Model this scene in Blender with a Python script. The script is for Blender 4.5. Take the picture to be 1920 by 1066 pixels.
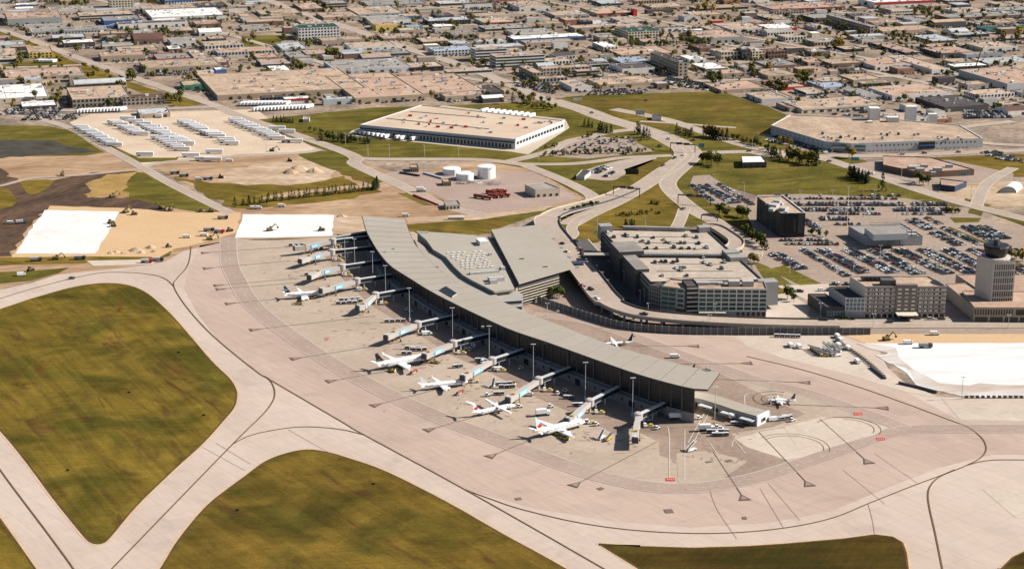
import bpy, math, random
from math import sin, cos, tan, atan2, radians as R, pi, hypot, floor
from mathutils import Vector, Matrix
from mathutils.geometry import tessellate_polygon
rnd = random.Random(7)
for o in list(bpy.data.objects): bpy.data.objects.remove(o)
S = bpy.context.scene
COL = S.collection
# ------------------------------------------------------------------ camera, world, sun, exposure
H = 335.0; F = 3350.0; PITCH = R(16.2)
cam = bpy.data.cameras.new('camera'); co = bpy.data.objects.new('camera', cam); COL.objects.link(co)
cam.sensor_width = 36.0; cam.lens = 36.0*F/1920.0; cam.clip_start = 5; cam.clip_end = 30000
co.location = (0, 0, H); co.rotation_euler = (pi/2-PITCH, 0, 0); S.camera = co
SUN_EL = R(36); SUN_AZ = R(85)          # azimuth measured clockwise from +Y (the view direction)
W = bpy.data.worlds.new('World'); S.world = W; W.use_nodes = True
nt = W.node_tree; bg = nt.nodes['Background']; sk = nt.nodes.new('ShaderNodeTexSky')
sk.sky_type = 'NISHITA'; sk.sun_disc = False; sk.sun_elevation = SUN_EL; sk.sun_rotation = SUN_AZ
nt.links.new(sk.outputs[0], bg.inputs[0]); bg.inputs[1].default_value = 0.05
sl = bpy.data.lights.new('sun', 'SUN'); sl.energy = 5.0; sl.angle = R(0.5); sl.color = (1.0, 0.93, 0.84)
so = bpy.data.objects.new('sun', sl); COL.objects.link(so)
sd = Vector((sin(SUN_AZ)*cos(SUN_EL), cos(SUN_AZ)*cos(SUN_EL), sin(SUN_EL)))
so.rotation_euler = sd.to_track_quat('Z', 'Y').to_euler(); so.location = (0, 900, 600)
S.view_settings.view_transform = 'Standard'; S.view_settings.look = 'None'
S.view_settings.gamma = 1; S.view_settings.use_curve_mapping = False
S.view_settings.exposure = 0.76
S.cycles.max_bounces = 4; S.cycles.diffuse_bounces = 1; S.cycles.glossy_bounces = 2

# ------------------------------------------------------------------ survey: photo point -> place on a level plane
cp, sp = cos(PITCH), sin(PITCH)
def P(px, py, z=0.0):
    a, b = (px-960.0)/F, (533.0-py)/F
    d = (a, cp+b*sp, -sp+b*cp)
    t = (z-H)/d[2]
    return (d[0]*t, d[1]*t, z)
def scl(py): return (py+440)*0.96/H      # px per metre across at that row
def pix(x, y, z=0):
    v = (x, y, z-H); dep = v[1]*cp - v[2]*sp; up = v[1]*sp + v[2]*cp
    return (960+F*v[0]/dep, 533-F*up/dep)

# ------------------------------------------------------------------ materials
def lin(c):
    c = c/255.0
    return c/12.92 if c <= 0.04045 else ((c+0.055)/1.055)**2.4
EXPO = 1.75
def alb(rgb): return tuple(min(0.85, lin(v)/EXPO) for v in rgb)
MATS = {}
def mat(name, rgb, rough=0.85, metal=0.0, var=0.12, vs=0.05, rgb2=None, fs=None, fa=0.06, stretch=None, rand=0.0, spec=0.3, raw=False, slab=None):
    """colour, large soft variation towards rgb2, fine grain; everything placed in world metres"""
    if name in MATS: return MATS[name]
    m = bpy.data.materials.new(name); m.use_nodes = True; t = m.node_tree; N = t.nodes; L = t.links
    b = N['Principled BSDF']; b.inputs['Roughness'].default_value = rough; b.inputs['Metallic'].default_value = metal
    b.inputs['Specular IOR Level'].default_value = spec
    c1 = rgb if raw else alb(rgb); c2 = (tuple(v*(1-2*var) for v in c1) if rgb2 is None else (rgb2 if raw else alb(rgb2)))
    if var <= 0 and rgb2 is None and rand <= 0:
        b.inputs['Base Color'].default_value = (*c1, 1); MATS[name] = m; return m
    geo = N.new('ShaderNodeNewGeometry'); src = geo.outputs['Position']
    if stretch:
        mp = N.new('ShaderNodeMapping'); mp.vector_type = 'TEXTURE'; mp.inputs['Rotation'].default_value = (0, 0, R(stretch[0])); mp.inputs['Scale'].default_value = (1/stretch[1], 1/stretch[2], 1)
        L.new(src, mp.inputs[0]); src2 = mp.outputs[0]
    else: src2 = src
    n1 = N.new('ShaderNodeTexNoise'); n1.inputs['Scale'].default_value = vs; n1.inputs['Detail'].default_value = 6; n1.inputs['Roughness'].default_value = 0.6
    L.new(src2, n1.inputs['Vector'])
    r1 = N.new('ShaderNodeMapRange'); r1.inputs[1].default_value = 0.34; r1.inputs[2].default_value = 0.66
    L.new(n1.outputs['Fac'], r1.inputs[0])
    mx = N.new('ShaderNodeMix'); mx.data_type = 'RGBA'; mx.inputs[6].default_value = (*c1, 1); mx.inputs[7].default_value = (*c2, 1)
    L.new(r1.outputs[0], mx.inputs[0]); out = mx.outputs[2]
    n2 = N.new('ShaderNodeTexNoise'); n2.inputs['Scale'].default_value = fs or vs*14; n2.inputs['Detail'].default_value = 4; L.new(src2, n2.inputs['Vector'])
    r2 = N.new('ShaderNodeMapRange'); r2.inputs[1].default_value = 0.3; r2.inputs[2].default_value = 0.7; r2.inputs[3].default_value = 1-fa*1.6; r2.inputs[4].default_value = 1+fa
    L.new(n2.outputs['Fac'], r2.inputs[0])
    v = N.new('ShaderNodeVectorMath'); v.operation = 'SCALE'; L.new(out, v.inputs[0]); L.new(r2.outputs[0], v.inputs['Scale']); out = v.outputs[0]
    if slab:
        m3 = N.new('ShaderNodeMapping'); m3.vector_type = 'TEXTURE'; m3.inputs['Rotation'].default_value = (0, 0, R(slab[0])); L.new(geo.outputs['Position'], m3.inputs[0])
        br = N.new('ShaderNodeTexBrick'); br.offset = 0; br.inputs['Scale'].default_value = 1; br.inputs['Brick Width'].default_value = slab[1]; br.inputs['Row Height'].default_value = slab[1]; br.inputs['Mortar Size'].default_value = 0.12
        k1, k2 = 1-slab[2], 1+slab[2]; br.inputs['Color1'].default_value = (k1, k1, k1, 1); br.inputs['Color2'].default_value = (k2, k2, k2, 1); br.inputs['Mortar'].default_value = (.8, .78, .76, 1); L.new(m3.outputs[0], br.inputs['Vector'])
        w = N.new('ShaderNodeVectorMath'); w.operation = 'MULTIPLY'; L.new(out, w.inputs[0]); L.new(br.outputs[0], w.inputs[1]); out = w.outputs[0]
        n3 = N.new('ShaderNodeTexNoise'); n3.inputs['Scale'].default_value = .03; n3.inputs['Detail'].default_value = 8; n3.inputs['Distortion'].default_value = 1.2; L.new(src, n3.inputs['Vector'])
        r4 = N.new('ShaderNodeMapRange'); r4.inputs[1].default_value = .56; r4.inputs[2].default_value = .72; r4.inputs[3].default_value = 1; r4.inputs[4].default_value = .86; L.new(n3.outputs['Fac'], r4.inputs[0])
        w = N.new('ShaderNodeVectorMath'); w.operation = 'SCALE'; L.new(out, w.inputs[0]); L.new(r4.outputs[0], w.inputs['Scale']); out = w.outputs[0]
    if rand > 0:
        oi = N.new('ShaderNodeObjectInfo'); r3 = N.new('ShaderNodeMapRange'); r3.inputs[3].default_value = 1-rand; r3.inputs[4].default_value = 1+rand*0.6
        L.new(oi.outputs['Random'], r3.inputs[0]); w = N.new('ShaderNodeVectorMath'); w.operation = 'SCALE'
        L.new(out, w.inputs[0]); L.new(r3.outputs[0], w.inputs['Scale']); out = w.outputs[0]
    L.new(out, b.inputs['Base Color']); MATS[name] = m
    return m
def glass(name, rgb, rough=0.12):
    if name in MATS: return MATS[name]
    m = mat(name, rgb, rough=rough, var=0.2, vs=0.3, fa=0.15, spec=0.45, raw=True); return m

def grassmat(name, g1, g2, g3, ang, patch=0.02):
    m = bpy.data.materials.new(name); m.use_nodes = True; t = m.node_tree; N = t.nodes; L = t.links
    b = N['Principled BSDF']; b.inputs['Roughness'].default_value = 1; b.inputs['Specular IOR Level'].default_value = 0.05
    geo = N.new('ShaderNodeNewGeometry')
    def noise(sc, det=6, st=None, dist=0.0):
        n = N.new('ShaderNodeTexNoise'); n.inputs['Scale'].default_value = sc; n.inputs['Detail'].default_value = det; n.inputs['Roughness'].default_value = 0.62
        n.inputs['Distortion'].default_value = dist
        if st:
            mp = N.new('ShaderNodeMapping'); mp.vector_type = 'TEXTURE'; mp.inputs['Rotation'].default_value = (0, 0, R(st[0])); mp.inputs['Scale'].default_value = (1/st[1], 1/st[2], 1)
            L.new(geo.outputs['Position'], mp.inputs[0]); L.new(mp.outputs[0], n.inputs['Vector'])
        else: L.new(geo.outputs['Position'], n.inputs['Vector'])
        return n.outputs['Fac']
    def rng(s, a, b_, c=0, d=1):
        r = N.new('ShaderNodeMapRange'); r.inputs[1].default_value = a; r.inputs[2].default_value = b_; r.inputs[3].default_value = c; r.inputs[4].default_value = d
        L.new(s, r.inputs[0]); return r.outputs[0]
    def mixc(f, a, b_):
        x = N.new('ShaderNodeMix'); x.data_type = 'RGBA'; L.new(f, x.inputs[0])
        for i, c in ((6, a), (7, b_)):
            if isinstance(c, tuple): x.inputs[i].default_value = (*c, 1)
            else: L.new(c, x.inputs[i])
        return x.outputs[2]
    c = mixc(rng(noise(patch, 8, None, 0.6), 0.42, 0.6), alb(g1), alb(g2))
    c = mixc(rng(noise(patch*0.9, 9, (ang, 1, 3.5), 1.0), 0.55, 0.68), c, alb(g3))
    def mul(c, f):
        v = N.new('ShaderNodeVectorMath'); v.operation = 'SCALE'; L.new(c, v.inputs[0]); L.new(f, v.inputs['Scale']); return v.outputs[0]
    c = mul(c, rng(noise(0.011, 7, (ang+20, 1, 1.6), 1.5), 0.36, 0.62, 1.1, 0.84))
    c = mul(c, rng(noise(0.045, 7, None, 0.8), 0.35, 0.65, 1.12, 0.8))
    c = mul(c, rng(noise(0.22, 3, (ang, 0.03, 1.0)), 0.32, 0.68, 0.8, 1.18))
    c = mul(c, rng(noise(0.07, 2, (ang, 0.04, 1.0)), 0.35, 0.65, 0.9, 1.1))
    c = mul(c, rng(noise(0.5, 4, (ang+62, 0.08, 1.0)), 0.3, 0.7, 0.88, 1.12))
    c = mul(c, rng(noise(0.7, 5), 0.3, 0.7, 0.8, 1.15))
    L.new(c, b.inputs['Base Color']); MATS[name] = m; return m

DIRA = atan2(P(172, 1016)[1]-P(0, 805)[1], P(172, 1016)[0]-P(0, 805)[0])*180/pi
DIRB = atan2(P(1060, 1066)[1]-P(723, 884)[1], P(1060, 1066)[0]-P(723, 884)[0])*180/pi
GRASS = grassmat('airfield_grass', (146, 122, 50), (100, 92, 35), (110, 82, 42), DIRA)
GRASSB = grassmat('airfield_grass_south', (138, 113, 48), (95, 86, 35), (106, 76, 42), DIRB)
GRASS2 = grassmat('dry_grass', (98, 80, 34), (76, 68, 28), (92, 62, 36), 3)
LAWN = grassmat('green_lawn', (132, 120, 54), (108, 102, 44), (146, 122, 66), 12, 0.015)
OLIVE = grassmat('olive_lawn', (150, 126, 56), (124, 108, 46), (132, 98, 54), -30, 0.02)
FRINGE = mat('sandy_fringe', (246, 214, 172), vs=.08, rgb2=(230, 196, 160), fa=.15)
EDGE = mat('dry_edge', (120, 88, 56), vs=.15, rgb2=(92, 70, 44), fa=.3)
CONC = mat('pale_concrete', (234, 214, 198), var=0.04, vs=0.012, rgb2=(222, 200, 184), fs=0.25, fa=0.04, stretch=(DIRB, 0.4, 1.6), slab=(DIRB, 15, .018))
PINK = mat('apron_concrete', (222, 197, 180), vs=0.014, rgb2=(208, 182, 166), fs=0.22, fa=0.05, stretch=(DIRB, 0.3, 1.8), slab=(DIRB, 15, .022))
STAND = mat('stand_concrete', (216, 196, 176), vs=0.02, rgb2=(200, 180, 160), fs=0.3, fa=0.06, slab=(DIRB+18, 15, .03))
PALE = mat('new_concrete', (238, 222, 204), vs=0.02, rgb2=(226, 208, 190), fs=0.3, fa=0.05, slab=(DIRB, 15, .02))
BROWNA = mat('worn_asphalt', (190, 166, 148), vs=0.03, rgb2=(170, 146, 130), fs=0.35, fa=0.1, slab=(DIRB+10, 24, .02))
SERV = mat('service_asphalt', (203, 179, 163), vs=0.03, rgb2=(190, 166, 151), fs=0.4, fa=0.07)
CITYG = mat('city_ground', (210, 184, 160), vs=0.025, rgb2=(140, 124, 108), fs=0.2, fa=0.3)
LOT = mat('car_park_asphalt', (196, 174, 156), vs=0.03, rgb2=(180, 158, 142), fs=0.3, fa=0.1)
ROADM = mat('road_surface', (212, 194, 178), vs=0.03, rgb2=(196, 176, 160), fs=0.3, fa=0.08)
KERB = mat('kerb_concrete', (232, 214, 192), var=0.05, vs=0.1)
DIRT = mat('bare_dirt', (222, 188, 152), vs=0.03, rgb2=(176, 138, 102), fs=0.2, fa=0.2, stretch=(15, 0.4, 1.6))
DIRT2 = mat('pale_dirt', (238, 212, 182), vs=0.035, rgb2=(196, 162, 128), fs=0.25, fa=0.2, stretch=(-10, 0.5, 1.5))
SAND = mat('sand', (242, 206, 160), vs=0.02, rgb2=(234, 194, 148), fs=0.4, fa=0.05)
SOIL = mat('dark_soil', (128, 98, 72), vs=0.03, rgb2=(74, 54, 40), fs=0.25, fa=0.35, stretch=(60, 0.5, 1.8))
GEO = mat('white_membrane', (0.68, 0.67, 0.645), var=0.05, vs=0.03, raw=True, fa=.05, slab=(DIRB+50, 9, .03))
GEO2 = mat('white_cover', (0.66, 0.655, 0.65), var=0.09, vs=0.03, raw=True, fa=.05, stretch=(6, .4, 2.5))
YLINE = mat('taxi_line', (140, 110, 74), var=0.15, vs=0.3)
DLINE = mat('dark_line', (136, 114, 100), var=0.15, vs=0.3)
WLINE = mat('white_line', (246, 232, 218), var=0.08, vs=0.2)
TAN = mat('gravel_roof_tan', (230, 202, 174), vs=0.06, rgb2=(196, 168, 144), fs=0.3, fa=0.16, rand=0.14)
ROSE = mat('gravel_roof_rose', (224, 192, 168), vs=0.05, rgb2=(198, 162, 138), fs=0.3, fa=0.1, rand=0.12)
GREYR = mat('grey_roof', (190, 184, 176), vs=0.05, rgb2=(164, 157, 150), fs=0.3, fa=0.1, rand=0.15)
DARKR = mat('dark_roof', (104, 94, 92), vs=0.05, rgb2=(84, 76, 76), fs=0.3, fa=0.1, rand=0.15)
WHITER = mat('white_roof', (0.72, 0.7, 0.66), var=0.05, vs=0.05, raw=True)
BROWNR = mat('brown_roof', (134, 98, 82), vs=0.05, rgb2=(112, 82, 70), rand=0.1)
GREENR = mat('green_roof', (0.02, 0.06, 0.045), var=0.1, vs=0.2, raw=True)
def wm(name, c, rand=0.12): return mat(name, c, var=0.06, vs=0.25, fa=0.1, fs=1.5, rand=rand, raw=True)
WALLS = dict(white=wm('white_wall', (0.72, 0.7, 0.66)), cream=wm('cream_wall', (0.62, 0.54, 0.42)), tan=wm('tan_wall', (0.42, 0.33, 0.24)),
             grey=wm('grey_wall', (0.36, 0.36, 0.36)), dark=wm('dark_wall', (0.09, 0.085, 0.085)), brown=wm('brown_wall', (0.2, 0.13, 0.095)),
             red=wm('red_wall', (0.42, 0.04, 0.03)), blue=wm('blue_wall', (0.06, 0.14, 0.34)), navy=wm('navy_wall', (0.04, 0.055, 0.11)),
             teal=wm('teal_wall', (0.08, 0.28, 0.3)), brick=wm('brick_wall', (0.33, 0.15, 0.09)), yellow=wm('yellow_wall', (0.66, 0.5, 0.14)),
             silver=wm('silver_wall', (0.52, 0.53, 0.54)), stone=wm('stone_wall', (0.4, 0.34, 0.28)), green=wm('green_wall', (0.06, 0.22, 0.12)))
ROOFS = dict(tan=TAN, rose=ROSE, grey=GREYR, dark=DARKR, white=WHITER, brown=BROWNR, green=GREENR, yellow=WALLS['yellow'], blue=mat('blue_roof', (0.3, 0.36, 0.44), rand=0.1, raw=True), steel=mat('steel_roof', (0.42, 0.44, 0.46), rand=0.1, raw=True))
WIN = glass('dark_window', (0.03, 0.036, 0.042)); GLG = glass('green_glass', (0.05, 0.12, 0.1), 0.25); GLD = glass('black_glass', (0.012, 0.013, 0.016), 0.35)
GLL = glass('pale_glass', (0.16, 0.24, 0.25), 0.1)
UNIT = mat('rooftop_metal', (0.42, 0.41, 0.4), var=0.1, vs=0.5, raw=True); STEEL = mat('steel', (0.34, 0.34, 0.34), var=0.05, vs=0.5, raw=True)
PAINTW = mat('white_paint', (0.8, 0.8, 0.8), rough=0.35, var=0.02, vs=0.3, raw=True, spec=0.5)
RUB = mat('rubber', (0.02, 0.02, 0.022), var=0, raw=True); BLACK = mat('black_paint', (0.015, 0.015, 0.018), rough=0.4, var=0, raw=True)
TROOF = mat('terminal_roof_metal', (206, 197, 182), rough=0.6, vs=0.02, rgb2=(200, 190, 174), fs=0.2, fa=0.025, rand=0.025)
CONCW = mat('grey_concrete', (0.3, 0.29, 0.275), var=0.08, vs=0.15, raw=True); FENCEM = mat('fence_panel', (0.125, 0.12, 0.125), var=0.08, vs=0.3, rand=0.18, raw=True)
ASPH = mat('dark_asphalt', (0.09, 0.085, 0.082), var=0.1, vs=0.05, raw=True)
FOIL = [mat('foliage_'+n, c, rough=1, var=0.25, vs=0.5, fa=0.3, fs=2.0, rand=0.25, raw=True, spec=0.1) for n, c in
        (('olive', (0.15, 0.145, 0.035)), ('green', (0.085, 0.11, 0.028)), ('yellow', (0.48, 0.3, 0.04)), ('gold', (0.28, 0.2, 0.05)), ('conifer', (0.028, 0.046, 0.018)))]
BARK = mat('bark', (0.1, 0.075, 0.05), var=0.1, vs=1, raw=True)
def flat(name, c, rough=0.5): return mat(name, c, rough=rough, var=0, raw=True)
REDP = flat('red_paint', (0.5, 0.03, 0.025)); YELP = flat('yellow_paint', (0.62, 0.4, 0.03)); BLUEP = flat('sky_blue_paint', (0.16, 0.52, 0.78)); ORANGE = flat('orange_red_paint', (0.24, 0.05, 0.025))
TEALP = flat('teal_paint', (0.01, 0.11, 0.16)); NAVYP = flat('navy_paint', (0.01, 0.02, 0.09)); LBLUE = flat('ice_blue_paint', (0.42, 0.68, 0.7)); OCHRE = flat('ochre_paint', (0.5, 0.22, 0.05))
CREAMP = flat('cream_paint', (0.55, 0.48, 0.34)); GREENP = flat('green_paint', (0.02, 0.12, 0.05))

# ------------------------------------------------------------------ mesh collector and object helpers
class MB:
    def __init__(s): s.v = []; s.f = []; s.m = []; s.mats = []
    def mi(s, m):
        if m not in s.mats: s.mats.append(m)
        return s.mats.index(m)
    def quad(s, pts, m):
        n = len(s.v); s.v += [tuple(p) for p in pts]; s.f.append(tuple(range(n, n+len(pts)))); s.m.append(s.mi(m))
    def prism(s, base, z0, z1, m, top=None, bottom=True):
        """base: list of xy counter clockwise"""
        k = len(base); n = len(s.v)
        s.v += [(x, y, z0) for x, y in base] + [(x, y, z1) for x, y in base]; a = s.mi(m)
        for i in range(k):
            j = (i+1) % k; s.f.append((n+i, n+j, n+k+j, n+k+i)); s.m.append(a)
        s.f.append(tuple(n+k+i for i in range(k))); s.m.append(s.mi(top or m))
        if bottom: s.f.append(tuple(n+i for i in reversed(range(k)))); s.m.append(a)
    def box(s, c, d, m, rz=0.0, top=None, bottom=False):
        cx, cy, cz = c; hx, hy = d[0]/2, d[1]/2; ca, sa = cos(rz), sin(rz)
        s.prism([(cx+x*ca-y*sa, cy+x*sa+y*ca) for x, y in ((-hx, -hy), (hx, -hy), (hx, hy), (-hx, hy))], cz-d[2]/2, cz+d[2]/2, m, top, bottom)
    def beam(s, a, b, w, h, m):
        """bar of w x h section from a to b (centre line)"""
        a = Vector(a); b = Vector(b); d = (b-a).normalized(); up = Vector((0, 0, 1)) if abs(d.z) < 0.95 else Vector((0, 1, 0))
        r = d.cross(up).normalized()*w/2; u = r.cross(d).normalized()*h/2; n = len(s.v)
        s.v += [tuple(p) for p in (a-r-u, a+r-u, a+r+u, a-r+u, b-r-u, b+r-u, b+r+u, b-r+u)]; k = s.mi(m)
        for f in ((0, 1, 5, 4), (1, 2, 6, 5), (2, 3, 7, 6), (3, 0, 4, 7), (3, 2, 1, 0), (4, 5, 6, 7)): s.f.append(tuple(n+i for i in f)); s.m.append(k)
    def tube(s, a, b, r0, r1, m, k=8):
        a = Vector(a); b = Vector(b); d = (b-a).normalized(); up = Vector((0, 0, 1)) if abs(d.z) < 0.9 else Vector((1, 0, 0))
        x = d.cross(up).normalized(); y = x.cross(d); n = len(s.v); q = s.mi(m)
        for c, r in ((a, r0), (b, r1)):
            s.v += [tuple(c+x*r*cos(2*pi*i/k)+y*r*sin(2*pi*i/k)) for i in range(k)]
        for i in range(k): j = (i+1) % k; s.f.append((n+j, n+i, n+k+i, n+k+j)); s.m.append(q)
        s.f.append(tuple(n+i for i in range(k))); s.m.append(q); s.f.append(tuple(n+k+i for i in reversed(range(k)))); s.m.append(q)
    def mesh(s, name, off=(0, 0, 0)):
        me = bpy.data.meshes.new(name)
        me.from_pydata([(x-off[0], y-off[1], z-off[2]) for x, y, z in s.v], [], s.f)
        for m in s.mats: me.materials.append(m)
        if len(s.mats) > 1: me.polygons.foreach_set('material_index', s.m)
        me.update(); return me
def ob(name, me, parent=None, loc=(0, 0, 0), rz=0.0, kind=None, sc=None):
    o = bpy.data.objects.new(name, me); COL.objects.link(o); o.location = loc
    if rz: o.rotation_euler = (0, 0, rz)
    if sc: o.scale = sc
    if parent: o.parent = parent
    if kind: o['kind'] = kind
    return o
THINGS = []
def tag(o, label, cat, group=None, at=None):
    o['label'] = label; o['category'] = cat
    if group: o['group'] = group
    THINGS.append((o, at or tuple(o.location))); return o
class T:
    """a thing: an Empty at its base, parts built in world metres"""
    def __init__(s, name, label, cat, loc, group=None):
        s.loc = (loc[0], loc[1], loc[2] if len(loc) > 2 else 0.0)
        s.o = bpy.data.objects.new(name, None); COL.objects.link(s.o); s.o.location = s.loc; s.o.empty_display_size = 1
        tag(s.o, label, cat, group, s.loc)
    def part(s, name, mb, kind=None, parent=None, label=None):
        o = ob(name, mb.mesh(name, s.loc), parent or s.o, kind=kind)
        if label: o['label'] = label
        return o
    def inst(s, name, me, loc, rz=0.0, parent=None, sc=None, label=None):
        o = ob(name, me, parent or s.o, (loc[0]-s.loc[0], loc[1]-s.loc[1], loc[2]-s.loc[2]), rz, sc=sc)
        if label: o['label'] = label
        return o
def copy_thing(src, loc, rz, label, group=None, name=None):
    c = src.copy(); COL.objects.link(c); c.location = loc; c.rotation_euler = (0, 0, rz)
    for ch in src.children:
        d = ch.copy(); COL.objects.link(d); d.parent = c
        for g in ch.children: e = g.copy(); COL.objects.link(e); e.parent = d
    tag(c, label, c['category'], group, loc); return c

# flat sheets
def smooth(pts, n=5, closed=True):
    k = len(pts); out = []
    rngk = range(k) if closed else range(k-1)
    for i in rngk:
        p0, p1, p2, p3 = (pts[(i-1) % k], pts[i], pts[(i+1) % k], pts[(i+2) % k]) if closed else (pts[max(i-1, 0)], pts[i], pts[i+1], pts[min(i+2, k-1)])
        for j in range(n):
            t = j/n; out.append(tuple(0.5*((2*b)+(-a+c)*t+(2*a-5*b+4*c-d)*t*t+(-a+3*b-3*c+d)*t**3) for a, b, c, d in zip(p0, p1, p2, p3)))
    if not closed: out.append(tuple(pts[-1]))
    return out
SHN = [0]
def sheet(name, pts, m, layer, sm=False, kind='structure', z=None, world=False):
    if z is None and layer: SHN[0] += 1; z = 0.03*layer + 0.0019*(SHN[0] % 15)
    w = [p for p in pts] if world else [P(*p)[:2] for p in pts]
    if sm: w = smooth(w)
    zz = 0.03*layer if z is None else z
    v = [Vector((x, y, 0)) for x, y in w]; tr = tessellate_polygon([v])
    if name == 'grass_field':
        lp = w+w[:2]; mb = MB(); ribbon_mb(mb, lp, 3.4, 0.075, FRINGE); ribbon_mb(mb, lp, 1.0, 0.168, EDGE); ob('worn_verge', mb.mesh('worn_verge'), kind='structure')
    me = bpy.data.meshes.new(name); me.from_pydata([(a.x, a.y, zz) for a in v], [], [tuple(t) for t in tr]); me.materials.append(m)
    me.update()
    if me.polygons and me.polygons[0].normal.z < 0: me.flip_normals()
    o = ob(name, me); o['kind'] = kind; return o
def ragged(pts, amp, step=9, seed=3):
    rr = random.Random(seed); w = [P(*p)[:2] for p in pts]; out = []
    for a, b in zip(w, w[1:]+w[:1]):
        n = max(1, int(hypot(b[0]-a[0], b[1]-a[1])/step))
        for k in range(n): t = k/n; out.append((a[0]+(b[0]-a[0])*t+rr.uniform(-amp, amp), a[1]+(b[1]-a[1])*t+rr.uniform(-amp, amp)))
    return out
def rsheet(name, pts, m, layer, amp=1.0, step=9): return sheet(name, ragged(pts, amp, step), m, layer, world=True, sm=False)
def offs(line, w):
    L_, R_ = [], []
    k = len(line)
    for i, p in enumerate(line):
        a = line[max(i-1, 0)]; b = line[min(i+1, k-1)]
        dx, dy = b[0]-a[0], b[1]-a[1]; l = hypot(dx, dy) or 1; nx, ny = -dy/l*w/2, dx/l*w/2
        L_.append((p[0]+nx, p[1]+ny)); R_.append((p[0]-nx, p[1]-ny))
    return L_, R_
def ribbon_mb(mb, line, w, z, m):
    a, b = offs(line, w); n = len(mb.v); k = len(line); q = mb.mi(m)
    zz = z if callable(z) else (lambda i: z)
    for i in range(k): mb.v += [(a[i][0], a[i][1], zz(i)), (b[i][0], b[i][1], zz(i))]
    for i in range(k-1): j = n+2*i; mb.f.append((j+1, j+3, j+2, j)); mb.m.append(q)
def wline(pts, sm=True, n=6):
    w = [P(*p)[:2] for p in pts]; return smooth(w, n, False) if sm and len(w) > 2 else w
def road(name, pts, w, layer=7, m=None, kerb=1.0, sm=True):
    l = wline(pts, sm); mb = MB(); ribbon_mb(mb, l, w, 0.03*layer, m or ROADM)
    if kerb:
        a, b = offs(l, w-kerb*0.2)
        for e in (a, b): ribbon_mb(mb, e, kerb, 0.03*layer+0.014, KERB)
    o = ob(name, mb.mesh(name)); o['kind'] = 'structure'; return o

# ------------------------------------------------------------------ ground sheets
sheet('ground', [(-9000, -300), (9000, -300), (9000, 15000), (-9000, 15000)], CITYG, 0, world=True)
# airfield
AP = [(-300, 560), (0, 543), (60, 530), (110, 514), (190, 504), (250, 500), (300, 492), (345, 468), (372, 457), (440, 447), (640, 443), (690, 438), (770, 432), (1000, 560), (1050, 582), (1117, 604), (1170, 618), (1240, 625), (1380, 629), (1630, 629), (1640, 640), (1665, 690), (1700, 720), (1760, 744), (1920, 744), (2300, 744), (2400, 1300), (-600, 1300)]
sheet('apron_pavement', AP, CONC, 1)
PK = [(445, 449), (375, 460), (357, 500), (345, 540), (372, 590), (420, 650), (520, 722), (640, 788), (750, 850), (880, 918), (1000, 952), (1150, 976), (1300, 988), (1450, 978), (1560, 957), (1680, 907), (1760, 876), (1860, 852), (2200, 850), (2200, 800), (1920, 790), (1800, 788), (1700, 735), (1600, 702), (1470, 670), (1400, 650), (1376, 631), (1240, 627), (1117, 606), (1000, 562), (770, 434), (640, 445)]
sheet('apron_taxilane', PK, PINK, 2)
sheet('aircraft_stands', [(450, 449), (436, 470), (440, 500), (465, 535), (500, 580), (570, 640), (640, 688), (720, 728), (830, 780), (930, 822), (1073, 873), (1173, 900), (1260, 908), (1330, 908), (1413, 893), (1500, 866), (1600, 832), (1667, 803), (1640, 783), (1560, 757), (1435, 718), (1285, 668), (1185, 631), (1100, 601), (1000, 564), (770, 436), (640, 446)], STAND, 3)
sheet('apron_worn_strip', [(640, 446), (600, 470), (640, 520), (700, 575), (760, 610), (850, 668), (905, 690), (1000, 742), (1100, 785), (1210, 845), (1290, 870), (1310, 905), (1400, 890), (1480, 866), (1395, 834), (1370, 812), (1450, 800), (1510, 776), (1440, 745), (1350, 700), (1000, 570), (780, 450)], BROWNA, 4)
sheet('stand_patch', [(1176, 800), (1235, 828), (1240, 895), (1170, 897), (1090, 870), (1100, 855), (1195, 838), (1150, 815)], STAND, 5)
sheet('pale_stand', [(1378, 822), (1440, 806), (1530, 797), (1560, 830), (1540, 850), (1475, 862), (1400, 838)], PALE, 5)
sheet('pale_stand', [(1470, 800), (1540, 782), (1610, 786), (1665, 801), (1640, 815), (1560, 838), (1500, 850)], PALE, 6)
sheet('pale_stand', [(1268, 850), (1330, 845), (1402, 864), (1345, 905), (1272, 905)], STAND, 5)
sheet('concrete_pad', [(1378, 629), (1562, 629), (1640, 690), (1760, 745), (1700, 735), (1590, 702), (1470, 672), (1400, 650)], PALE, 3)
sheet('concrete_pad', [(1765, 746), (2200, 746), (2200, 789), (1920, 789), (1800, 787)], PALE, 3)
sheet('pale_patch', [(1842, 917), (2000, 915), (2000, 972), (1905, 970), (1880, 950)], PALE, 3)
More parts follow.
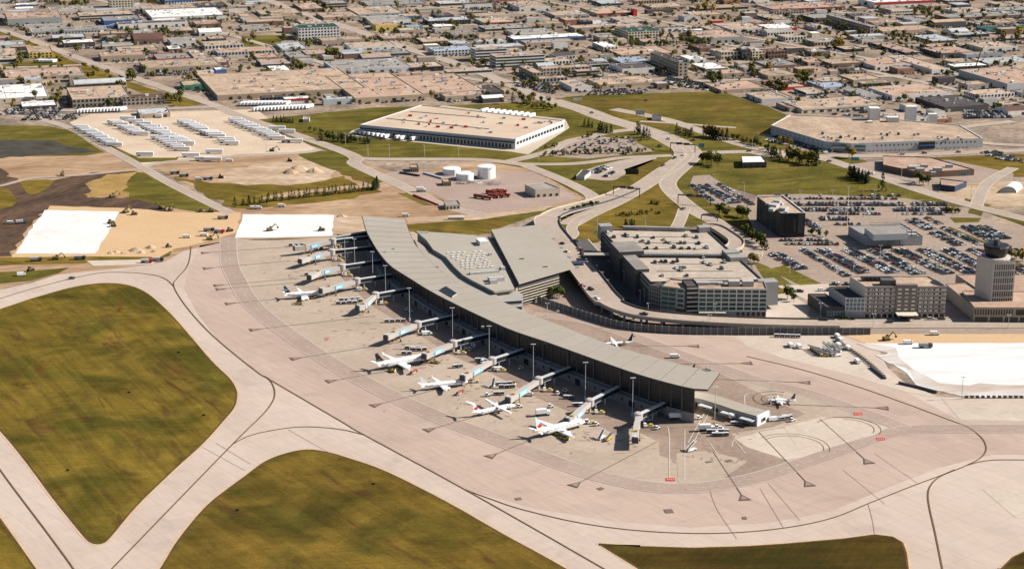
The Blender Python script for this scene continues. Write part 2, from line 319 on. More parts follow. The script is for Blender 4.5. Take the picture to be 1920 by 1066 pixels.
# grass islands
sheet('grass_field', [(-300, 640), (-80, 606), (0, 580), (70, 557), (140, 538), (195, 531), (240, 535), (275, 550), (310, 580), (345, 618), (395, 676), (428, 708), (441, 728), (443, 745), (437, 765), (418, 788), (380, 830), (320, 885), (255, 948), (206, 1006), (190, 1018), (172, 1016), (155, 1000), (100, 932), (50, 865), (0, 805), (-100, 700), (-300, 680)], GRASS, 4, sm=True)
sheet('grass_field', [(240, 1150), (302, 1066), (330, 1020), (363, 977), (400, 938), (457, 895), (500, 864), (540, 849), (575, 843), (605, 846), (640, 855), (723, 884), (840, 943), (940, 1000), (1060, 1066), (1180, 1140)], GRASSB, 4, sm=True)
sheet('grass_field', [(-200, 760), (-100, 850), (0, 973), (30, 1015), (67, 1068), (110, 1140), (-300, 1140), (-300, 800)], GRASS, 4)
sheet('grass_field', [(1123, 1019), (1200, 1024), (1300, 1027), (1400, 1024), (1463, 1020), (1580, 1010), (1640, 1002), (1673, 1006), (1691, 1016), (1698, 1035), (1702, 1066), (1706, 1130), (1320, 1130), (1200, 1066)], GRASS2, 4)
sheet('grass_field', [(1862, 1090), (1878, 1066), (1900, 1044), (1930, 1030), (2000, 1005), (2200, 980), (2200, 1120), (1850, 1120)], GRASS2, 4)
STAIN = mat('rubber_stain', (190, 166, 148), vs=.4, rgb2=(168, 146, 130))
# dirt shoulders, lines
def line_obj(name, pts, w, m, layer=8, sm=True, parent=None):
    mb = MB(); ribbon_mb(mb, wline(pts, sm), w, 0.03*layer, m); o = ob(name, mb.mesh(name)); o['kind'] = 'structure'; return o
TL = [
 [(-60, 790), (0, 880), (90, 1000), (138, 1066), (180, 1130)],
 [(150, 1130), (210, 1066), (437, 832), (490, 780), (508, 758), (515, 742), (513, 725), (503, 710), (479, 695), (400, 630), (351, 577), (326, 537), (333, 521), (345, 508), (353, 495), (357, 477), (358, 462)],
 [(326, 537), (312, 524), (290, 516), (243, 511), (180, 513), (80, 536), (0, 560), (-90, 590)],
 [(495, 705), (635, 787), (683, 815), (873, 918), (1133, 1066), (1240, 1130)],
 [(873, 918), (920, 935), (973, 953), (1073, 977), (1173, 992), (1280, 999), (1380, 998), (1480, 988), (1563, 970), (1630, 943), (1713, 910), (1773, 888), (1813, 872), (1840, 857), (1849, 840), (1840, 820), (1813, 800), (1780, 787), (1700, 757), (1600, 722), (1500, 692), (1400, 668)],
 [(1813, 872), (1840, 865), (1870, 862), (1920, 862), (2100, 864)],
 [(1790, 880), (1760, 895), (1745, 910), (1740, 927), (1743, 953), (1753, 997), (1767, 1066), (1780, 1130)],
 [(437, 832), (473, 815), (533, 803), (583, 800), (640, 805), (683, 815)],
]
for l in TL: line_obj('taxi_line', l, 0.75, YLINE)
GL = [((386, 474), (545, 463)), ((390, 503), (545, 489)), ((410, 535), (560, 522)), ((414, 542), (560, 530)), ((432, 569), (600, 553)), ((478, 618), (705, 592)), ((555, 672), (755, 641)), ((622, 714), (800, 683)),
      ((706, 759), (850, 722)), ((807, 805), (960, 762)), ((923, 854), (1060, 798)), ((1080, 908), (1232, 828)), ((1394, 933), (1337, 847)), ((1515, 907), (1423, 810)), ((1626, 865), (1537, 785)),
      ((1655, 765), (1470, 758)), ((1509, 717), (1310, 710)), ((1400, 681), (1270, 683)), ((1301, 649), (1180, 648))]
for a, b in GL:
    line_obj('lead_in_line', [a, b], 0.5, DLINE, sm=False)
    w0 = Vector(P(*a)); d = (Vector(P(*b))-w0).normalized(); n = Vector((-d.y, d.x, 0)); mb = MB()
    mb.quad([w0+d*4.5, w0+n*3.2-d*3.2, w0-d*3.2-n*3.2], DLINE)
    for v in range(3): mb.v[v] = (mb.v[v][0], mb.v[v][1], 0.26)
    mb.quad([(p[0]*0.55+w0.x*0.45, p[1]*0.55+w0.y*0.45, 0.275) for p in mb.v[:3]], BROWNA)
    o = ob('stand_marker', mb.mesh('stand_marker')); o['kind'] = 'structure'
SR = [(428, 445), (430, 490), (443, 522), (480, 578), (590, 660), (705, 727), (830, 785), (923, 820), (1073, 877), (1173, 904), (1240, 914), (1280, 915), (1330, 912), (1413, 897), (1480, 877), (1580, 843), (1647, 818), (1697, 807), (1747, 804), (1920, 803), (2150, 803)]
road('service_road', SR, 12, 6, SERV, kerb=0)
a, b = offs(wline(SR), 12.2)
mb = MB(); ribbon_mb(mb, a, 0.5, 0.22, WLINE); ribbon_mb(mb, b, 0.5, 0.22, WLINE); ob('edge_line', mb.mesh('edge_line'), kind='structure')
SR2 = [(1000, 590), (1090, 600), (1185, 630), (1285, 667), (1360, 692), (1435, 717), (1515, 737), (1590, 763), (1652, 785), (1697, 803)]
road('service_road', SR2, 10, 6.25, SERV, kerb=0)
a, b = offs(wline(SR2), 10.2); mb = MB(); ribbon_mb(mb, a, 0.5, 0.215, WLINE); ribbon_mb(mb, b, 0.5, 0.215, WLINE); ob('edge_line', mb.mesh('edge_line'), kind='structure')
mb = MB(); l = wline(SR, True, 14)
for i in range(0, len(l)-1, 3): ribbon_mb(mb, [l[i], l[i+1]], 0.35, 0.23, WLINE)
ob('lane_dashes', mb.mesh('lane_dashes'), kind='stuff')
for pts in ([(1252, 800), (1255, 820), (1255, 895)], [(1284, 805), (1284, 900)], [(1330, 772), (1300, 830)], [(1322, 772), (1290, 830)], [(1375, 822), (1398, 850)], [(1440, 742), (1400, 738), (1397, 760)], [(1372, 838), (1378, 822), (1400, 812), (1470, 800)], [(1330, 830), (1345, 850)]):
    line_obj('white_marking', pts, 0.45, WLINE, sm=len(pts) > 2)
def arc(c, rx, a0, a1, z=8, w=0.5, m=YLINE):
    w0 = P(*c); l = [(w0[0]+rx*cos(R(a)), w0[1]+rx*sin(R(a))) for a in range(a0, a1+1, 6)]; mb = MB(); ribbon_mb(mb, l, w, 0.03*z, m); ob('turn_marking', mb.mesh('turn_marking'), kind='structure')
arc((1455, 748), 12.5, 60, 290); arc((1457, 749), 8.5, 60, 290); arc((1590, 803), 17, -30, 150); arc((1590, 803), 13.5, -30, 90); arc((1485, 838), 16, -20, 140); arc((1485, 838), 19, -20, 140)
def marking(px, py, w, d, m, name='painted_sign', rz=0): 
    mb = MB(); p = P(px, py); mb.box((p[0], p[1], 0.25), (w, d, 0.01), m, rz); ob(name, mb.mesh(name), kind='structure')
for x, y in ((1257, 899), (1651, 823), (1609, 776)):
    marking(x, y, 4.6, 3.6, REDP)
    mb = MB(); p = P(x, y)
    for k in range(4): mb.box((p[0]-1.5+k, p[1], 0.262), (0.55, 0.9, 0.01), WLINE)
    ob('sign_lettering', mb.mesh('sign_lettering'), kind='structure')
for x, y in ((612, 637), (1128, 615)): marking(x, y, 2.2, 1.2, REDP)
for x, y, w, d in ((972, 935, 3, 3), (1254, 958, 4, 4.5), (1126, 916, 3, 3), (1396, 971, 2, 3), (1366, 864, 4, 3), (1328, 866, 3, 2)):
    marking(x, y, w, d, mat('oil_stain', (150, 128, 114)), 'ground_stain', rnd.random())
mb = MB()
for k in range(260):
    t = rnd.random(); q = rnd.choice([(560, 500), (600, 560), (680, 610), (740, 650), (800, 690), (880, 735), (960, 780), (1060, 810), (1150, 830), (1230, 800), (1330, 840), (1400, 790)]); x, y = q[0]+rnd.gauss(0, 40), q[1]+rnd.gauss(0, 18)
    c = P(x, y); a = rnd.uniform(0, 3); w_, d_ = rnd.uniform(.4, 2.6), rnd.uniform(.3, .9)
    pts = [(c[0]+w_*cos(t_)*cos(a)-d_*sin(t_)*sin(a), c[1]+w_*cos(t_)*sin(a)+d_*sin(t_)*cos(a), .205+.0001*(k % 90)) for t_ in (0, .8, 1.7, 2.5, 3.3, 4.2, 5.2)]
    mb.quad(pts, STAIN)
ob('tarmac_stains', mb.mesh('tarmac_stains'), kind='stuff')
for pts in ([(1330, 915), (1345, 955), (1382, 1010)], [(1628, 944), (1636, 975), (1640, 1000)], [(1425, 915), (1470, 990)], [(1440, 905), (1500, 975)], [(1580, 880), (1660, 945)], [(1640, 850), (1720, 905)], [(380, 838), (460, 882)], [(405, 830), (470, 870)], [(540, 805), (620, 850)]):
    line_obj('pavement_joint', pts, .22, STAIN, 7.4)
# turf/sand north-west construction area
sheet('dirt_ground', [(-400, 235), (120, 240), (160, 262), (280, 318), (440, 397), (445, 448), (345, 470), (310, 490), (250, 500), (110, 514), (0, 543), (-300, 560)], DIRT, 2)
sheet('dirt_ground', [(300, 305), (460, 290), (600, 283), (680, 305), (760, 325), (840, 310), (940, 300), (1000, 322), (1090, 372), (1040, 388), (880, 412), (770, 424), (690, 440), (640, 444), (445, 447), (440, 398), (380, 360), (320, 330)], DIRT, 3, sm=True)
sheet('grass_verge', [(-300, 232), (80, 236), (130, 244), (196, 286), (160, 292), (60, 293), (-300, 300)], LAWN, 4)
rsheet('dark_pond', [(-300, 272), (60, 262), (105, 264), (125, 275), (190, 285), (110, 290), (0, 296), (-300, 300)], mat('wet_soil', (98, 92, 80), vs=0.05, rgb2=(64, 60, 46), fa=0.2), 5, 3)
rsheet('soil_bank', [(-300, 305), (0, 316), (20, 330), (38, 342), (95, 340), (165, 325), (262, 320), (200, 340), (165, 352), (168, 368), (290, 372), (312, 388), (300, 397), (250, 398), (95, 389), (60, 420), (20, 478), (-300, 500)], SOIL, 4, 4)
sheet('grass_slope', [(38, 342), (60, 338), (98, 338), (90, 352), (60, 365), (45, 355)], OLIVE, 5, sm=True)
sheet('grass_slope', [(-100, 350), (0, 352), (25, 365), (30, 380), (0, 392), (-100, 395)], OLIVE, 5, sm=True)
rsheet('grass_triangle', [(248, 322), (270, 324), (320, 350), (370, 376), (410, 398), (380, 399), (300, 386), (235, 372), (225, 355)], LAWN, 5, 2.5)
rsheet('dry_grass', [(165, 345), (190, 332), (248, 322), (235, 345), (235, 372), (168, 368)], mat('straw_grass', (206, 168, 100), vs=0.05, rgb2=(176, 138, 74), fa=0.15), 5, 5)
rsheet('sand_pad', [(95, 386), (255, 391), (300, 397), (452, 399), (442, 438), (378, 456), (322, 468), (308, 484), (180, 484), (20, 486), (30, 470)], SAND, 6, 1.5)
rsheet('white_membrane', [(85, 394), (222, 397), (210, 425), (190, 455), (180, 475), (28, 476), (50, 440)], GEO, 7)
rsheet('white_membrane', [(456, 402), (626, 403), (622, 443), (560, 445), (440, 446)], GEO, 7)
sheet('grass_strip', [(-300, 500), (0, 483), (170, 481), (300, 482), (322, 470), (318, 480), (300, 486), (170, 489), (160, 493), (-300, 505)], OLIVE, 7)
sheet('white_strip', [(162, 489), (300, 486), (285, 496), (175, 499)], PALE, 8)
sheet('grass_strip', [(-300, 535), (0, 510), (60, 508), (130, 502), (110, 512), (60, 526), (0, 531), (-300, 565)], LAWN, 8)
sheet('worksite_dirt', [(627, 403), (682, 408), (690, 438), (622, 444)], DIRT2, 5)
rsheet('pale_dirt', [(430, 318), (560, 296), (640, 315), (600, 345), (480, 350), (400, 340)], DIRT2, 5, 5)
rsheet('grass_patch', [(330, 333), (400, 342), (480, 348), (560, 345), (640, 332), (665, 345), (560, 358), (480, 372), (470, 388), (430, 388), (385, 365)], OLIVE, 5, 5)
rsheet('grass_patch', [(438, 390), (440, 380), (520, 370), (620, 358), (690, 350), (712, 362), (640, 374), (560, 382), (470, 394)], OLIVE, 6, 4)
rsheet('grass_patch', [(640, 322), (690, 320), (712, 340), (700, 348), (660, 336)], OLIVE, 6, 4)
sheet('grass_patch', [(745, 362), (790, 362), (845, 380), (825, 385), (795, 385)], LAWN, 6)
sheet('grass_patch', [(560, 290), (600, 284), (640, 286), (662, 296), (652, 304), (672, 319), (635, 321), (600, 310)], LAWN, 6, sm=True)
sheet('fuel_yard', [(740, 322), (1000, 322), (1085, 372), (1035, 385), (900, 402), (780, 350), (700, 330)], mat('yard_asphalt', (202, 178, 164), vs=0.03, rgb2=(190, 164, 150), fa=0.08), 5)
sheet('dirt_ground', [(760, 408), (900, 402), (1035, 386), (1020, 395), (900, 412), (765, 418)], DIRT2, 6)
# truck yard
sheet('truck_yard', [(130, 230), (170, 214), (480, 205), (560, 262), (600, 283), (450, 290), (330, 304), (265, 312), (200, 285)], mat('pale_yard_gravel', (246, 224, 198), vs=.03, rgb2=(232, 206, 178), fa=.08), 4)
sheet('grass_verge', [(135, 232), (150, 240), (262, 305), (330, 302), (335, 296), (260, 296), (160, 250)], LAWN, 5)
# green belts in the middle
sheet('grass_belt', [(480, 225), (700, 202), (900, 196), (1010, 190), (1080, 180), (1352, 171), (1475, 215), (1440, 240), (1460, 258), (1510, 282), (1620, 300), (1700, 345), (1835, 388), (1790, 388), (1700, 378), (1500, 364), (1425, 368), (1300, 330), (1418, 400), (1420, 440), (1390, 480), (1350, 430), (1330, 422), (1120, 432), (1122, 455), (1080, 458), (1060, 440), (1010, 402), (900, 440), (760, 432), (762, 422), (900, 412), (1060, 385), (1100, 372), (1000, 318), (880, 298), (690, 300), (620, 285), (520, 250)], LAWN, 5)
sheet('olive_lawn', [(1200, 360), (1252, 342), (1280, 385), (1255, 425), (1120, 432), (1125, 452), (1085, 456), (1075, 440), (1100, 415)], OLIVE, 6, sm=True)
sheet('olive_lawn', [(762, 421), (900, 411), (975, 404), (920, 438), (760, 434)], OLIVE, 6)
sheet('olive_lawn', [(1070, 190), (1330, 172), (1440, 200), (1475, 218), (1440, 250), (1360, 262), (1250, 240), (1180, 225)], grassmat('field_grass', (136, 118, 54), (112, 102, 42), (142, 104, 62), 8, 0.012), 6)
sheet('dark_meadow', [(1170, 318), (1222, 300), (1255, 296), (1230, 330), (1190, 345)], OLIVE, 6)
for pts in ([(1500, 160), (0, 0)],): pass
sheet('lawn', [(1500, 318), (1600, 330), (1700, 352), (1640, 360), (1500, 362), (1430, 350), (1440, 330)], LAWN, 6, sm=True)
sheet('lawn', [(1740, 296), (1900, 288), (2050, 300), (1990, 330), (1890, 332), (1800, 318)], OLIVE, 5)
sheet('lawn', [(460, 68), (530, 66), (525, 88), (500, 90), (440, 86)], LAWN, 5)
sheet('lawn', [(0, 118), (60, 114), (130, 122), (60, 126), (10, 126)], LAWN, 5)
sheet('railway_verge', [(-60, 50), (0, 60), (60, 75), (130, 112), (185, 130), (240, 152), (300, 172), (375, 192), (360, 198), (335, 199), (310, 192), (240, 165), (170, 148), (110, 122), (0, 76), (-60, 66)], OLIVE, 4, sm=True)
sheet('meadow', [(420, 0), (500, 2), (700, 1), (760, -4), (300, -12), (200, 2), (300, 8)], GRASS2, 4)
sheet('lawn', [(740, 112), (770, 113), (765, 122), (735, 120)], LAWN, 5)
for c in ((1245, 400, 50, 12), ): pass
# east white plain
sheet('sand_strip', [(1584, 629), (1640, 626), (2300, 626), (2300, 648), (1640, 650)], SAND, 4)
wp = [(1612, 644), (1700, 643), (2300, 643), (2300, 742), (1930, 742), (1840, 740), (1800, 741), (1740, 728), (1716, 722), (1700, 700), (1655, 668), (1668, 660), (1636, 655)]
rsheet('white_plain', wp, GEO2, 5, 0.8, 12)
rsheet('thin_cover', [(1612, 644), (1636, 655), (1668, 660), (1655, 668), (1700, 700), (1716, 722), (1740, 728), (1810, 741), (1930, 742), (1930, 726), (1840, 722), (1770, 716), (1720, 702), (1690, 672), (1680, 655)], mat('thin_white_cover', (250, 246, 242), vs=0.035, rgb2=(214, 192, 176), fa=0.05, stretch=(10, .5, 1.8)), 6, 4)
# landside pads
sheet('landside_road_bed', [(1080, 455), (1125, 455), (1240, 590), (1245, 604), (1640, 604), (2300, 598), (2300, 628), (1640, 628), (1380, 627), (1240, 622), (1117, 600), (1050, 575), (1000, 555), (1040, 470)], LOT, 3)
sheet('car_park_lot', [(1420, 366), (1500, 364), (1700, 372), (1800, 392), (1880, 420), (2200, 470), (2200, 600), (1440, 600), (1420, 560), (1410, 500), (1420, 445), (1400, 400)], LOT, 6)
sheet('car_park_lot', [(1300, 330), (1330, 328), (1415, 385), (1420, 398), (1330, 380), (1292, 350)], LOT, 6)
sheet('car_park_lot', [(1012, 292), (1060, 262), (1100, 254), (1180, 262), (1228, 284), (1100, 298)], LOT, 6)
sheet('car_park_lot', [(1080, 330), (1110, 315), (1170, 300), (1232, 296), (1180, 322), (1150, 338), (1110, 336)], ROADM, 6, sm=True)
sheet('car_park_lot', [(1420, 250), (1530, 262), (1600, 282), (1560, 290), (1490, 280)], LOT, 6)
sheet('car_park_lot', [(1640, 205), (1760, 205), (1760, 240), (1640, 245)], LOT, 4)
sheet('depot_pad', [(1580, 310), (1660, 300), (1780, 300), (1900, 325), (1900, 345), (1780, 345), (1650, 335)], LOT, 6)
sheet('depot_pad', [(1760, 345), (1900, 340), (2100, 350), (2100, 385), (1840, 388), (1760, 370)], DIRT2, 6)
sheet('warehouse_pad', [(660, 245), (830, 198), (1060, 224), (1068, 240), (990, 290), (960, 285), (650, 254)], KERB, 6)
for pts, m_ in (([(1390, 560), (1470, 545), (1520, 575), (1510, 600), (1440, 600)], PALE), ([(1410, 488), (1440, 500), (1500, 545), (1460, 552), (1430, 520)], LAWN), ([(1455, 536), (1560, 532), (1600, 560), (1530, 570)], PALE),
                ([(1345, 455), (1375, 463), (1384, 480), (1378, 495), (1360, 480)], LAWN), ([(1820, 462), (1880, 480), (1930, 500), (1910, 505), (1850, 480)], LAWN), ([(1780, 425), (1850, 455), (1840, 462), (1775, 430)], LAWN),
                ([(1440, 505), (1500, 535), (1540, 532), (1470, 498)], LAWN), ([(1818, 392), (1845, 395), (1840, 405), (1815, 400)], LAWN), ([(1780, 408), (1840, 409), (1835, 417), (1790, 418)], LAWN), ([(1860, 395), (1930, 415), (1925, 425), (1850, 398)], LAWN), ([(1810, 372), (1860, 385), (1850, 388), (1808, 376)], LAWN)):
    sheet('verge' if m_ is LAWN else 'pad', pts, m_, 8)

# roads
RD = [('perimeter_road', [(-60, 205), (60, 222), (130, 240), (190, 272), (270, 316), (330, 350), (432, 400)], 9), ('perimeter_road', [(268, 314), (300, 306), (380, 298), (470, 292), (570, 286), (600, 280)], 8),
      ('diagonal_road', [(-60, 38), (0, 56), (60, 76), (130, 103), (200, 128), (300, 163), (400, 197), (450, 218), (540, 248), (640, 283), (668, 297), (664, 306), (690, 320), (760, 352), (830, 385), (905, 404)], 12),
      ('access_road', [(668, 297), (720, 299), (800, 299), (900, 300), (975, 308), (1000, 316), (1050, 336), (1090, 355), (1110, 368), (1108, 380), (1085, 390)], 11),
      ('access_road', [(950, 304), (1010, 290), (1040, 280), (1060, 268), (1120, 253), (1160, 246), (1200, 243)], 11),
      ('access_road', [(975, 308), (1060, 308), (1110, 304), (1160, 297), (1210, 294), (1260, 292)], 9),
      ('boulevard', [(1000, 180), (1040, 192), (1085, 205), (1130, 222), (1185, 238), (1230, 254), (1262, 270), (1280, 282), (1278, 298), (1240, 325), (1195, 355), (1150, 380), (1100, 403), (1065, 422)], 17),
      ('boulevard', [(1040, 188), (1100, 206), (1150, 224), (1210, 241), (1260, 258), (1292, 276), (1302, 290), (1290, 305), (1262, 330), (1252, 345), (1262, 362), (1285, 382), (1310, 400), (1345, 418), (1380, 440), (1405, 462), (1412, 476), (1400, 490)], 14),
      ('slip_road', [(1283, 392), (1276, 412), (1268, 428)], 9), ('cross_road', [(1300, 288), (1400, 285), (1450, 292), (1560, 293), (1680, 292), (1780, 288), (1900, 283), (2000, 279)], 12),
      ('cross_road', [(1150, 205), (1250, 225), (1330, 252), (1400, 274), (1470, 287), (1540, 297), (1590, 312), (1660, 335), (1740, 362), (1830, 388), (1960, 420), (2080, 450)], 13),
      ('side_road', [(1200, 228), (1270, 232), (1350, 238), (1380, 240)], 6), ('side_road', [(1900, 315), (1850, 345), (1830, 388)], 10), ('farm_track', [(-40, 352), (0, 349), (60, 335), (160, 328), (262, 318)], 6),
      ('boulevard_extension', [(500, 0), (560, 22), (650, 52), (760, 90), (850, 118), (940, 152), (1010, 183)], 16),
      ('city_street', [(-60, 128), (60, 126), (200, 120), (300, 116), (450, 112)], 9), ('city_street', [(480, 60), (640, 54), (800, 50), (980, 44)], 9), ('city_street', [(860, 145), (1000, 160), (1300, 153), (1500, 146), (1700, 143)], 10),
      ('city_street', [(1230, 100), (1300, 96), (1600, 88), (1900, 82)], 9), ('city_street', [(1440, 6), (1620, 28), (1900, 36)], 12), ('city_street', [(680, 5), (900, 22), (1200, 60), (1500, 108), (1800, 170), (1960, 205)], 9),
      ('city_street', [(0, 205), (200, 208), (420, 200)], 9), ('city_street', [(1900, 228), (1780, 245), (1840, 268), (1980, 275)], 10), ('city_street', [(140, -10), (300, 30), (480, 80), (640, 130)], 9), ('city_street', [(1000, 0), (1150, 25), (1400, 70), (1600, 105), (1900, 160)], 8),
      ('front_road', [(1180, 612), (1300, 616), (1500, 618), (1640, 611), (2200, 610)], 9), ('front_road', [(1500, 605), (1640, 603), (2200, 602)], 8), ('loop_road', [(1060, 455), (1075, 440), (1072, 428), (1085, 412), (1110, 402)], 8),
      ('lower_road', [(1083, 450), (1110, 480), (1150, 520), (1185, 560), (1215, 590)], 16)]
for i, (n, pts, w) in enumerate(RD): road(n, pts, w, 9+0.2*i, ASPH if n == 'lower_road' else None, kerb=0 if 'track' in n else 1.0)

for n_, pts, w in RD:
    if w < 11 or n_ in ('lower_road',): continue
    l = wline(pts, True, 30); mb = MB(); i_ = RD.index((n_, pts, w)); zz = .03*(9+.2*i_)+.02
    acc = 0
    for a, b in zip(l, l[1:]):
        acc += hypot(b[0]-a[0], b[1]-a[1])
        if acc % 14 < 6: ribbon_mb(mb, [a, b], .35, zz, WLINE)
    if mb.f: ob('lane_dashes', mb.mesh('lane_dashes'), kind='stuff')
# ------------------------------------------------------------------ buildings
def resample(pts, n):
    d = [0]
    for a, b in zip(pts, pts[1:]): d.append(d[-1]+hypot(b[0]-a[0], b[1]-a[1]))
    out = []
    for i in range(n+1):
        t = d[-1]*i/n; k = 0
        while k < len(d)-2 and d[k+1] < t: k += 1
        f = (t-d[k])/max(d[k+1]-d[k], 1e-9); a, b = pts[k], pts[k+1]; out.append((a[0]+(b[0]-a[0])*f, a[1]+(b[1]-a[1])*f))
    return out
def lerp(a, b, f): return tuple(x+(y-x)*f for x, y in zip(a, b))
def box_mesh(name, w, d, h, m, m2=None):
    mb = MB(); mb.box((0, 0, h/2), (w, d, h), m, 0, m2, True); return mb.mesh(name)
# main terminal concourse
RZ = 15.0
near = [(678, 404), (686, 432), (698, 455), (713, 478), (733, 500), (767, 522), (805, 546), (860, 575), (910, 599), (959, 621), (1030, 645), (1100, 670), (1200, 704), (1290, 727), (1327, 730)]
far = [(760, 411), (773, 446), (786, 467), (806, 488), (840, 518), (880, 540), (920, 556), (960, 574), (1000, 592), (1050, 611), (1100, 631), (1160, 652), (1220, 668), (1272, 682), (1350, 698)]
FRM = mat('facade_frame', (0.12, 0.115, 0.13), raw=True)
def rz_(t): return 14+6.5*t*t
def along(pts):
    d = [0]
    for a, b in zip(pts, pts[1:]): d.append(d[-1]+hypot((b[0]-a[0]), (b[1]-a[1])*2.4))
    return [P(*p, rz_(k/d[-1]))[:2] for p, k in zip(pts, d)]
nw = smooth(along(near), 6, False); fw = smooth(along(far), 6, False)
NB = 62
ne = resample(nw, NB); fe = resample(fw, NB)
ZR = [rz_(i/NB) for i in range(NB+1)]
def cross(i, f): return lerp(ne[i], fe[i], f)
TM = T('airport_terminal', 'long curved airport concourse with pale metal roof and dark glass behind the jet bridges', 'terminal', cross(31, 0.5))
def hexa(mb, pts, m, t0, t1, z):
    """slab following the rising roof: pts = near then far side (index, fraction)"""
    k = len(pts); n = len(mb.v); q = mb.mi(m)
    for dz in (t0, t1): mb.v += [(*p, zz+dz) for p, zz in pts]
    for i in range(k): j = (i+1) % k; mb.f.append((n+i, n+j, n+k+j, n+k+i)); mb.m.append(q)
    h = k//2
    for i in range(h-1): 
        mb.f.append((n+k+i, n+k+i+1, n+k+k-2-i, n+k+k-1-i)); mb.m.append(q); mb.f.append((n+k-1-i, n+k-2-i, n+i+1, n+i)); mb.m.append(q)
for i in range(0, NB, 2):
    mb = MB(); base = [(cross(i, 0), ZR[i]), (cross(i+1, 0), ZR[i+1]), (cross(i+2, 0), ZR[i+2]), (cross(i+2, 1), ZR[i+2]), (cross(i+1, 1), ZR[i+1]), (cross(i, 1), ZR[i])]
    c = (sum(p[0][0] for p in base)/6, sum(p[0][1] for p in base)/6); hexa(mb, [(lerp(p, c, 0.03), z) for p, z in base], TROOF, -0.7, 0, 0); TM.part('roof_panel', mb)
mb = MB(); hexa(mb, [(cross(i, 0.004), ZR[i]) for i in range(NB+1)]+[(cross(i, 0.996), ZR[i]) for i in range(NB, -1, -1)], DARKR, -0.95, -0.15, 0); TM.part('roof_deck', mb)
FI = 0.085
i1 = 62
CE = P(1301, 742)[:2]; kf = min(range(NB), key=lambda k: hypot(cross(k, .95)[0]-CE[0], cross(k, .95)[1]-CE[1]))
mb = MB()
def wq(a, za, b, zb, m): mb.quad([(a[0], a[1], 0), (b[0], b[1], 0), (b[0], b[1], zb-1), (a[0], a[1], za-1)], m)
for i in range(i1-1):
    wq(cross(i, FI), ZR[i], cross(i+1, FI), ZR[i+1], CONCW)
    if i < kf: wq(cross(i+1, .95), ZR[i+1], cross(i, .95), ZR[i], CONCW)
wq(cross(i1-1, FI), ZR[i1-1], CE, ZR[i1-1], WALLS['white']); wq(CE, ZR[i1-1], cross(kf, .95), ZR[kf], CONCW); wq(cross(0, .95), ZR[0], cross(0, FI), ZR[0], WALLS['stone'])
TM.part('wall', mb)
for i in range(0, i1-1):
    a, b = cross(i, FI-0.006), cross(i+1, FI-0.006); d = Vector((b[0]-a[0], b[1]-a[1], 0)).normalized()
    mb = MB(); q = 0.35; za, zb = ZR[i]-1.2, ZR[i+1]-1.2
    a2, b2 = (a[0]+d.x*q, a[1]+d.y*q), (b[0]-d.x*q, b[1]-d.y*q)
    mb.quad([(a2[0], a2[1], 5.6), (b2[0], b2[1], 5.6), (b2[0], b2[1], zb), (a2[0], a2[1], za)], GLD)
    n = Vector((d.y, -d.x, 0))*0.1; zz = 7.2
    while zz < za-.4: mb.beam((a2[0]+n.x, a2[1]+n.y, zz), (b2[0]+n.x, b2[1]+n.y, zz), 0.08, 0.12, FRM); zz += 1.6
    TM.part('window', mb)
    mb = MB(); w = 0.8 if i % 3 == 0 else 0.3
    mb.box((a[0]+n.x*1.5, a[1]+n.y*1.5, (za+5.2)/2), (w, w, za-5.2), FRM, atan2(d.y, d.x)); TM.part('mullion', mb)
# low level with doors
low = [cross(i, FI-0.01) for i in range(8, 59)]; lowo = [cross(i, -0.055) for i in range(8, 59)]
mb = MB(); LOWC = mat('low_block_wall', (0.2, 0.2, 0.205), var=.06, vs=.2, raw=True); mb.prism(lowo + low[::-1], 0, 5.0, LOWC, LOWC); TM.part('ground_floor', mb)
for i in range(9, 58):
    a, b = cross(i, -0.0565), cross(i+1, -0.0565); m = lerp(a, b, 0.5); rz = atan2(b[1]-a[1], b[0]-a[0])
    if i % 3 == 1: TM.inst('garage_door', bpy.data.meshes.get('garage_door') or box_mesh('garage_door', 4.2, 0.16, 3.6, WIN), (m[0], m[1], 0.05), rz)
    else: TM.inst('pane', bpy.data.meshes.get('pane') or box_mesh('pane', 1.2, 0.16, 1.4, WIN), (m[0], m[1], 2.0), rz)
def roof_pts(pts, z): return [P(*p, z)[:2] for p in pts]
def ccw(pts):
    a = sum(x0*y1-x1*y0 for (x0, y0), (x1, y1) in zip(pts, pts[1:]+pts[:1])); return pts if a > 0 else pts[::-1]
def inset(pts, f):
    c = (sum(p[0] for p in pts)/len(pts), sum(p[1] for p in pts)/len(pts)); return [lerp(p, c, f) for p in pts]
def tprism(mb, pts, z0, z1, m, top=None):
    pts = ccw(pts); k = len(pts)
    for i in range(k): a, b = pts[i], pts[(i+1) % k]; mb.quad([(a[0], a[1], z0), (b[0], b[1], z0), (b[0], b[1], z1), (a[0], a[1], z1)], m)
    v = [Vector((x, y, 0)) for x, y in pts]
    for t in tessellate_polygon([v]):
        q = [v[t[0]], v[t[1]], v[t[2]]] if not isinstance(t[0], Vector) else t
        c = (q[1]-q[0]).cross(q[2]-q[0]).z
        if c < 0: q = q[::-1]
        mb.quad([(p.x, p.y, z1) for p in q], top or m)
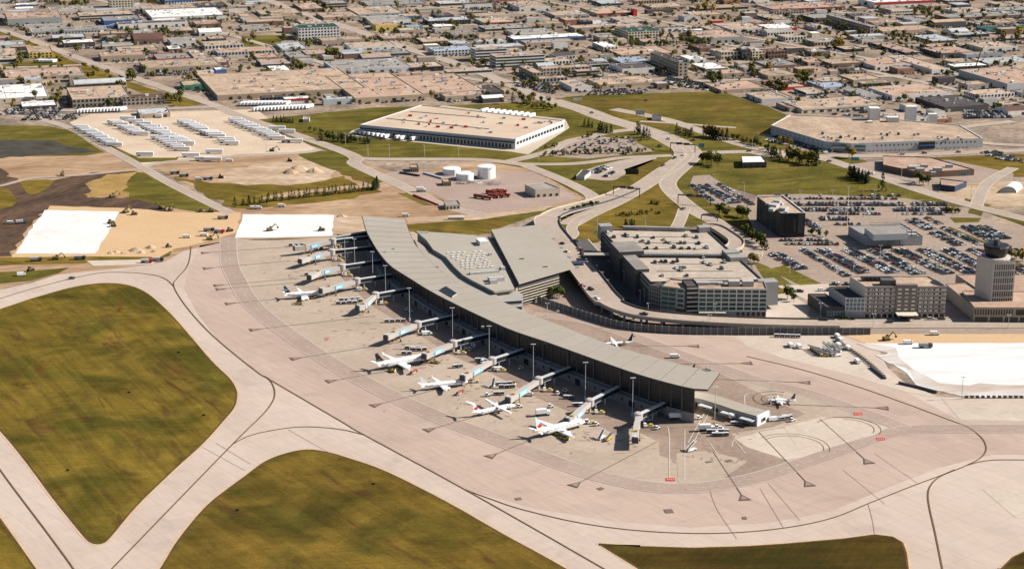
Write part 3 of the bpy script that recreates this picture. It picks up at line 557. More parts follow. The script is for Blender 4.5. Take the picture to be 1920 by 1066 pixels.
# solar/skylight strip on the roof
mb = MB(); RZ = 16.0
s4 = [P(*p, RZ+0.5) for p in ((826, 541), (836, 536), (857, 549), (848, 555))]; tprism(mb, [p[:2] for p in s4], RZ-0.6, RZ+0.5, STEEL, GLD); TM.part('roof_skylight', mb)
for x, y in ((722, 472), (738, 466), (1023, 642), (1330, 692), (1046, 583), (905, 612), (1325, 690), (1028, 640), (820, 500)):
    RZ = 14+6.5*min(1, max(0, (x-680)/650))**2; mb = MB(); p = P(x, y, RZ+0.6); mb.box((p[0], p[1], RZ+0.45), (1.8, 1.2, 0.9), UNIT); mb.beam((p[0], p[1], RZ), (p[0], p[1], RZ+2.2), 0.15, 0.15, STEEL); TM.part('roof_vent', mb)
# terminal head house
HH = T('terminal_hall', 'broad terminal hall with wavy edged grey roof and rows of small skylights', 'terminal', P(880, 500, 0))
Z2 = 16.0
r2 = roof_pts([(780, 433), (845, 437), (913, 444), (940, 490), (965, 541), (927, 546), (905, 535), (885, 525), (868, 515), (852, 500), (836, 481), (812, 467), (800, 450)], Z2)
mb = MB(); tprism(mb, r2, Z2-1.2, Z2, TROOF); HH.part('roof', mb)
mb = MB(); tprism(mb, inset(r2, 0.03), 0, Z2-1.22, CONCW); HH.part('wall', mb)
lo = roof_pts([(776, 447), (806, 470), (836, 486), (852, 505), (870, 521), (890, 532), (932, 553), (945, 568), (880, 548), (840, 524), (806, 496), (790, 478)], 13.6)
mb = MB(); tprism(mb, lo, 0, 13.6, CONCW, TROOF); HH.part('low_roof', mb)
sky = box_mesh('skylight', 1.7, 1.5, 0.8, WHITER, WHITER)
for r in range(8):
    for c in range(7):
        u, v = (c+0.5+0.4*(r % 2))/7.6, (r+0.5)/8.2
        if (r+c) % 5 == 4: continue
        a = lerp((833, 473), (912, 470), u); b = lerp((872, 507), (930, 503), u); q = lerp(a, b, v); HH.inst('skylight', sky, (*P(*q, Z2)[:2], Z2), 0.2)
for x, y, w, d, h in ((904, 457, 6, 10, 3), (908, 512, 20, 3, 1.5), (930, 526, 10, 5, 2.5), (925, 531, 5, 3, 2.5), (919, 478, 2, 2, 1.5), (942, 505, 3, 4, 2), (793, 437, 8, 1.5, 1)):
    p = P(x, y, Z2); mb = MB(); mb.box((p[0], p[1], Z2+h/2), (w, d, h), UNIT if w != 6 else WHITER, 0.3, None); HH.part('roof_unit', mb)
gp = roof_pts([(913, 444), (926, 446), (974, 533), (967, 541)], Z2-2)
mb = MB(); tprism(mb, gp, 0, Z2-2.0, CONCW, GLD); HH.part('glass_roof', mb)
RF = T('check_in_hall', 'tall check-in hall under a big slanted grey roof beside the elevated road', 'terminal', P(1000, 520, 0))
Z3 = 17.5
r3 = roof_pts([(921, 430), (1013, 421), (1078, 500), (973, 530)], Z3)
mb = MB(); q = [(p[0], p[1]) for p in r3]; tprism(mb, q, Z3-1.0, Z3, TROOF); RF.part('roof', mb)
b3 = [r3[0], lerp(r3[0], r3[1], 0.8), lerp(r3[3], r3[2], 0.72), lerp(r3[3], r3[2], 0.0)]
b3[2] = lerp(b3[2], b3[1], 0.03); b3[3] = lerp(b3[3], b3[0], 0.03)
mb = MB(); tprism(mb, b3, 0, Z3-1.05, GLD); RF.part('wall', mb)
a, b = b3[3], b3[2]; d = Vector((b[0]-a[0], b[1]-a[1], 0)).normalized(); n = Vector((d.y, -d.x, 0))
for k in range(7):
    z = 1.2+k*1.8; mb = MB(); mb.beam((a[0]+n.x*0.5, a[1]+n.y*0.5, z), (b[0]+n.x*0.5, b[1]+n.y*0.5, z), 0.35, 0.45, WALLS['cream'] if k else CONCW); RF.part('louvre', mb)
mb = MB(); mb.beam((a[0]+n.x*0.3, a[1]+n.y*0.3, 14.4), (b[0]+n.x*0.3, b[1]+n.y*0.3, 14.4), 0.3, 3.6, FRM); RF.part('fascia', mb)
for k in range(4):
    c = lerp(r3[1], r3[2], 0.3+0.22*k); mb = MB(); mb.box((c[0]+1.5, c[1], Z3-1.6), (4, 3, 0.2), GLL, 0.35, None, True); RF.part('canopy_panel', mb)
for x, y in ((980, 485), (1024, 500)):
    p = P(x, y, Z3); mb = MB(); mb.box((p[0], p[1], Z3+0.5), (2.2, 2.2, 1), UNIT); RF.part('roof_vent', mb)
WB = T('terminal_link', 'white banded link block between the concourse and the check-in hall', 'building', P(950, 585, 0))
wb = [P(925, 585+8)[:2], P(981, 586)[:2], P(981, 586)[:2], P(925, 593)[:2]]; w0, w1 = Vector(P(922, 592)), Vector(P(980, 588)); dd = Vector((-0.3, 0.95, 0))*24
q = [(w0.x, w0.y), (w1.x, w1.y), (w1.x+dd.x, w1.y+dd.y), (w0.x+dd.x, w0.y+dd.y)]
mb = MB(); tprism(mb, q, 0, 12.5, PAINTW, TROOF); WB.part('wall', mb)
for z in (4.0, 8.0):
    mb = MB(); mb.beam((w0.x+0.5, w0.y-0.15, z), (w1.x-0.5, w1.y-0.15, z), 0.25, 1.7, WIN); WB.part('window', mb)

# facade made of separate panes
def facade(th, a, b, z0, z1, nx, nz, gm, fm, mw=0.35, sh=0.9, out=0.12, key='w'):
    a = Vector((a[0], a[1], 0)); b = Vector((b[0], b[1], 0)); L_ = (b-a).length; d = (b-a)/L_; n = Vector((d.y, -d.x, 0)); rz = atan2(d.y, d.x)
    cw, ch = L_/nx, (z1-z0)/nz; pm = box_mesh('window', cw-mw, 0.1, ch-sh, gm)
    vm = box_mesh('mullion', mw, 0.3, z1-z0, fm); hm = box_mesh('floor_band', L_, 0.24, sh, fm)
    for i in range(nx):
        for j in range(nz):
            c = a+d*(cw*(i+0.5))+n*out; th.inst('window', pm, (c.x, c.y, z0+ch*j+sh/2), rz)
    if mw > 0.25:
        for i in range(nx+1): c = a+d*(cw*i)+n*(out+0.08); th.inst('mullion', vm, (c.x, c.y, z0), rz)
    for j in range(nz+1): c = a+d*(L_/2)+n*(out+0.02); th.inst('floor_band', hm, (c.x, c.y, z0+ch*j-sh/2), rz)
def punched(th, a, b, z0, z1, nx, nz, gm, wf=0.6, hf=0.5, out=0.06, nm='window'):
    a = Vector((a[0], a[1], 0)); b = Vector((b[0], b[1], 0)); L_ = (b-a).length; d = (b-a)/L_; n = Vector((d.y, -d.x, 0)); rz = atan2(d.y, d.x)
    cw, ch = L_/nx, (z1-z0)/nz; pm = box_mesh(nm, cw*wf, 0.14, ch*hf, gm)
    for i in range(nx):
        for j in range(nz): c = a+d*(cw*(i+0.5))+n*out; th.inst(nm, pm, (c.x, c.y, z0+ch*(j+(1-hf)/2)), rz)
def quadw(a, b, depth, dirang=None):
    """footprint from its front edge; depth metres straight back from the edge"""
    a = Vector((a[0], a[1])); b = Vector((b[0], b[1])); d = (b-a).normalized(); n = Vector((-d.y, d.x))
    if n.y < 0: n = -n
    if dirang is not None: n = Vector((sin(dirang), cos(dirang)))
    return [tuple(a), tuple(b), tuple(b+n*depth), tuple(a+n*depth)]
def shell(th, q, z0, z1, wm_, rm, par=0.7, wall='wall', roof='roof'):
    mb = MB(); q = ccw(list(q)); k = len(q); qi = inset(q, 0.012)
    for i in range(k):
        a, b = q[i], q[(i+1) % k]; ai, bi = qi[i], qi[(i+1) % k]
        mb.quad([(a[0], a[1], z0), (b[0], b[1], z0), (b[0], b[1], z1), (a[0], a[1], z1)], wm_)
        mb.quad([(a[0], a[1], z1), (b[0], b[1], z1), (bi[0], bi[1], z1), (ai[0], ai[1], z1)], wm_)
        mb.quad([(bi[0], bi[1], z1-par), (ai[0], ai[1], z1-par), (ai[0], ai[1], z1), (bi[0], bi[1], z1)], wm_)
    th.part(wall, mb); mb = MB(); mb.quad([(p[0], p[1], z1-par) for p in qi], rm); return th.part(roof, mb)

# parkade with offices
PKD = T('parking_garage', 'large multi-storey car park with sparse cars on its pale roof deck', 'car park', P(1290, 560))
PZ = 17.0
pq = roof_pts([(1220, 528), (1431, 524), (1326, 430), (1127, 429)], PZ)
DECK = mat('parking_deck', (226, 210, 192), vs=0.05, rgb2=(206, 190, 172), fs=0.3, fa=0.1)
shell(PKD, pq, 0, PZ, WALLS['dark'], DECK, par=0.9)
for k in range(5):
    for (a, b) in ((pq[3], pq[0]), (pq[1], pq[2])):
        d = Vector((b[0]-a[0], b[1]-a[1], 0)).normalized(); n = Vector((d.y, -d.x, 0))*0.2; mb = MB()
        mb.beam((a[0]+n.x, a[1]+n.y, 2.5+3.1*k), (b[0]+n.x, b[1]+n.y, 2.5+3.1*k), 0.4, 1.0, CONCW if k > 2 else WALLS['dark']); PKD.part('spandrel', mb)
def boxat(th, name, px, py, w, d, z0, z1, m, rz=0.0, top=None):
    p = P(px, py, z1); mb = MB(); mb.box((p[0], p[1], (z0+z1)/2), (w, d, z1-z0), m, rz, top); return th.part(name, mb)
gra = atan2(pq[3][1]-pq[0][1], pq[3][0]-pq[0][0])-pi/2
boxat(PKD, 'stair_tower', 1135, 421, 9, 9, 10, 20.5, CONCW, gra); boxat(PKD, 'stair_tower', 1319, 424, 8, 7, 10, 20, CONCW, gra)
boxat(PKD, 'lift_lobby', 1176, 462, 17, 26, 0, 20.5, WALLS['dark'], gra, GREYR); boxat(PKD, 'glass_stair', 1192, 491, 9, 36, 0, 18.2, WALLS['dark'], gra, GREYR)
boxat(PKD, 'stair_tower', 1370, 470, 10, 9, 6, 20, CONCW, gra); boxat(PKD, 'stair_tower', 1381, 478, 12, 12, 4, 19, CONCW, gra); boxat(PKD, 'stair_tower', 1439, 525, 12, 9, 3, 18.5, CONCW, gra)
a, b = P(1195, 478, PZ)[:2], P(1352, 479, PZ)[:2]; mb = MB(); mb.beam((a[0], a[1], PZ+0.2), (b[0], b[1], PZ+0.2), 3, 2.2, GREYR); PKD.part('ramp_wall', mb)
mb = MB(); mb.beam((a[0], a[1]-2.5, PZ-0.4), (b[0], b[1]-2.5, PZ-0.4), 2.2, 0.8, BLACK); PKD.part('ramp_slot', mb)
mb = MB(); 
for k in range(30):
    c = lerp(a, b, (k+0.5)/30); mb.box((c[0], c[1]-1.8, PZ+0.6), (2.4, 1.0, 1.2), STEEL)
PKD.part('railing', mb, kind='stuff')
for y, x0, x1 in ((442, 1165, 1300), (453, 1180, 1318), (464.5, 1195, 1330), (493, 1225, 1352), (506, 1232, 1375), (519, 1250, 1390)):
    a, b = P(x0, y, PZ), P(x1, y, PZ); mb = MB(); mb.beam((a[0], a[1], PZ-0.78), (b[0], b[1], PZ-0.78), 0.5, 0.25, WALLS['dark']); PKD.part('deck_joint', mb)
a, b = P(1168, 428, PZ), P(1285, 431, PZ); mb = MB(); mb.beam((a[0], a[1], PZ+0.5), (b[0], b[1], PZ+0.5), 3.5, 2.6, GREYR); PKD.part('roof_unit', mb)
OF = T('office_block', 'green glass office block with white frames on the front of the car park', 'office', P(1350, 594))
oz = 19.0
a, b = P(1309, 594), P(1436, 595); qo = quadw(a, b, 17); shell(OF, qo, 0, oz, WALLS['grey'], TAN)
facade(OF, a, b, 4.4, oz-0.6, 9, 5, GLG, WALLS['white'], 0.7, 0.9)
punched(OF, lerp(a, b, 0.55), b, 0.6, 3.8, 6, 1, WIN, 0.6, 0.8)
mb = MB(); c0, c1 = a, lerp(a, b, 0.4); mb.beam((c0[0], c0[1]-2, 4.0), (c1[0], c1[1]-2, 4.0), 5, 0.5, WALLS['cream']); OF.part('canopy', mb)
for x, y, w, d, h in ((1317, 528, 8, 4, 1.6), (1340, 528, 10, 3, 1.5), (1376, 525, 7, 6, 3.4), (1402, 525, 7, 6, 3.4), (1352, 530, 4, 2, 1.2)): boxat(OF, 'roof_unit', x, y, w, d, oz-0.6, oz-0.6+h, UNIT)
a2, b2 = P(1287, 595), P(1308.6, 594.2); q2 = quadw(a2, b2, 16); OD = T('office_tower', 'dark stair tower with pale bands between two glass office wings', 'office', a2)
shell(OD, q2, 0, oz+1.6, WALLS['dark'], DARKR); facade(OD, a2, b2, 1.5, oz, 1, 6, GLD, WALLS['silver'], 0.2, 0.8)
a3, b3_ = P(1239, 589), P(1286.4, 594.8); q3 = quadw(a3, b3_, 18); OW = T('office_wing', 'dark green glass office wing at the left corner of the car park', 'office', a3)
shell(OW, q3, 0, oz, WALLS['dark'], TAN); facade(OW, a3, lerp(a3, b3_, 0.58), 3.5, oz-0.5, 2, 5, GLG, WALLS['grey'], 0.3, 0.8); facade(OW, lerp(a3, b3_, 0.62), lerp(a3, b3_, 0.9), 6, oz-0.5, 1, 4, GLG, WALLS['silver'], 0.5, 0.8)
a4, b4 = P(1217, 583), P(1238.6, 589); q4 = quadw(a4, b4, 12); shell(OW, q4, 0, 17.5, WALLS['dark'], DARKR); facade(OW, a4, b4, 1, 16.5, 5, 6, GLD, STEEL, 0.3, 0.3)
# hotel by the front road
HT = T('airport_hotel', 'six storey grey brown banded hotel left of the control tower', 'hotel', P(1690, 596)); hz = 21.0
a, b = P(1620, 596), P(1771, 596); q = quadw(a, b, 24, R(-14)); shell(HT, q, 0, hz, mat('hotel_wall', (0.72, 0.65, 0.58), rand=0.05, raw=True), TAN, 0.8)
m_ = mat('hotel_dark_band', (0.36, 0.31, 0.27), rand=0.05, raw=True)
for k in range(7):
    mb = MB(); z = 3.4+2.75*k; mb.beam((a[0], a[1]-0.06, z), (b[0], b[1]-0.06, z), 0.14, 1.25, m_); HT.part('brick_band', mb)
punched(HT, lerp(a, b, 0.02), lerp(a, b, 0.37), 3.6, 20.2, 9, 6, WIN, 0.62, 0.46, 0.16); punched(HT, lerp(a, b, 0.64), lerp(a, b, 0.98), 3.6, 20.2, 9, 6, WIN, 0.62, 0.46, 0.16)
pw = mat('blind_window', (0.75, 0.73, 0.7), rand=0.4, raw=True)
punched(HT, lerp(a, b, 0.03), lerp(a, b, 0.38), 3.6, 20.2, 5, 6, pw, 0.5, 0.36, 0.24, 'window_blind'); punched(HT, lerp(a, b, 0.65), lerp(a, b, 0.99), 3.6, 20.2, 5, 6, pw, 0.5, 0.36, 0.24, 'window_blind')
c0, c1 = lerp(a, b, 0.375), lerp(a, b, 0.635); mb = MB(); mb.prism([(c0[0], c0[1]-1.2), (c1[0], c1[1]-1.2), (c1[0], c1[1]+3), (c0[0], c0[1]+3)], 4, hz+1.2, mat('hotel_bay', (0.22, 0.185, 0.16), raw=True)); HT.part('centre_bay', mb)
punched(HT, (c0[0], c0[1]-1.2), (c1[0], c1[1]-1.2), 5, 20.5, 3, 6, pw, 0.5, 0.4, 0.1)
mb = MB(); mb.prism([(c0[0], c0[1]-9), (c1[0], c1[1]-9), (c1[0], c1[1]), (c0[0], c0[1])], 3.9, 4.6, WALLS['tan'], WALLS['cream']); HT.part('entrance_canopy', mb)
mb = MB(); mb.beam((c0[0]+3, c0[1]-9.1, 4.25), (c1[0]-3, c1[1]-9.1, 4.25), 0.2, 0.5, PAINTW); HT.part('sign_board', mb)
punched(HT, (a[0], a[1]), (b[0], b[1]), 0.3, 3.0, 14, 1, WIN, 0.7, 0.8, 0.1)
boxat(HT, 'roof_plant', 1665, 523, 9, 6, hz-1, hz+3, WALLS['dark']); 
for x in range(1616, 1668, 8): boxat(HT, 'solar_panel', x+4, 519, 3, 4, hz, hz+1.6, GLD, R(14))
AN = T('hotel_annex', 'low dark roofed hotel annex with a pale glass hall', 'building', P(1600, 596))
a, b = P(1584, 596), P(1619.4, 596); q = quadw(a, b, 26, R(-14)); shell(AN, q, 0, 13.5, WALLS['grey'], DARKR); facade(AN, a, b, 5, 13, 5, 3, GLL, PAINTW, 0.35, 0.4)
a, b = P(1549, 596), P(1583.4, 596); q = quadw(a, b, 30, R(-14)); shell(AN, q, 0, 7.5, WALLS['dark'], DARKR, 0.6, 'low_wing_wall', 'low_wing_roof'); punched(AN, a, b, 0.5, 5.5, 6, 1, GLL, 0.8, 0.8)
# old terminal and control tower
OT = T('old_terminal', 'old modernist terminal with finned windows and flat pink brown roof at the right edge', 'terminal', P(1860, 604))
a, b = P(1825, 604), P(2080, 606); q = quadw(a, b, 36); shell(OT, q, 0, 10, WALLS['stone'], ROSE, 0.5); punched(OT, a, lerp(a, b, 0.29), 4.5, 9, 15, 1, WIN, 0.5, 0.8); punched(OT, lerp(a, b, .3), b, 4.5, 9, 8, 1, WIN, 0.85, 0.8)
punched(OT, a, b, 0.2, 3.8, 9, 1, WIN, 0.85, 0.9)
a, b = P(1774, 588), P(1823.5, 602); q = [a[:2], b[:2], P(1880, 552)[:2], P(1776, 548)[:2]]; q = [P(1822, 598)[:2], P(1870, 584)[:2], P(1850, 553)[:2], P(1771, 556)[:2]]; shell(OT, q, 0, 9, WALLS['stone'], ROSE, 0.5, 'rear_wall', 'rear_roof')
a, b = P(1850, 580), P(2080, 580); q = quadw(a, b, 50, R(-10)); shell(OT, q, 0, 9.6, WALLS['stone'], ROSE, 0.5, 'rear_wall', 'rear_roof')
CT = T('control_tower', 'square stone control tower with dark round cab and rows of windows', 'tower', P(1872, 586)); tz = 35.5
ang = R(-12); c = Vector(P(1863, 490, tz)); wx = Vector((cos(R(2)), sin(R(2)), 0)); fr = 14.2; e = Vector((-0.42, 0.9, 0)).normalized()*16
q = [(c.x, c.y), (c.x+wx.x*fr, c.y+wx.y*fr), (c.x+wx.x*fr+e.x, c.y+wx.y*fr+e.y), (c.x+e.x, c.y+e.y)]
TST = mat('tower_stone', (0.52, 0.48, 0.43), var=0.06, vs=0.3, raw=True)
shell(CT, q, 0, tz, TST, GREYR, 0.6)
for k in range(6):
    punched(CT, lerp(q[0], q[1], 0.05), lerp(q[0], q[1], 0.95), 8+k*4.4, 11.6+k*4.4, 9, 1, WIN, 0.55, 0.9)
    mb = MB(); z = 12+k*4.4; mb.beam((q[0][0], q[0][1]-0.15, z), (q[1][0], q[1][1]-0.15, z), 0.3, 0.5, TST); CT.part('floor_band', mb)
cc = Vector(((q[0][0]+q[2][0])/2-0.5, (q[0][1]+q[2][1])/2, 0))
def cyl(th, name, c, z0, z1, r0, r1, m, k=16):
    mb = MB(); mb.tube((c[0], c[1], z0), (c[0], c[1], z1), r0, r1, m, k); return th.part(name, mb)
cyl(CT, 'balcony', cc, tz+0.5, tz+1.6, 9.2, 9.2, TST, 20); cyl(CT, 'cab_base', cc, tz+1.6, tz+4.4, 6.0, 7.4, BLACK, 12); cyl(CT, 'cab_glass', cc, tz+4.4, tz+8.0, 7.4, 8.0, mat('smoked_glass', (.02, .02, .022), rough=.5, var=0, raw=True), 12)
cyl(CT, 'cab_roof', cc, tz+8.0, tz+9.0, 8.4, 7.8, BLACK, 12); cyl(CT, 'antenna', (cc[0]-3, cc[1]), tz+9.0, tz+16, 0.15, 0.1, STEEL, 6); cyl(CT, 'antenna', (cc[0]+3, cc[1]), tz+9.0, tz+15, 0.15, 0.1, STEEL, 6); cyl(CT, 'roof_unit', (cc[0], cc[1]), tz+9.0, tz+12.4, 2, 2, WALLS['dark'], 8)
# black office building
BB = T('black_office', 'seven storey black office building with pale roof deck and curved left side', 'office', P(1484, 446)); bz = 18.5
fa, fb = P(1462, 445), P(1508, 445); bl, br = P(1418, 413), P(1466, 411)
q = [fa[:2], fb[:2], br[:2], bl[:2]]; DK = mat('charcoal_cladding', (0.045, 0.043, 0.047), rand=0.08, raw=True)
lm = lerp(fa, bl, 0.45); q = [fa[:2], fb[:2], br[:2], bl[:2], (lm[0]+4, lm[1]+1)]
shell(BB, [fa[:2], fb[:2], br[:2], bl[:2]], 0, bz, DK, TAN, 0.5)
mb = MB(); mb.prism([(fa[0]+3.5, fa[1]-0.6), (fa[0]+12.5, fa[1]-0.6), (fa[0]+12.5, fa[1]+0.2), (fa[0]+3.5, fa[1]+0.2)], 4, bz-2, BLACK); BB.part('dark_bay', mb)
mb = MB(); mb.prism([(fa[0]+13, fa[1]-0.4), (fb[0]-1, fb[1]-0.4), (fb[0]-1, fb[1]+0.2), (fa[0]+13, fa[1]+0.2)], 3.6, bz-0.8, mat('grey_cladding', (0.1, 0.093, 0.1), raw=True)); BB.part('grey_bay', mb)
punched(BB, (fa[0]+9, fa[1]-0.6), (fa[0]+12, fa[1]-0.6), 4.5, bz-4, 1, 5, GLG, 0.6, 0.5, 0.08)
punched(BB, bl, fa, 2, bz-0.5, 11, 6, GLG, 0.5, 0.55, 0.1); punched(BB, bl, fa, 2, bz-0.5, 4, 1, mat('grey_cladding', (0.1, 0.093, 0.1), raw=True), 0.14, 1, 0.14, 'wall_panel')
mb = MB(); 
for (a, b) in ((fa, fb), (fb, br), (br, bl)): mb.beam((a[0], a[1], bz+0.15), (b[0], b[1], bz+0.15), 1.0, 0.5, WALLS['silver'])
BB.part('roof_rim', mb)
for x, y, w, d, h in ((1452, 382, 6, 8, 2.2), (1458, 375, 5, 5, 2), (1448, 390, 4, 6, 2), (1470, 388, 5, 8, 2.4), (1474, 396, 3, 3, 1.5), (1440, 380, 3, 4, 1.5), (1465, 380, 3, 4, 1.5)): boxat(BB, 'roof_unit', x, y, w, d, bz-0.5, bz-0.5+h, UNIT, R(-30))
# modular steel building in the car park
MBD = T('metal_clad_building', 'low silver metal building with raised roof plant among the parked cars', 'building', P(1670, 459)); mz = 7.5
fa, fb = P(1622, 461), P(1729, 460); bl = P(1590, 441); br = P(1690, 437); shell(MBD, [fa[:2], fb[:2], br[:2], bl[:2]], 0, mz, WALLS['silver'], GREYR)
boxat(MBD, 'penthouse', 1662, 432, 26, 20, mz-0.5, mz+4, WALLS['silver'], R(8), GREYR); punched(MBD, bl, fa, 0, 6.5, 12, 1, WALLS['grey'], 0.25, 1, 0.1, 'wall_fin'); punched(MBD, lerp(fa, fb, 0.38), lerp(fa, fb, .62), 0.5, 5.6, 7, 1, WIN, 0.3, 0.8)
for k in range(6): boxat(MBD, 'roof_unit', 1695+(k % 3)*9, 432+(k//3)*6, 4, 4, mz-0.5, mz+1.2, UNIT)
for k in range(4): mb = MB(); p = lerp(br, fb, 0.2*k+0.1); mb.beam((p[0]-26, p[1], mz+1.4), (p[0]-2, p[1], mz+1.4), 0.3, 0.3, STEEL); MBD.part('roof_rail', mb)

# elevated road
ER = [(1185, 352, 0.6), (1150, 367, 0.9), (1120, 377, 1.5), (1085, 386, 3), (1052, 395, 5.5), (1028, 408, 7), (1028, 424, 7), (1048, 450, 7), (1070, 476, 7), (1092, 503, 7), (1113, 530, 7), (1134, 556, 7), (1158, 573, 7), (1200, 586, 7), (1262, 594, 6.5), (1330, 599, 5), (1420, 603, 3), (1500, 605, 1.4), (1570, 606, 0.7)]
w3 = smooth([P(x, y, z) for x, y, z in ER], 7, False); l2 = [(p[0], p[1]) for p in w3]
VI = T('elevated_road', 'curved elevated departures road with concrete parapets past the check-in hall', 'bridge', P(1092, 503, 0))
def wid(i): return 15 if i < 35 or i > 80 else 19
A_, B_ = [], []
for i in range(len(l2)):
    a, b = offs(l2[max(i-1, 0):i+2], wid(i)); k = 1 if i > 0 else 0; A_.append(a[min(k, len(a)-1)]); B_.append(b[min(k, len(b)-1)])
mb = MB(); q = mb.mi(ROADM); q2 = mb.mi(CONCW)
for i, p in enumerate(w3): z = p[2]; mb.v += [(*A_[i], z), (*B_[i], z), (*A_[i], max(z-1.6, 0.02)), (*B_[i], max(z-1.6, 0.02))]
for i in range(len(w3)-1):
    n = 4*i; mb.f += [(n+1, n+5, n+4, n), (n, n+4, n+6, n+2), (n+3, n+7, n+5, n+1), (n+2, n+6, n+7, n+3)]; mb.m += [q, q2, q2, q2]
VI.part('road_deck', mb)
for e, m_ in ((A_, WALLS['dark']), (B_, KERB)):
    mb = MB()
    for i in range(len(w3)-1): mb.beam((*e[i], w3[i][2]+0.45), (*e[i+1], w3[i+1][2]+0.45), 0.5, 1.1, m_)
    VI.part('parapet', mb)
pm = {}
for i in range(20, len(w3)-26, 4):
    z = w3[i][2]-1.6
    if z < 1.5: continue
    for f in (0.22, 0.78): c = lerp(A_[i], B_[i], f); mb = MB(); mb.box((c[0], c[1], z/2), (1.5, 1.5, z), CONCW); VI.part('pier', mb)
# ramp loop beside the car park
RP = T('ramp_loop', 'pale concrete ramp loop at the far right corner of the car park', 'ramp', P(1370, 450))
l = smooth([P(*p, 5) for p in ((1322, 424), (1340, 424), (1362, 436), (1380, 450), (1376, 461), (1358, 466), (1340, 462))], 6, False); mb = MB(); ribbon_mb(mb, [p[:2] for p in l], 11, 4.6, ROADM); RP.part('road_deck', mb)
a, b = offs([p[:2] for p in l], 11)
for e in (a, b):
    mb = MB()
    for i in range(len(e)-1): mb.beam((*e[i], 4.4), (*e[i+1], 4.4), 0.5, 2.6, KERB)
    RP.part('parapet', mb)
mb = MB()
for i in range(2, len(l)-2, 5): mb.box((l[i][0], l[i][1], 2.1), (6, 1.5, 4.2), CONCW)
RP.part('pier', mb)
# link bridge car park - terminal
LB = T('pedestrian_bridge', 'flat roofed pedestrian bridge between the car park and the elevated road', 'bridge', P(1115, 485))
a, b = P(1095, 478, 10), P(1142, 478, 10); mb = MB(); mb.beam((a[0], a[1], 9), (b[0], b[1], 9), 6, 3, WALLS['dark']); LB.part('wall', mb); mb = MB(); mb.beam((a[0], a[1], 10.7), (b[0], b[1], 10.7), 7, 0.4, TROOF); LB.part('roof', mb)
a, b = P(1072, 491, 9), P(1100, 490, 9); mb = MB(); mb.beam((a[0], a[1], 8.8), (b[0], b[1], 8.8), 5, 0.5, WALLS['navy']); LB.part('canopy', mb)
# blast fence
BF = T('blast_fence', 'long dark grey panelled blast fence along the back of the apron', 'fence', P(1240, 624))
l = smooth([P(*p)[:2] for p in ((1008, 567), (1050, 581), (1117, 603), (1170, 617), (1240, 624), (1310, 627), (1380, 627.5), (1500, 627.5), (1632, 627.5))], 8, False)
tot = sum(hypot(b[0]-a[0], b[1]-a[1]) for a, b in zip(l, l[1:])); n = int(tot/4.2); l = resample(l, n); pm = box_mesh('panel', tot/n-0.25, 0.3, 4.6, FENCEM); fm = box_mesh('post', 0.35, 0.7, 4.8, STEEL)
for i in range(n):
    a, b = l[i], l[i+1]; c = lerp(a, b, 0.5); rz = atan2(b[1]-a[1], b[0]-a[0]); BF.inst('panel', pm, (c[0], c[1], 0), rz); BF.inst('post', fm, (a[0], a[1], 0), rz)

# generic sheds and city blocks ------------------------------------------------
TH = R(18); GX = Vector((cos(TH), sin(TH))); GY = Vector((-sin(TH), cos(TH)))
BUILT = []
def g(p): v = Vector(p[:2]); return (v.dot(GX), v.dot(GY))
def nsec(p): return bool(p)
NWALL = {}
COLW = dict(white='white', cream='cream', tan='tan', grey='grey', dark='dark grey', brown='brown', red='red', blue='blue', navy='navy blue', teal='teal', brick='brick red', yellow='yellow', silver='silver', stone='sandstone', green='green')
ROOFN = dict(tan='tan', rose='pinkish', grey='grey', dark='dark', white='white', brown='brown', green='green', yellow='yellow', blue='pale blue', steel='steel')
def building(x0, yb, x1, hpx, dy, wall, roof, kind='warehouse', style=0, label=None, group=None, stripe=None, rtype=0, nwin=0):
    """x0,yb front-left foot; x1 front-right; hpx wall height; dy apparent roof depth (all as seen in the photograph)"""
    s = scl(yb); dep = atan2(H, P(x0, yb)[1]); p0 = Vector(P(x0, yb)[:2]); w = (x1-x0)/s; 
    h = max(3.0, hpx/(s*cos(dep))); dpt = max(8, dy/(s*sin(dep)*0.95)); w = w/(cos(TH)+sin(TH)*(x0-960)/F)
    return gbuild(p0, w, dpt, h, wall, roof, kind, style, label, group, stripe, rtype, nwin)
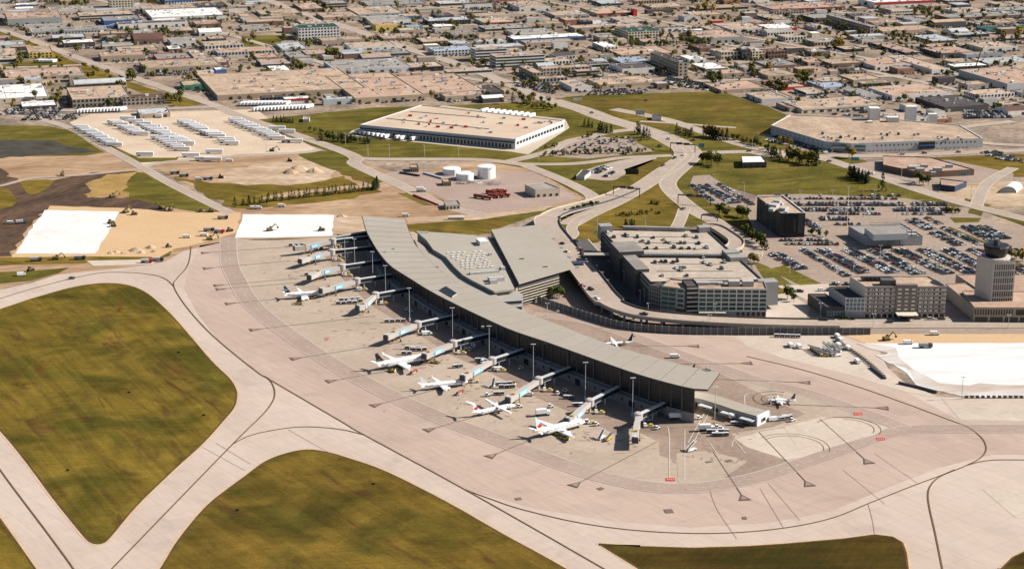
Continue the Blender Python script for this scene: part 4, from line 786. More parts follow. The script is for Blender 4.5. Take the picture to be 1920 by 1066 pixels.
def gbuild(p0, w, dpt, h, wall, roof, kind='warehouse', style=0, label=None, group=None, stripe=None, rtype=0, nwin=0):
    q = [p0, p0+GX*w, p0+GX*w+GY*dpt, p0+GY*dpt]; q = [tuple(v) for v in q]; c = (p0+GX*w/2+GY*dpt/2)
    u0, v0 = g(p0); BUILT.append((u0, v0, u0+w, v0+dpt))
    th = T(kind.replace(' ', '_'), label or '', kind, (c.x, c.y, 0), group); th.o['_auto'] = 0 if label else 1
    th.o['_w'] = COLW[wall]; th.o['_r'] = ROOFN[roof]; th.o['_s'] = w*dpt; th.o['_st'] = style
    wm_, rm = WALLS[wall], ROOFS[roof]
    if rtype == 1:   # gable
        mb = MB(); 
        for i in range(4): a, b = q[i], q[(i+1) % 4]; mb.quad([(a[0], a[1], 0), (b[0], b[1], 0), (b[0], b[1], h), (a[0], a[1], h)], wm_)
        m1, m2 = lerp(q[0], q[3], 0.5), lerp(q[1], q[2], 0.5); rh = dpt*0.12
        mb.quad([(*q[3], h), (*q[0], h), (*m1, h+rh)], wm_); mb.quad([(*q[1], h), (*q[2], h), (*m2, h+rh)], wm_); th.part('wall', mb)
        mb = MB(); mb.quad([(*q[0], h), (*q[1], h), (*m2, h+rh), (*m1, h+rh)], rm); mb.quad([(*q[2], h), (*q[3], h), (*m1, h+rh), (*m2, h+rh)], rm); th.part('roof', mb)
    else: shell(th, q, 0, h, wm_, rm, 0.6)
    rr = random.Random(int(p0.x*7+p0.y*13))
    f0, f1 = Vector(q[0]), Vector(q[1]); mb = MB()
    if style == 0:   # dock doors and a few windows
        k = int(w/9)
        for i in range(k):
            if rr.random() < 0.6:
                c_ = f0+GX*((i+0.5)*w/k)-GY*0.08; hh = min(h*0.6, 3.4); mb.box((c_.x, c_.y, hh/2), (rr.uniform(2.5, 4.5), 0.2, hh), rr.choice([WIN, WALLS['grey'], WIN, WALLS['dark']]), TH)
        k = int(dpt/12)
        for i in range(k):
            if rr.random() < 0.5: c_ = f0+GY*((i+0.5)*dpt/k)-GX*0.08; mb.box((c_.x, c_.y, 1.6), (0.2, 3.2, 3.2), rr.choice([WIN, WALLS['grey']]), TH)
    else:            # storeys of windows
        nf = max(1, int(h/3.2))
        for j in range(nf):
            z = (j+0.6)*h/nf
            if style == 2:
                c_ = f0+GX*w/2-GY*0.1; mb.box((c_.x, c_.y, z), (w-1, 0.25, h/nf*0.45), WIN, TH); c_ = f0+GY*dpt/2-GX*0.1; mb.box((c_.x, c_.y, z), (0.25, dpt-1, h/nf*0.45), WIN, TH)
            else:
                for i in range(int(w/4)): c_ = f0+GX*((i+0.5)*w/int(w/4))-GY*0.08; mb.box((c_.x, c_.y, z), (2.0, 0.2, h/nf*0.5), WIN, TH)
                for i in range(int(dpt/4)): c_ = f0+GY*((i+0.5)*dpt/int(dpt/4))-GX*0.08; mb.box((c_.x, c_.y, z), (0.2, 2.0, h/nf*0.5), WIN, TH)
    if mb.f: th.part('window', mb, kind='stuff')
    if stripe:
        mb = MB(); c_ = f0+GX*w/2-GY*0.12; mb.box((c_.x, c_.y, h*0.8), (w, 0.3, h*0.38), WALLS[stripe], TH); th.part('fascia', mb)
    if rtype != 1:
        mb = MB(); nu = min(40, int(w*dpt/260)+2)
        for i in range(nu):
            a, b = rr.uniform(0.06, 0.94)*w, rr.uniform(0.06, 0.94)*dpt; c_ = f0+GX*a+GY*b; t = rr.random()
            if t < 0.6: mb.box((c_.x, c_.y, h+0.1), (rr.uniform(1, 2), rr.uniform(1, 2), 1.4), rr.choice([UNIT, WALLS['dark'], WALLS['white']]), TH)
            elif t < 0.85: mb.box((c_.x, c_.y, h+0.4), (rr.uniform(3, 6), rr.uniform(2, 4), 2.2), rr.choice([UNIT, WALLS['grey'], WALLS['white']]), TH)
            else: mb.box((c_.x, c_.y, h-0.5), (min(w*.3, 14), 0.6, 0.7), WALLS['dark'], TH)
        if mb.f: th.part('rooftop_unit', mb, kind='stuff')
        if w*dpt > 2500:
            mb = MB()
            for i in range(1, int(w/28)): c_ = f0+GX*(i*28)+GY*dpt/2; mb.box((c_.x, c_.y, h-0.5), (0.35, dpt*0.98, 0.14), WALLS['stone'], TH)
            if mb.f: th.part('roof_seam', mb, kind='stuff')
    return th
BL = [
 (15, 49, 101, 13, 14, 'grey', 'rose'), (60, 68, 180, 8, 6, 'white', 'grey', 1), (285, 39, 407, 6, 14, 'white', 'white'), (222, 55, 335, 9, 4, 'white', 'dark'), (178, 55, 219, 5, 2, 'blue', 'grey'),
 (187, 73, 232, 9, 5, 'brown', 'tan'), (252, 83, 300, 8, 9, 'brown', 'brown', 0, 1), (322, 88, 365, 8, 9, 'white', 'grey'), (320, 63, 360, 4, 8, 'dark', 'tan'), (368, 52, 410, 6, 8, 'brown', 'rose'),
 (374, 68, 412, 7, 5, 'white', 'white', 0, 1), (120, 90, 170, 9, 6, 'dark', 'white'), (55, 110, 93, 10, 13, 'yellow', 'tan', 1), (-10, 112, 27, 8, 12, 'cream', 'tan'), (190, 116, 262, 10, 8, 'tan', 'rose'),
 (295, 117, 358, 6, 10, 'red', 'grey'), (272, 137, 398, 9, 14, 'tan', 'tan'), (364, 115, 384, 8, 12, 'white', 'rose'), (388, 124, 425, 6, 11, 'brown', 'tan'), (405, 139, 423, 8, 5, 'blue', 'white'), (372, 147, 402, 6, 8, 'white', 'tan'),
 (12, 152, 135, 6, 15, 'tan', 'rose'), (137, 203, 230, 16, 24, 'stone', 'tan', 1), (231, 199, 300, 13, 8, 'stone', 'brown', 1), (-40, 194, 70, 7, 26, 'cream', 'white'), (42, 206, 97, 6, 10, 'dark', 'white'),
 (263, 223, 313, 9, 10, 'tan', 'steel'), (345, 170, 375, 10, 8, 'green', 'tan'), (95, 28, 262, 6, 8, 'cream', 'grey'), (268, 24, 358, 6, 7, 'grey', 'tan'), (362, 17, 420, 4, 6, 'dark', 'dark'), (206, 20, 245, 26, 3, 'cream', 'tan', 1),
 (490, 32, 560, 5, 8, 'tan', 'tan'), (560, 76, 632, 22, 8, 'white', 'green', 1), (566, 23, 605, 6, 11, 'brown', 'rose'), (607, 39, 671, 6, 9, 'tan', 'tan'), (672, 34, 752, 7, 13, 'grey', 'tan'), (753, 37, 790, 6, 5, 'blue', 'tan'),
 (695, 48, 769, 8, 9, 'white', 'grey'), (705, 58, 748, 10, 6, 'yellow', 'rose'), (690, 14, 795, 4, 9, 'grey', 'grey'), (658, 97, 740, 8, 8, 'white', 'tan'), (530, 98, 573, 6, 11, 'silver', 'steel'), (545, 113, 582, 5, 10, 'grey', 'grey'),
 (482, 113, 520, 4, 8, 'tan', 'rose'), (515, 143, 548, 7, 13, 'dark', 'white'), (630, 141, 765, 9, 17, 'silver', 'grey'), (768, 134, 830, 7, 9, 'dark', 'tan', 2), (815, 106, 889, 10, 7, 'silver', 'blue', 1), (892, 116, 950, 22, 5, 'white', 'rose', 2),
 (930, 129, 1022, 22, 6, 'white', 'rose', 2), (765, 56, 792, 5, 4, 'teal', 'blue'), (720, 78, 780, 5, 9, 'brown', 'tan'), (793, 84, 846, 5, 8, 'brown', 'tan'), (906, 194, 945, 9, 5, 'dark', 'white', 0, 1), (535, 196, 580, 10, 4, 'white', 'white'),
 (607, 198, 662, 11, 3, 'silver', 'steel'), (835, 190, 905, 9, 7, 'tan', 'rose'), (895, 180, 945, 6, 12, 'dark', 'dark'), (702, 108, 768, 6, 8, 'grey', 'grey', 2), (640, 105, 690, 6, 5, 'yellow', 'blue'), (575, 108, 620, 6, 8, 'brown', 'rose'),
 (1120, 32, 1190, 6, 12, 'tan', 'tan'), (1188, 31, 1195, 12, 2, 'red', 'dark'), (1060, 48, 1088, 10, 5, 'brick', 'tan'), (1089, 53, 1112, 12, 3, 'dark', 'dark', 2), (1114, 52, 1153, 4, 9, 'silver', 'steel'), (1178, 76, 1243, 15, 10, 'cream', 'green', 1),
 (1316, 83, 1400, 11, 13, 'grey', 'rose'), (1372, 62, 1445, 6, 12, 'silver', 'tan'), (962, 69, 1038, 7, 6, 'white', 'grey'), (986, 89, 1080, 8, 5, 'tan', 'grey'), (1132, 97, 1160, 9, 9, 'white', 'white', 1), (1043, 113, 1080, 7, 6, 'white', 'dark', 1, 1),
 (1165, 125, 1225, 8, 9, 'grey', 'blue', 1), (1165, 108, 1270, 4, 13, 'tan', 'rose'), (1272, 144, 1291, 25, 22, 'stone', 'dark', 1), (1292, 119, 1326, 8, 7, 'white', 'white'), (1322, 137, 1368, 8, 10, 'white', 'white', 2), (1342, 148, 1403, 9, 7, 'tan', 'rose'),
 (1352, 113, 1390, 15, 4, 'cream', 'tan', 1), (1391, 113, 1409, 19, 4, 'dark', 'dark', 1), (1410, 112, 1437, 15, 4, 'cream', 'tan', 1), (1312, 98, 1350, 7, 8, 'brown', 'brown'), (1018, 141, 1112, 12, 4, 'stone', 'rose', 1), (1000, 150, 1020, 13, 14, 'stone', 'tan', 1),
 (1072, 172, 1110, 9, 12, 'white', 'tan'), (1125, 166, 1235, 7, 12, 'tan', 'tan'), (1352, 176, 1445, 7, 14, 'tan', 'rose'), (1428, 194, 1482, 8, 12, 'silver', 'tan'), (1330, 60, 1372, 4, 7, 'tan', 'tan'), (1222, 18, 1290, 3, 6, 'tan', 'tan'),
 (1640, 17, 1765, 12, 8, 'white', 'white'), (1450, 22, 1600, 4, 10, 'grey', 'rose'), (1631, 67, 1648, 17, 24, 'stone', 'grey', 1), (1697, 105, 1736, 6, 20, 'navy', 'rose'), (1655, 66, 1770, 7, 7, 'tan', 'rose'), (1440, 111, 1480, 14, 5, 'brown', 'brown', 1),
 (1641, 132, 1722, 8, 13, 'white', 'rose'), (1747, 139, 1786, 9, 26, 'white', 'tan'), (1888, 170, 2010, 13, 28, 'silver', 'rose'), (1673, 189, 1800, 10, 16, 'white', 'rose'), (1771, 211, 1868, 10, 19, 'dark', 'dark'), (1503, 213, 1672, 9, 15, 'cream', 'tan'),
 (1545, 170, 1600, 6, 12, 'silver', 'blue'), (1467, 170, 1517, 6, 12, 'red', 'tan'), (1832, 187, 1915, 9, 8, 'white', 'tan', 1), (1890, 217, 1960, 8, 8, 'white', 'brown', 0, 1), (1672, 231, 1748, 7, 9, 'white', 'tan'), (1749, 232, 1790, 8, 4, 'brick', 'tan'),
 (1843, 98, 1920, 8, 9, 'white', 'tan'), (1440, 60, 1500, 6, 8, 'red', 'white'), (1480, 210, 1501, 8, 10, 'stone', 'rose'), (1600, 158, 1660, 8, 10, 'tan', 'tan'), (1541, 160, 1598, 7, 8, 'brown', 'tan'), (1560, 128, 1630, 8, 9, 'brown', 'tan'), (1515, 124, 1556, 7, 9, 'tan', 'rose'),
 (1710, 45, 1745, 6, 8, 'silver', 'grey'), (1795, 28, 1860, 6, 6, 'white', 'tan'), (1860, 26, 1960, 5, 6, 'dark', 'grey'), (1780, 40, 1960, 6, 7, 'brown', 'grey'), (1850, 60, 1960, 4, 5, 'teal', 'green'), (1725, 118, 1760, 6, 8, 'tan', 'rose'), (1880, 145, 1990, 7, 10, 'white', 'tan'),
 (1620, 187, 1660, 6, 14, 'grey', 'grey'), (1445, 190, 1490, 6, 12, 'grey', 'tan'), (1440, 150, 1500, 8, 12, 'tan', 'tan'), (1440, 130, 1505, 6, 10, 'brown', 'grey'),
]
GIANT = [(408, 189, 665, 10, 42, 'tan', 'tan'), (667, 194, 790, 10, 46, 'tan', 'rose'), (793, 184, 905, 9, 34, 'tan', 'rose')]
for b in GIANT: building(*b[:7], label=None)
BLN = {(560, 76): 'hotel', (892, 116): 'office', (930, 129): 'office', (1272, 144): 'hotel', (1352, 113): 'hotel', (1391, 113): 'hotel', (1410, 112): 'hotel', (1178, 76): 'hotel', (1018, 141): 'hotel', (1000, 150): 'hotel', (1631, 67): 'apartment block', (1440, 111): 'apartment block', (206, 20): 'factory', (1640, 17): 'store', (1120, 32): 'store', (672, 34): 'store', (1165, 125): 'office', (815, 106): 'office'}
STR = {(1120, 32): 'red', (1640, 17): 'red', (1450, 22): 'red', (490, 32): 'green', (535, 196): 'red', (60, 68): 'grey', (1503, 213): 'cream'}
for b in BL:
    st = b[7] if len(b) > 7 else 0; rt = b[8] if len(b) > 8 else 0
    building(*b[:7], kind=BLN.get(b[:2], 'warehouse' if st == 0 else 'office'), style=st, rtype=rt, stripe=STR.get(b[:2]))
# traced large buildings of the middle ground
def poly_building(name, label, cat, base, h, wall, roof):
    q = [P(*p)[:2] for p in base]; c = (sum(p[0] for p in q)/len(q), sum(p[1] for p in q)/len(q)); th = T(name, label, cat, c); shell(th, q, 0, h, wall, roof, 0.7)
    BUILT.append((min(g(p)[0] for p in q), min(g(p)[1] for p in q), max(g(p)[0] for p in q), max(g(p)[1] for p in q))); return th, ccw(q)
CPW, q = poly_building('distribution_warehouse', 'huge white distribution warehouse with cream roof and truck docks along its left side', 'warehouse', [(675, 252), (966, 280), (1058, 244), (790, 214)], 9.5, WALLS['silver'], mat('cream_roof', (242, 218, 192), vs=0.03, rgb2=(228, 202, 176), fa=0.04))
a, b = P(675, 252), P(966, 280); c = P(1058, 244)
mb = MB(); mb.beam((a[0], a[1]-0.3, 6.2), (b[0]-0.4, b[1]-0.3, 6.2), 1.2, 1.0, WALLS['navy']); CPW.part('dock_canopy', mb)
punched(CPW, lerp(a, b, 0.02), lerp(a, b, 0.98), 0.6, 4.6, 44, 1, WALLS['dark'], 0.6, 0.95, 0.1, 'dock_door'); punched(CPW, lerp(b, c, 0.02), lerp(b, c, 0.98), 3, 7, 16, 1, WIN, 0.7, 0.6)
mb = MB(); mb.beam((b[0]+0.3, b[1]-0.3, 9), (c[0]+0.3, c[1], 9), 0.5, 1.6, PAINTW); CPW.part('fascia', mb)
for (x0, y0, x1, y1) in ((725, 221, 918, 241), (769, 208, 912, 220)):
    a, b = P(x0, y0, 9.5), P(x1, y1, 9.5); mb = MB(); mb.beam((a[0], a[1], 9.1), (b[0], b[1], 9.1), 1.0, 0.7, WALLS['grey']); CPW.part('roof_kerb', mb)
for i in range(34):
    u, v = rnd.random(), rnd.random(); p = lerp(lerp(P(700, 232, 9.5), P(960, 258, 9.5), u), lerp(P(800, 203, 9.5), P(1040, 228, 9.5), u), v); mb = MB(); mb.box((p[0], p[1], 9.6), (rnd.uniform(1.5, 4), 2, 1.8), rnd.choice([UNIT, WALLS['red'], WALLS['white']])); CPW.part('roof_vent', mb)
for x in (892, 948): p = P(x, 268, 0); mb = MB(); mb.prism([(p[0], p[1]-9), (p[0]+13, p[1]-11), (p[0]+13, p[1]+3), (p[0], p[1]+4)], 0, 5, WALLS['dark'], PAINTW); CPW.part('dock_house', mb)
AW, q = poly_building('aerospace_plant', 'long white factory with glazed corner entrances and pinkish roof behind the grass belt', 'factory', [(1445, 252), (1546, 283), (1596, 287), (1622, 286), (1842, 277), (1800, 252), (1650, 238), (1480, 232)], 9, WALLS['silver'], TAN)
a, b = P(1622, 286.3), P(1842, 277.3); punched(AW, lerp(a, b, .08), lerp(a, b, .95), 4, 8, 24, 1, WIN, 0.3, 0.35)
mb = MB(); a, b = P(1560, 285), P(1622, 287); mb.beam((a[0], a[1]-0.6, 4.5), (b[0], b[1]-0.6, 4.5), 0.8, 6, GLL); mb.beam((a[0], a[1]-0.7, 4.5), (b[0], b[1]-0.7, 4.5), 0.9, 1.4, WALLS['silver']); AW.part('glass_entrance', mb)
mb = MB(); a, b = P(1722, 282), P(1752, 280.5); mb.beam((a[0], a[1]-0.6, 4.5), (b[0], b[1]-0.6, 4.5), 0.8, 6.4, GLD); mb.beam((a[0], a[1]-0.8, 4.4), (b[0], b[1]-0.8, 4.4), 0.8, 1, WALLS['blue']); AW.part('glass_entrance', mb)
a, b = P(1445, 252), P(1546, 283); punched(AW, a, b, 3.5, 8, 12, 2, WIN, 0.25, 0.3)
for x, y, w, d, h in ((1637, 240, 10, 10, 16), (1706, 235, 10, 8, 15), (1672, 244, 11, 8, 9), (1747, 238, 8, 6, 9), (1630, 246, 5, 5, 6)): p = P(x, y); mb = MB(); mb.box((p[0], p[1], h/2+2), (w, d, h+4), WALLS['white']); AW.part('roof_tower', mb)
for i in range(26):
    u, v = rnd.random(), rnd.random(); p = lerp(lerp(P(1480, 240, 9), P(1800, 255, 9), u), lerp(P(1570, 265, 9), P(1820, 262, 9), u), v); mb = MB(); mb.box((p[0], p[1], 9.4), (2, 2, 2.4), rnd.choice([UNIT, WALLS['dark'], WALLS['white']])); AW.part('roof_vent', mb)
SC, q = poly_building('low_brick_building', 'sprawling low brown building with pinkish roof and many vents beside the cross road', 'building', [(1655, 320), (1722, 334), (1770, 332), (1826, 329), (1745, 306), (1655, 303)], 5.5, WALLS['brown'], ROSE)
for x, y, s_ in ((1712, 311, 6), (1725, 315, 5), (1758, 314, 5), (1733, 308, 4), (1780, 308, 4), (1750, 322, 3)): boxat(SC, 'roof_unit', x, y, s_*1.4, s_, 5, 7.4, UNIT)
a, b = P(1772, 331.6), P(1818, 329.6); punched(SC, a, b, 0.5, 4, 9, 1, GLL, 0.6, 0.9)
for (nm, lab, cat, base, h, w_, r_) in (
 ('black_shed', 'black walled building with bright white roof on the olive lawn', 'building', [(1392, 316), (1437, 315), (1428, 303), (1390, 303)], 5.5, 'dark', 'white'),
 ('fuel_depot_building', 'pale workshop with grey roof beside the fuel yard', 'workshop', [(1004, 371), (1050, 368), (1022, 357), (984, 361)], 7, 'cream', 'grey'),
 ('small_pump_house', 'small grey pump house at the end of the red pipe', 'building', [(836, 394), (863, 392), (858, 384), (832, 386)], 4, 'stone', 'grey'),
 ('yellow_pump_hut', 'small mustard hut beside the storage tanks', 'building', [(832, 349), (846, 349), (842, 344), (828, 344)], 4, 'tan', 'tan'),
 ('control_hut', 'tan brick hut left of the storage tanks', 'building', [(770, 323), (785, 323), (783, 317), (768, 317)], 4.5, 'tan', 'tan'),
 ('taxi_kiosk', 'small dark roofed taxi kiosk beside the waiting cabs', 'kiosk', [(1080, 337), (1096, 338), (1108, 328), (1092, 325)], 3.6, 'silver', 'dark'),
 ('navy_building', 'small navy blue building by the cross road bend', 'building', [(1764, 357), (1790, 360), (1812, 351), (1762, 345)], 5, 'navy', 'rose'),
 ('gatehouse', 'tiny pale gatehouse in the grass by the truck road', 'kiosk', [(568, 230), (580, 230), (581, 224), (570, 224)], 3.5, 'white', 'tan'),
 ('field_hut', 'small white hut standing in the olive field', 'kiosk', [(1222, 226), (1240, 226), (1238, 221), (1222, 221)], 3.5, 'white', 'dark')):
    th, q = poly_building(nm, lab, cat, base, h, WALLS[w_], ROOFS[r_])
    if cat != 'kiosk': punched(th, q[0], q[1], 0.5, 3, 4, 1, WIN, 0.4, 0.8)
hg = T('quonset_hut', 'white barrel roofed hangar at the right edge', 'hangar', P(1900, 362)); mb = MB(); p = P(1890, 362)
for k in range(10):
    a0, a1 = pi*k/10, pi*(k+1)/10; f = lambda a, s_: (p[0]+7*cos(pi-a)+s_*18*0.55, p[1]+s_*18, 5.6*sin(a)); mb.quad([f(a0, 0), f(a1, 0), f(a1, 1), f(a0, 1)][::-1], WHITER)
hg.part('roof', mb); mb = MB(); mb.quad([(p[0]+7*cos(pi-pi*k/10), p[1], 5.6*sin(pi*k/10)) for k in range(11)][::-1], WALLS['grey']); hg.part('end_wall', mb)
# storage tanks
for x, y, r, h in ((847, 326, 7.6, 5.2), (872, 336, 7.6, 5.6), (912, 333, 7.6, 10.2)):
    th = T('storage_tank', 'tall white cylindrical fuel tank with a diagonal stair' if h > 9 else 'low white cylindrical fuel tank' + (' nearest the camera' if x == 872 else ' behind the other low tank'), 'tank', P(x, y)); c = th.loc
    cyl(th, 'tank_shell', c, 0, h, r, r, PAINTW, 28); cyl(th, 'tank_roof', c, h, h+0.9, r, 0.4, PAINTW, 28)
    if h > 9:
        mb = MB(); mb.beam((c[0]-5, c[1]-r*0.86, 0.5), (c[0]+5, c[1]-r*0.86, h), 0.9, 0.25, STEEL); th.part('stair', mb)
    else: mb = MB(); mb.beam((c[0]+2, c[1]-r-0.2, 0.2), (c[0]+2, c[1]-r-0.2, h), 0.6, 0.2, STEEL); th.part('ladder', mb)
pw_ = T('pipework', 'tangle of white and cream fuel pipes in front of the tanks', 'pipes', P(870, 345))
for k in range(16):
    mb = MB(); x, y = rnd.uniform(850, 925), rnd.uniform(341, 348); p = P(x, y); mb.beam((p[0], p[1], 1), (p[0]+rnd.uniform(4, 12), p[1]+rnd.uniform(-3, 3), 1), 0.5, 0.5, rnd.choice([PAINTW, CREAMP, STEEL])); mb.beam((p[0], p[1], 0), (p[0], p[1], 2.4), 0.4, 0.4, rnd.choice([YELP, PAINTW])); pw_.part('pipe', mb)
for x0, y0, x1, y1, m_, lab in ((775, 367, 822, 386, WALLS['red'], 'long red pipe lying across the green patch'), (750, 325, 786, 331, BLACK, 'row of dark stacked pipes left of the tanks'), (795, 326, 830, 336, STEEL, 'grey steel pipe rack beside the tanks')):
    a, b = P(x0, y0), P(x1, y1); mb = MB(); mb.beam((a[0], a[1], 0.8), (b[0], b[1], 0.8), 2.2 if m_ is not WALLS['red'] else 1, 1.4, m_); o = ob('pipe', mb.mesh('pipe')); tag(o, lab, 'pipe', at=(a[0], a[1], 0))

# filler blocks of the industrial city
def inpoly(x, y, pl):
    r = False
    for i in range(len(pl)):
        (x0, y0), (x1, y1) = pl[i], pl[i-1]
        if (y0 > y) != (y1 > y) and x < (x1-x0)*(y-y0)/(y1-y0)+x0: r = not r
    return r
CITY = [(-60, -60), (1980, -60), (1980, 196), (1870, 226), (1790, 226), (1660, 214), (1490, 206), (1440, 180), (1345, 165), (1120, 172), (1050, 178), (960, 180), (900, 192), (660, 196), (480, 198), (400, 190), (330, 155), (240, 140), (250, 205), (0, 206), (-60, 206)]
NOB = [[(470, 64), (530, 64), (525, 90), (440, 88)], [(0, 112), (130, 116), (60, 128), (0, 126)], [(-60, 45), (0, 50), (200, 112), (400, 185), (340, 200), (180, 150), (0, 80), (-60, 70)], [(420, 0), (760, -6), (760, 3), (420, 3), (240, 10)]]
RS = []
for n, pts, w in RD:
    if n in ('city_street', 'boulevard_extension', 'diagonal_road', 'cross_road', 'boulevard'):
        l = wline(pts, True, 3); RS += [(a, b, w) for a, b in zip(l, l[1:])]
def roadclear(x, y, r):
    for a, b, w in RS:
        dx, dy = b[0]-a[0], b[1]-a[1]; t = max(0, min(1, ((x-a[0])*dx+(y-a[1])*dy)/(dx*dx+dy*dy+1e-9)))
        if hypot(x-a[0]-t*dx, y-a[1]-t*dy) < w/2+r: return False
    return True
def free(u0, v0, u1, v1, mg=5):
    for a in BUILT:
        if u0-mg < a[2] and u1+mg > a[0] and v0-mg < a[3] and v1+mg > a[1]: return False
    return True
FW = ['tan', 'tan', 'stone', 'white', 'cream', 'grey', 'brown', 'dark', 'silver', 'stone', 'white']*6+['blue', 'red', 'brick']; FR = ['tan', 'tan', 'rose', 'tan', 'grey', 'tan', 'dark', 'white', 'steel', 'grey', 'steel', 'tan', 'grey']
cand = 0; far_mb = MB()
FA = []
for t in range(8000):
    py = -55+275*rnd.random()**0.75; px = rnd.uniform(-40, 1960)
    if not inpoly(px, py, CITY) or any(inpoly(px, py, q) for q in NOB): continue
    s_ = rnd.choice([1, 1, 0.7, 1.4]) if t < 3000 else rnd.uniform(.4, .75)
    w, d, h = rnd.uniform(22, 75)*s_, rnd.uniform(18, 50)*s_, rnd.choice([4, 4.5, 5, 5.5, 6, 7])
    p0 = Vector(P(px, py)[:2]); u, v = g(p0)
    if not free(u, v, u+w, v+d, rnd.choice([5, 9, 15]) if t < 3000 else 8): continue
    cs = [p0, p0+GX*w, p0+GX*w+GY*d, p0+GY*d, p0+GX*w/2+GY*d/2, p0+GX*w/2, p0+GX*w/2+GY*d, p0+GY*d/2, p0+GX*w+GY*d/2]
    if not all(roadclear(c.x, c.y, 3) for c in cs): continue
    if not all(inpoly(*pix(c.x, c.y), CITY) for c in cs[:4]): continue
    BUILT.append((u, v, u+w, v+d)); FA.append((p0, w, d, h, rnd.choice(FW), rnd.choice(FR)))
FA.sort(key=lambda f: -f[1]*f[2]/(f[0].length**2))
for i, (p0, w, d, h, a, b) in enumerate(FA):
    if i < 215:
        BUILT_n = len(BUILT); gbuild(p0, w, d, h, a, b, kind='warehouse', style=rnd.choice([0, 0, 0, 1, 2]), rtype=1 if rnd.random() < 0.12 and d < 25 else 0, stripe=rnd.choice([None]*40+['red', 'blue', 'white'])); BUILT.pop()
    else: far_mb.prism([tuple(p0), tuple(p0+GX*w), tuple(p0+GX*w+GY*d), tuple(p0+GY*d)], 0, h, WALLS[a], ROOFS[b], False)
if far_mb.f: o = ob('far_buildings', far_mb.mesh('far_buildings')); o['kind'] = 'stuff'; tag(o, 'sea of tiny flat roofed buildings in the far industrial blocks', 'buildings', at=(0, 2000, 0))

# ------------------------------------------------------------------ vehicles
def car_mb(body, kind='car', mb=None, M4=None):
    mb = mb or MB(); n0 = len(mb.v)
    if kind == 'car': L_, W_, pr, cab = 4.6, 1.8, [(-2.3, .35), (2.3, .35), (2.3, .8), (1.2, .98), (-2.1, 1.0), (-2.3, .9)], (-1.7, 0.9, -1.15, 0.35, 0.99, 1.45)
    elif kind == 'suv': L_, W_, pr, cab = 4.8, 1.95, [(-2.4, .4), (2.4, .4), (2.4, 1.0), (1.3, 1.15), (-2.4, 1.15)], (-2.35, 1.1, -2.1, 0.5, 1.15, 1.78)
    else: L_, W_, pr, cab = 5.6, 2.0, [(-2.8, .45), (2.8, .45), (2.8, 1.05), (1.6, 1.15), (-2.8, 1.15)], (-0.9, 1.4, -0.7, 0.8, 1.15, 1.85)
    w = W_/2; q = mb.mi(body); k = len(pr); n = len(mb.v); mb.v += [(x, -w, z) for x, z in pr] + [(x, w, z) for x, z in pr]
    for i in range(k): j = (i+1) % k; mb.f.append((n+j, n+i, n+k+i, n+k+j)); mb.m.append(q)
    mb.f.append(tuple(n+i for i in range(k))); mb.m.append(q); mb.f.append(tuple(n+k+i for i in reversed(range(k)))); mb.m.append(q)
    x0, x1, x2, x3, z0, z1 = cab; ww = w*0.78; b = [(x0, -w*.95, z0), (x1, -w*.95, z0), (x1, w*.95, z0), (x0, w*.95, z0)]; t = [(x2, -ww, z1), (x3, -ww, z1), (x3, ww, z1), (x2, ww, z1)]
    for i in range(4): j = (i+1) % 4; mb.quad([b[i], b[j], t[j], t[i]], WIN)
    mb.quad(t, body)
    for x in (-L_*0.3, L_*0.31):
        for y in (-w+0.08, w-0.08): mb.box((x, y, 0.32), (0.64, 0.24, 0.64), RUB)
    if M4 is not None:
        for i in range(n0, len(mb.v)): v = M4 @ Vector(mb.v[i]); mb.v[i] = (v.x, v.y, v.z)
    return mb
def cp_(n, c): return mat('car_paint_'+n, c, rough=0.3, var=0, raw=True, spec=0.6)
PNT = {'white': cp_('white', (0.75, 0.75, 0.74)), 'silver': cp_('silver', (0.42, 0.43, 0.44)), 'black': cp_('black', (0.012, 0.012, 0.014)), 'dark grey': cp_('dark_grey', (0.06, 0.062, 0.067)), 'red': cp_('red', (0.17, 0.02, 0.015)), 'blue': cp_('blue', (0.03, 0.045, 0.09)), 'beige': cp_('beige', (0.38, 0.33, 0.25)), 'dark green': cp_('dark_green', (0.015, 0.045, 0.03))}
PC = ['white']*3+['silver']*4+['black']*8+['dark grey']*9+['red']*1+['blue']*1+['beige']*2+['dark green']
CMESH = {}
def cmesh(kind, col):
    if (kind, col) not in CMESH: CMESH[(kind, col)] = car_mb(PNT[col], kind).mesh(kind)
    return CMESH[(kind, col)]
CARS = []
def car(x, y, rz, where, z=0.2, kind=None, col=None, state='parked'):
    CARS.append((x, y, z, rz, kind or rnd.choice(['car', 'car', 'suv', 'suv', 'pickup']), col or rnd.choice(PC), where, state))
def car_row(a, b, where, pitch=2.75, double=False, fill=0.92, z=0.2, gap=None):
    a, b = Vector(P(*a, z)[:2]), Vector(P(*b, z)[:2]); L_ = (b-a).length; d = (b-a)/L_; n = Vector((-d.y, d.x)); n_ = int(L_/pitch)
    for k in range(n_):
        for s_ in ((-1, 1) if double else (0,)):
            if rnd.random() > fill: continue
            p = a+d*(pitch*(k+0.5))+n*s_*2.75; car(p.x+rnd.uniform(-.1, .1), p.y+rnd.uniform(-.2, .2), atan2(n.y, n.x)+(pi if rnd.random() < .5 else 0)+rnd.uniform(-.03, .03), where, z)
UP = 'in the upper car park rows'
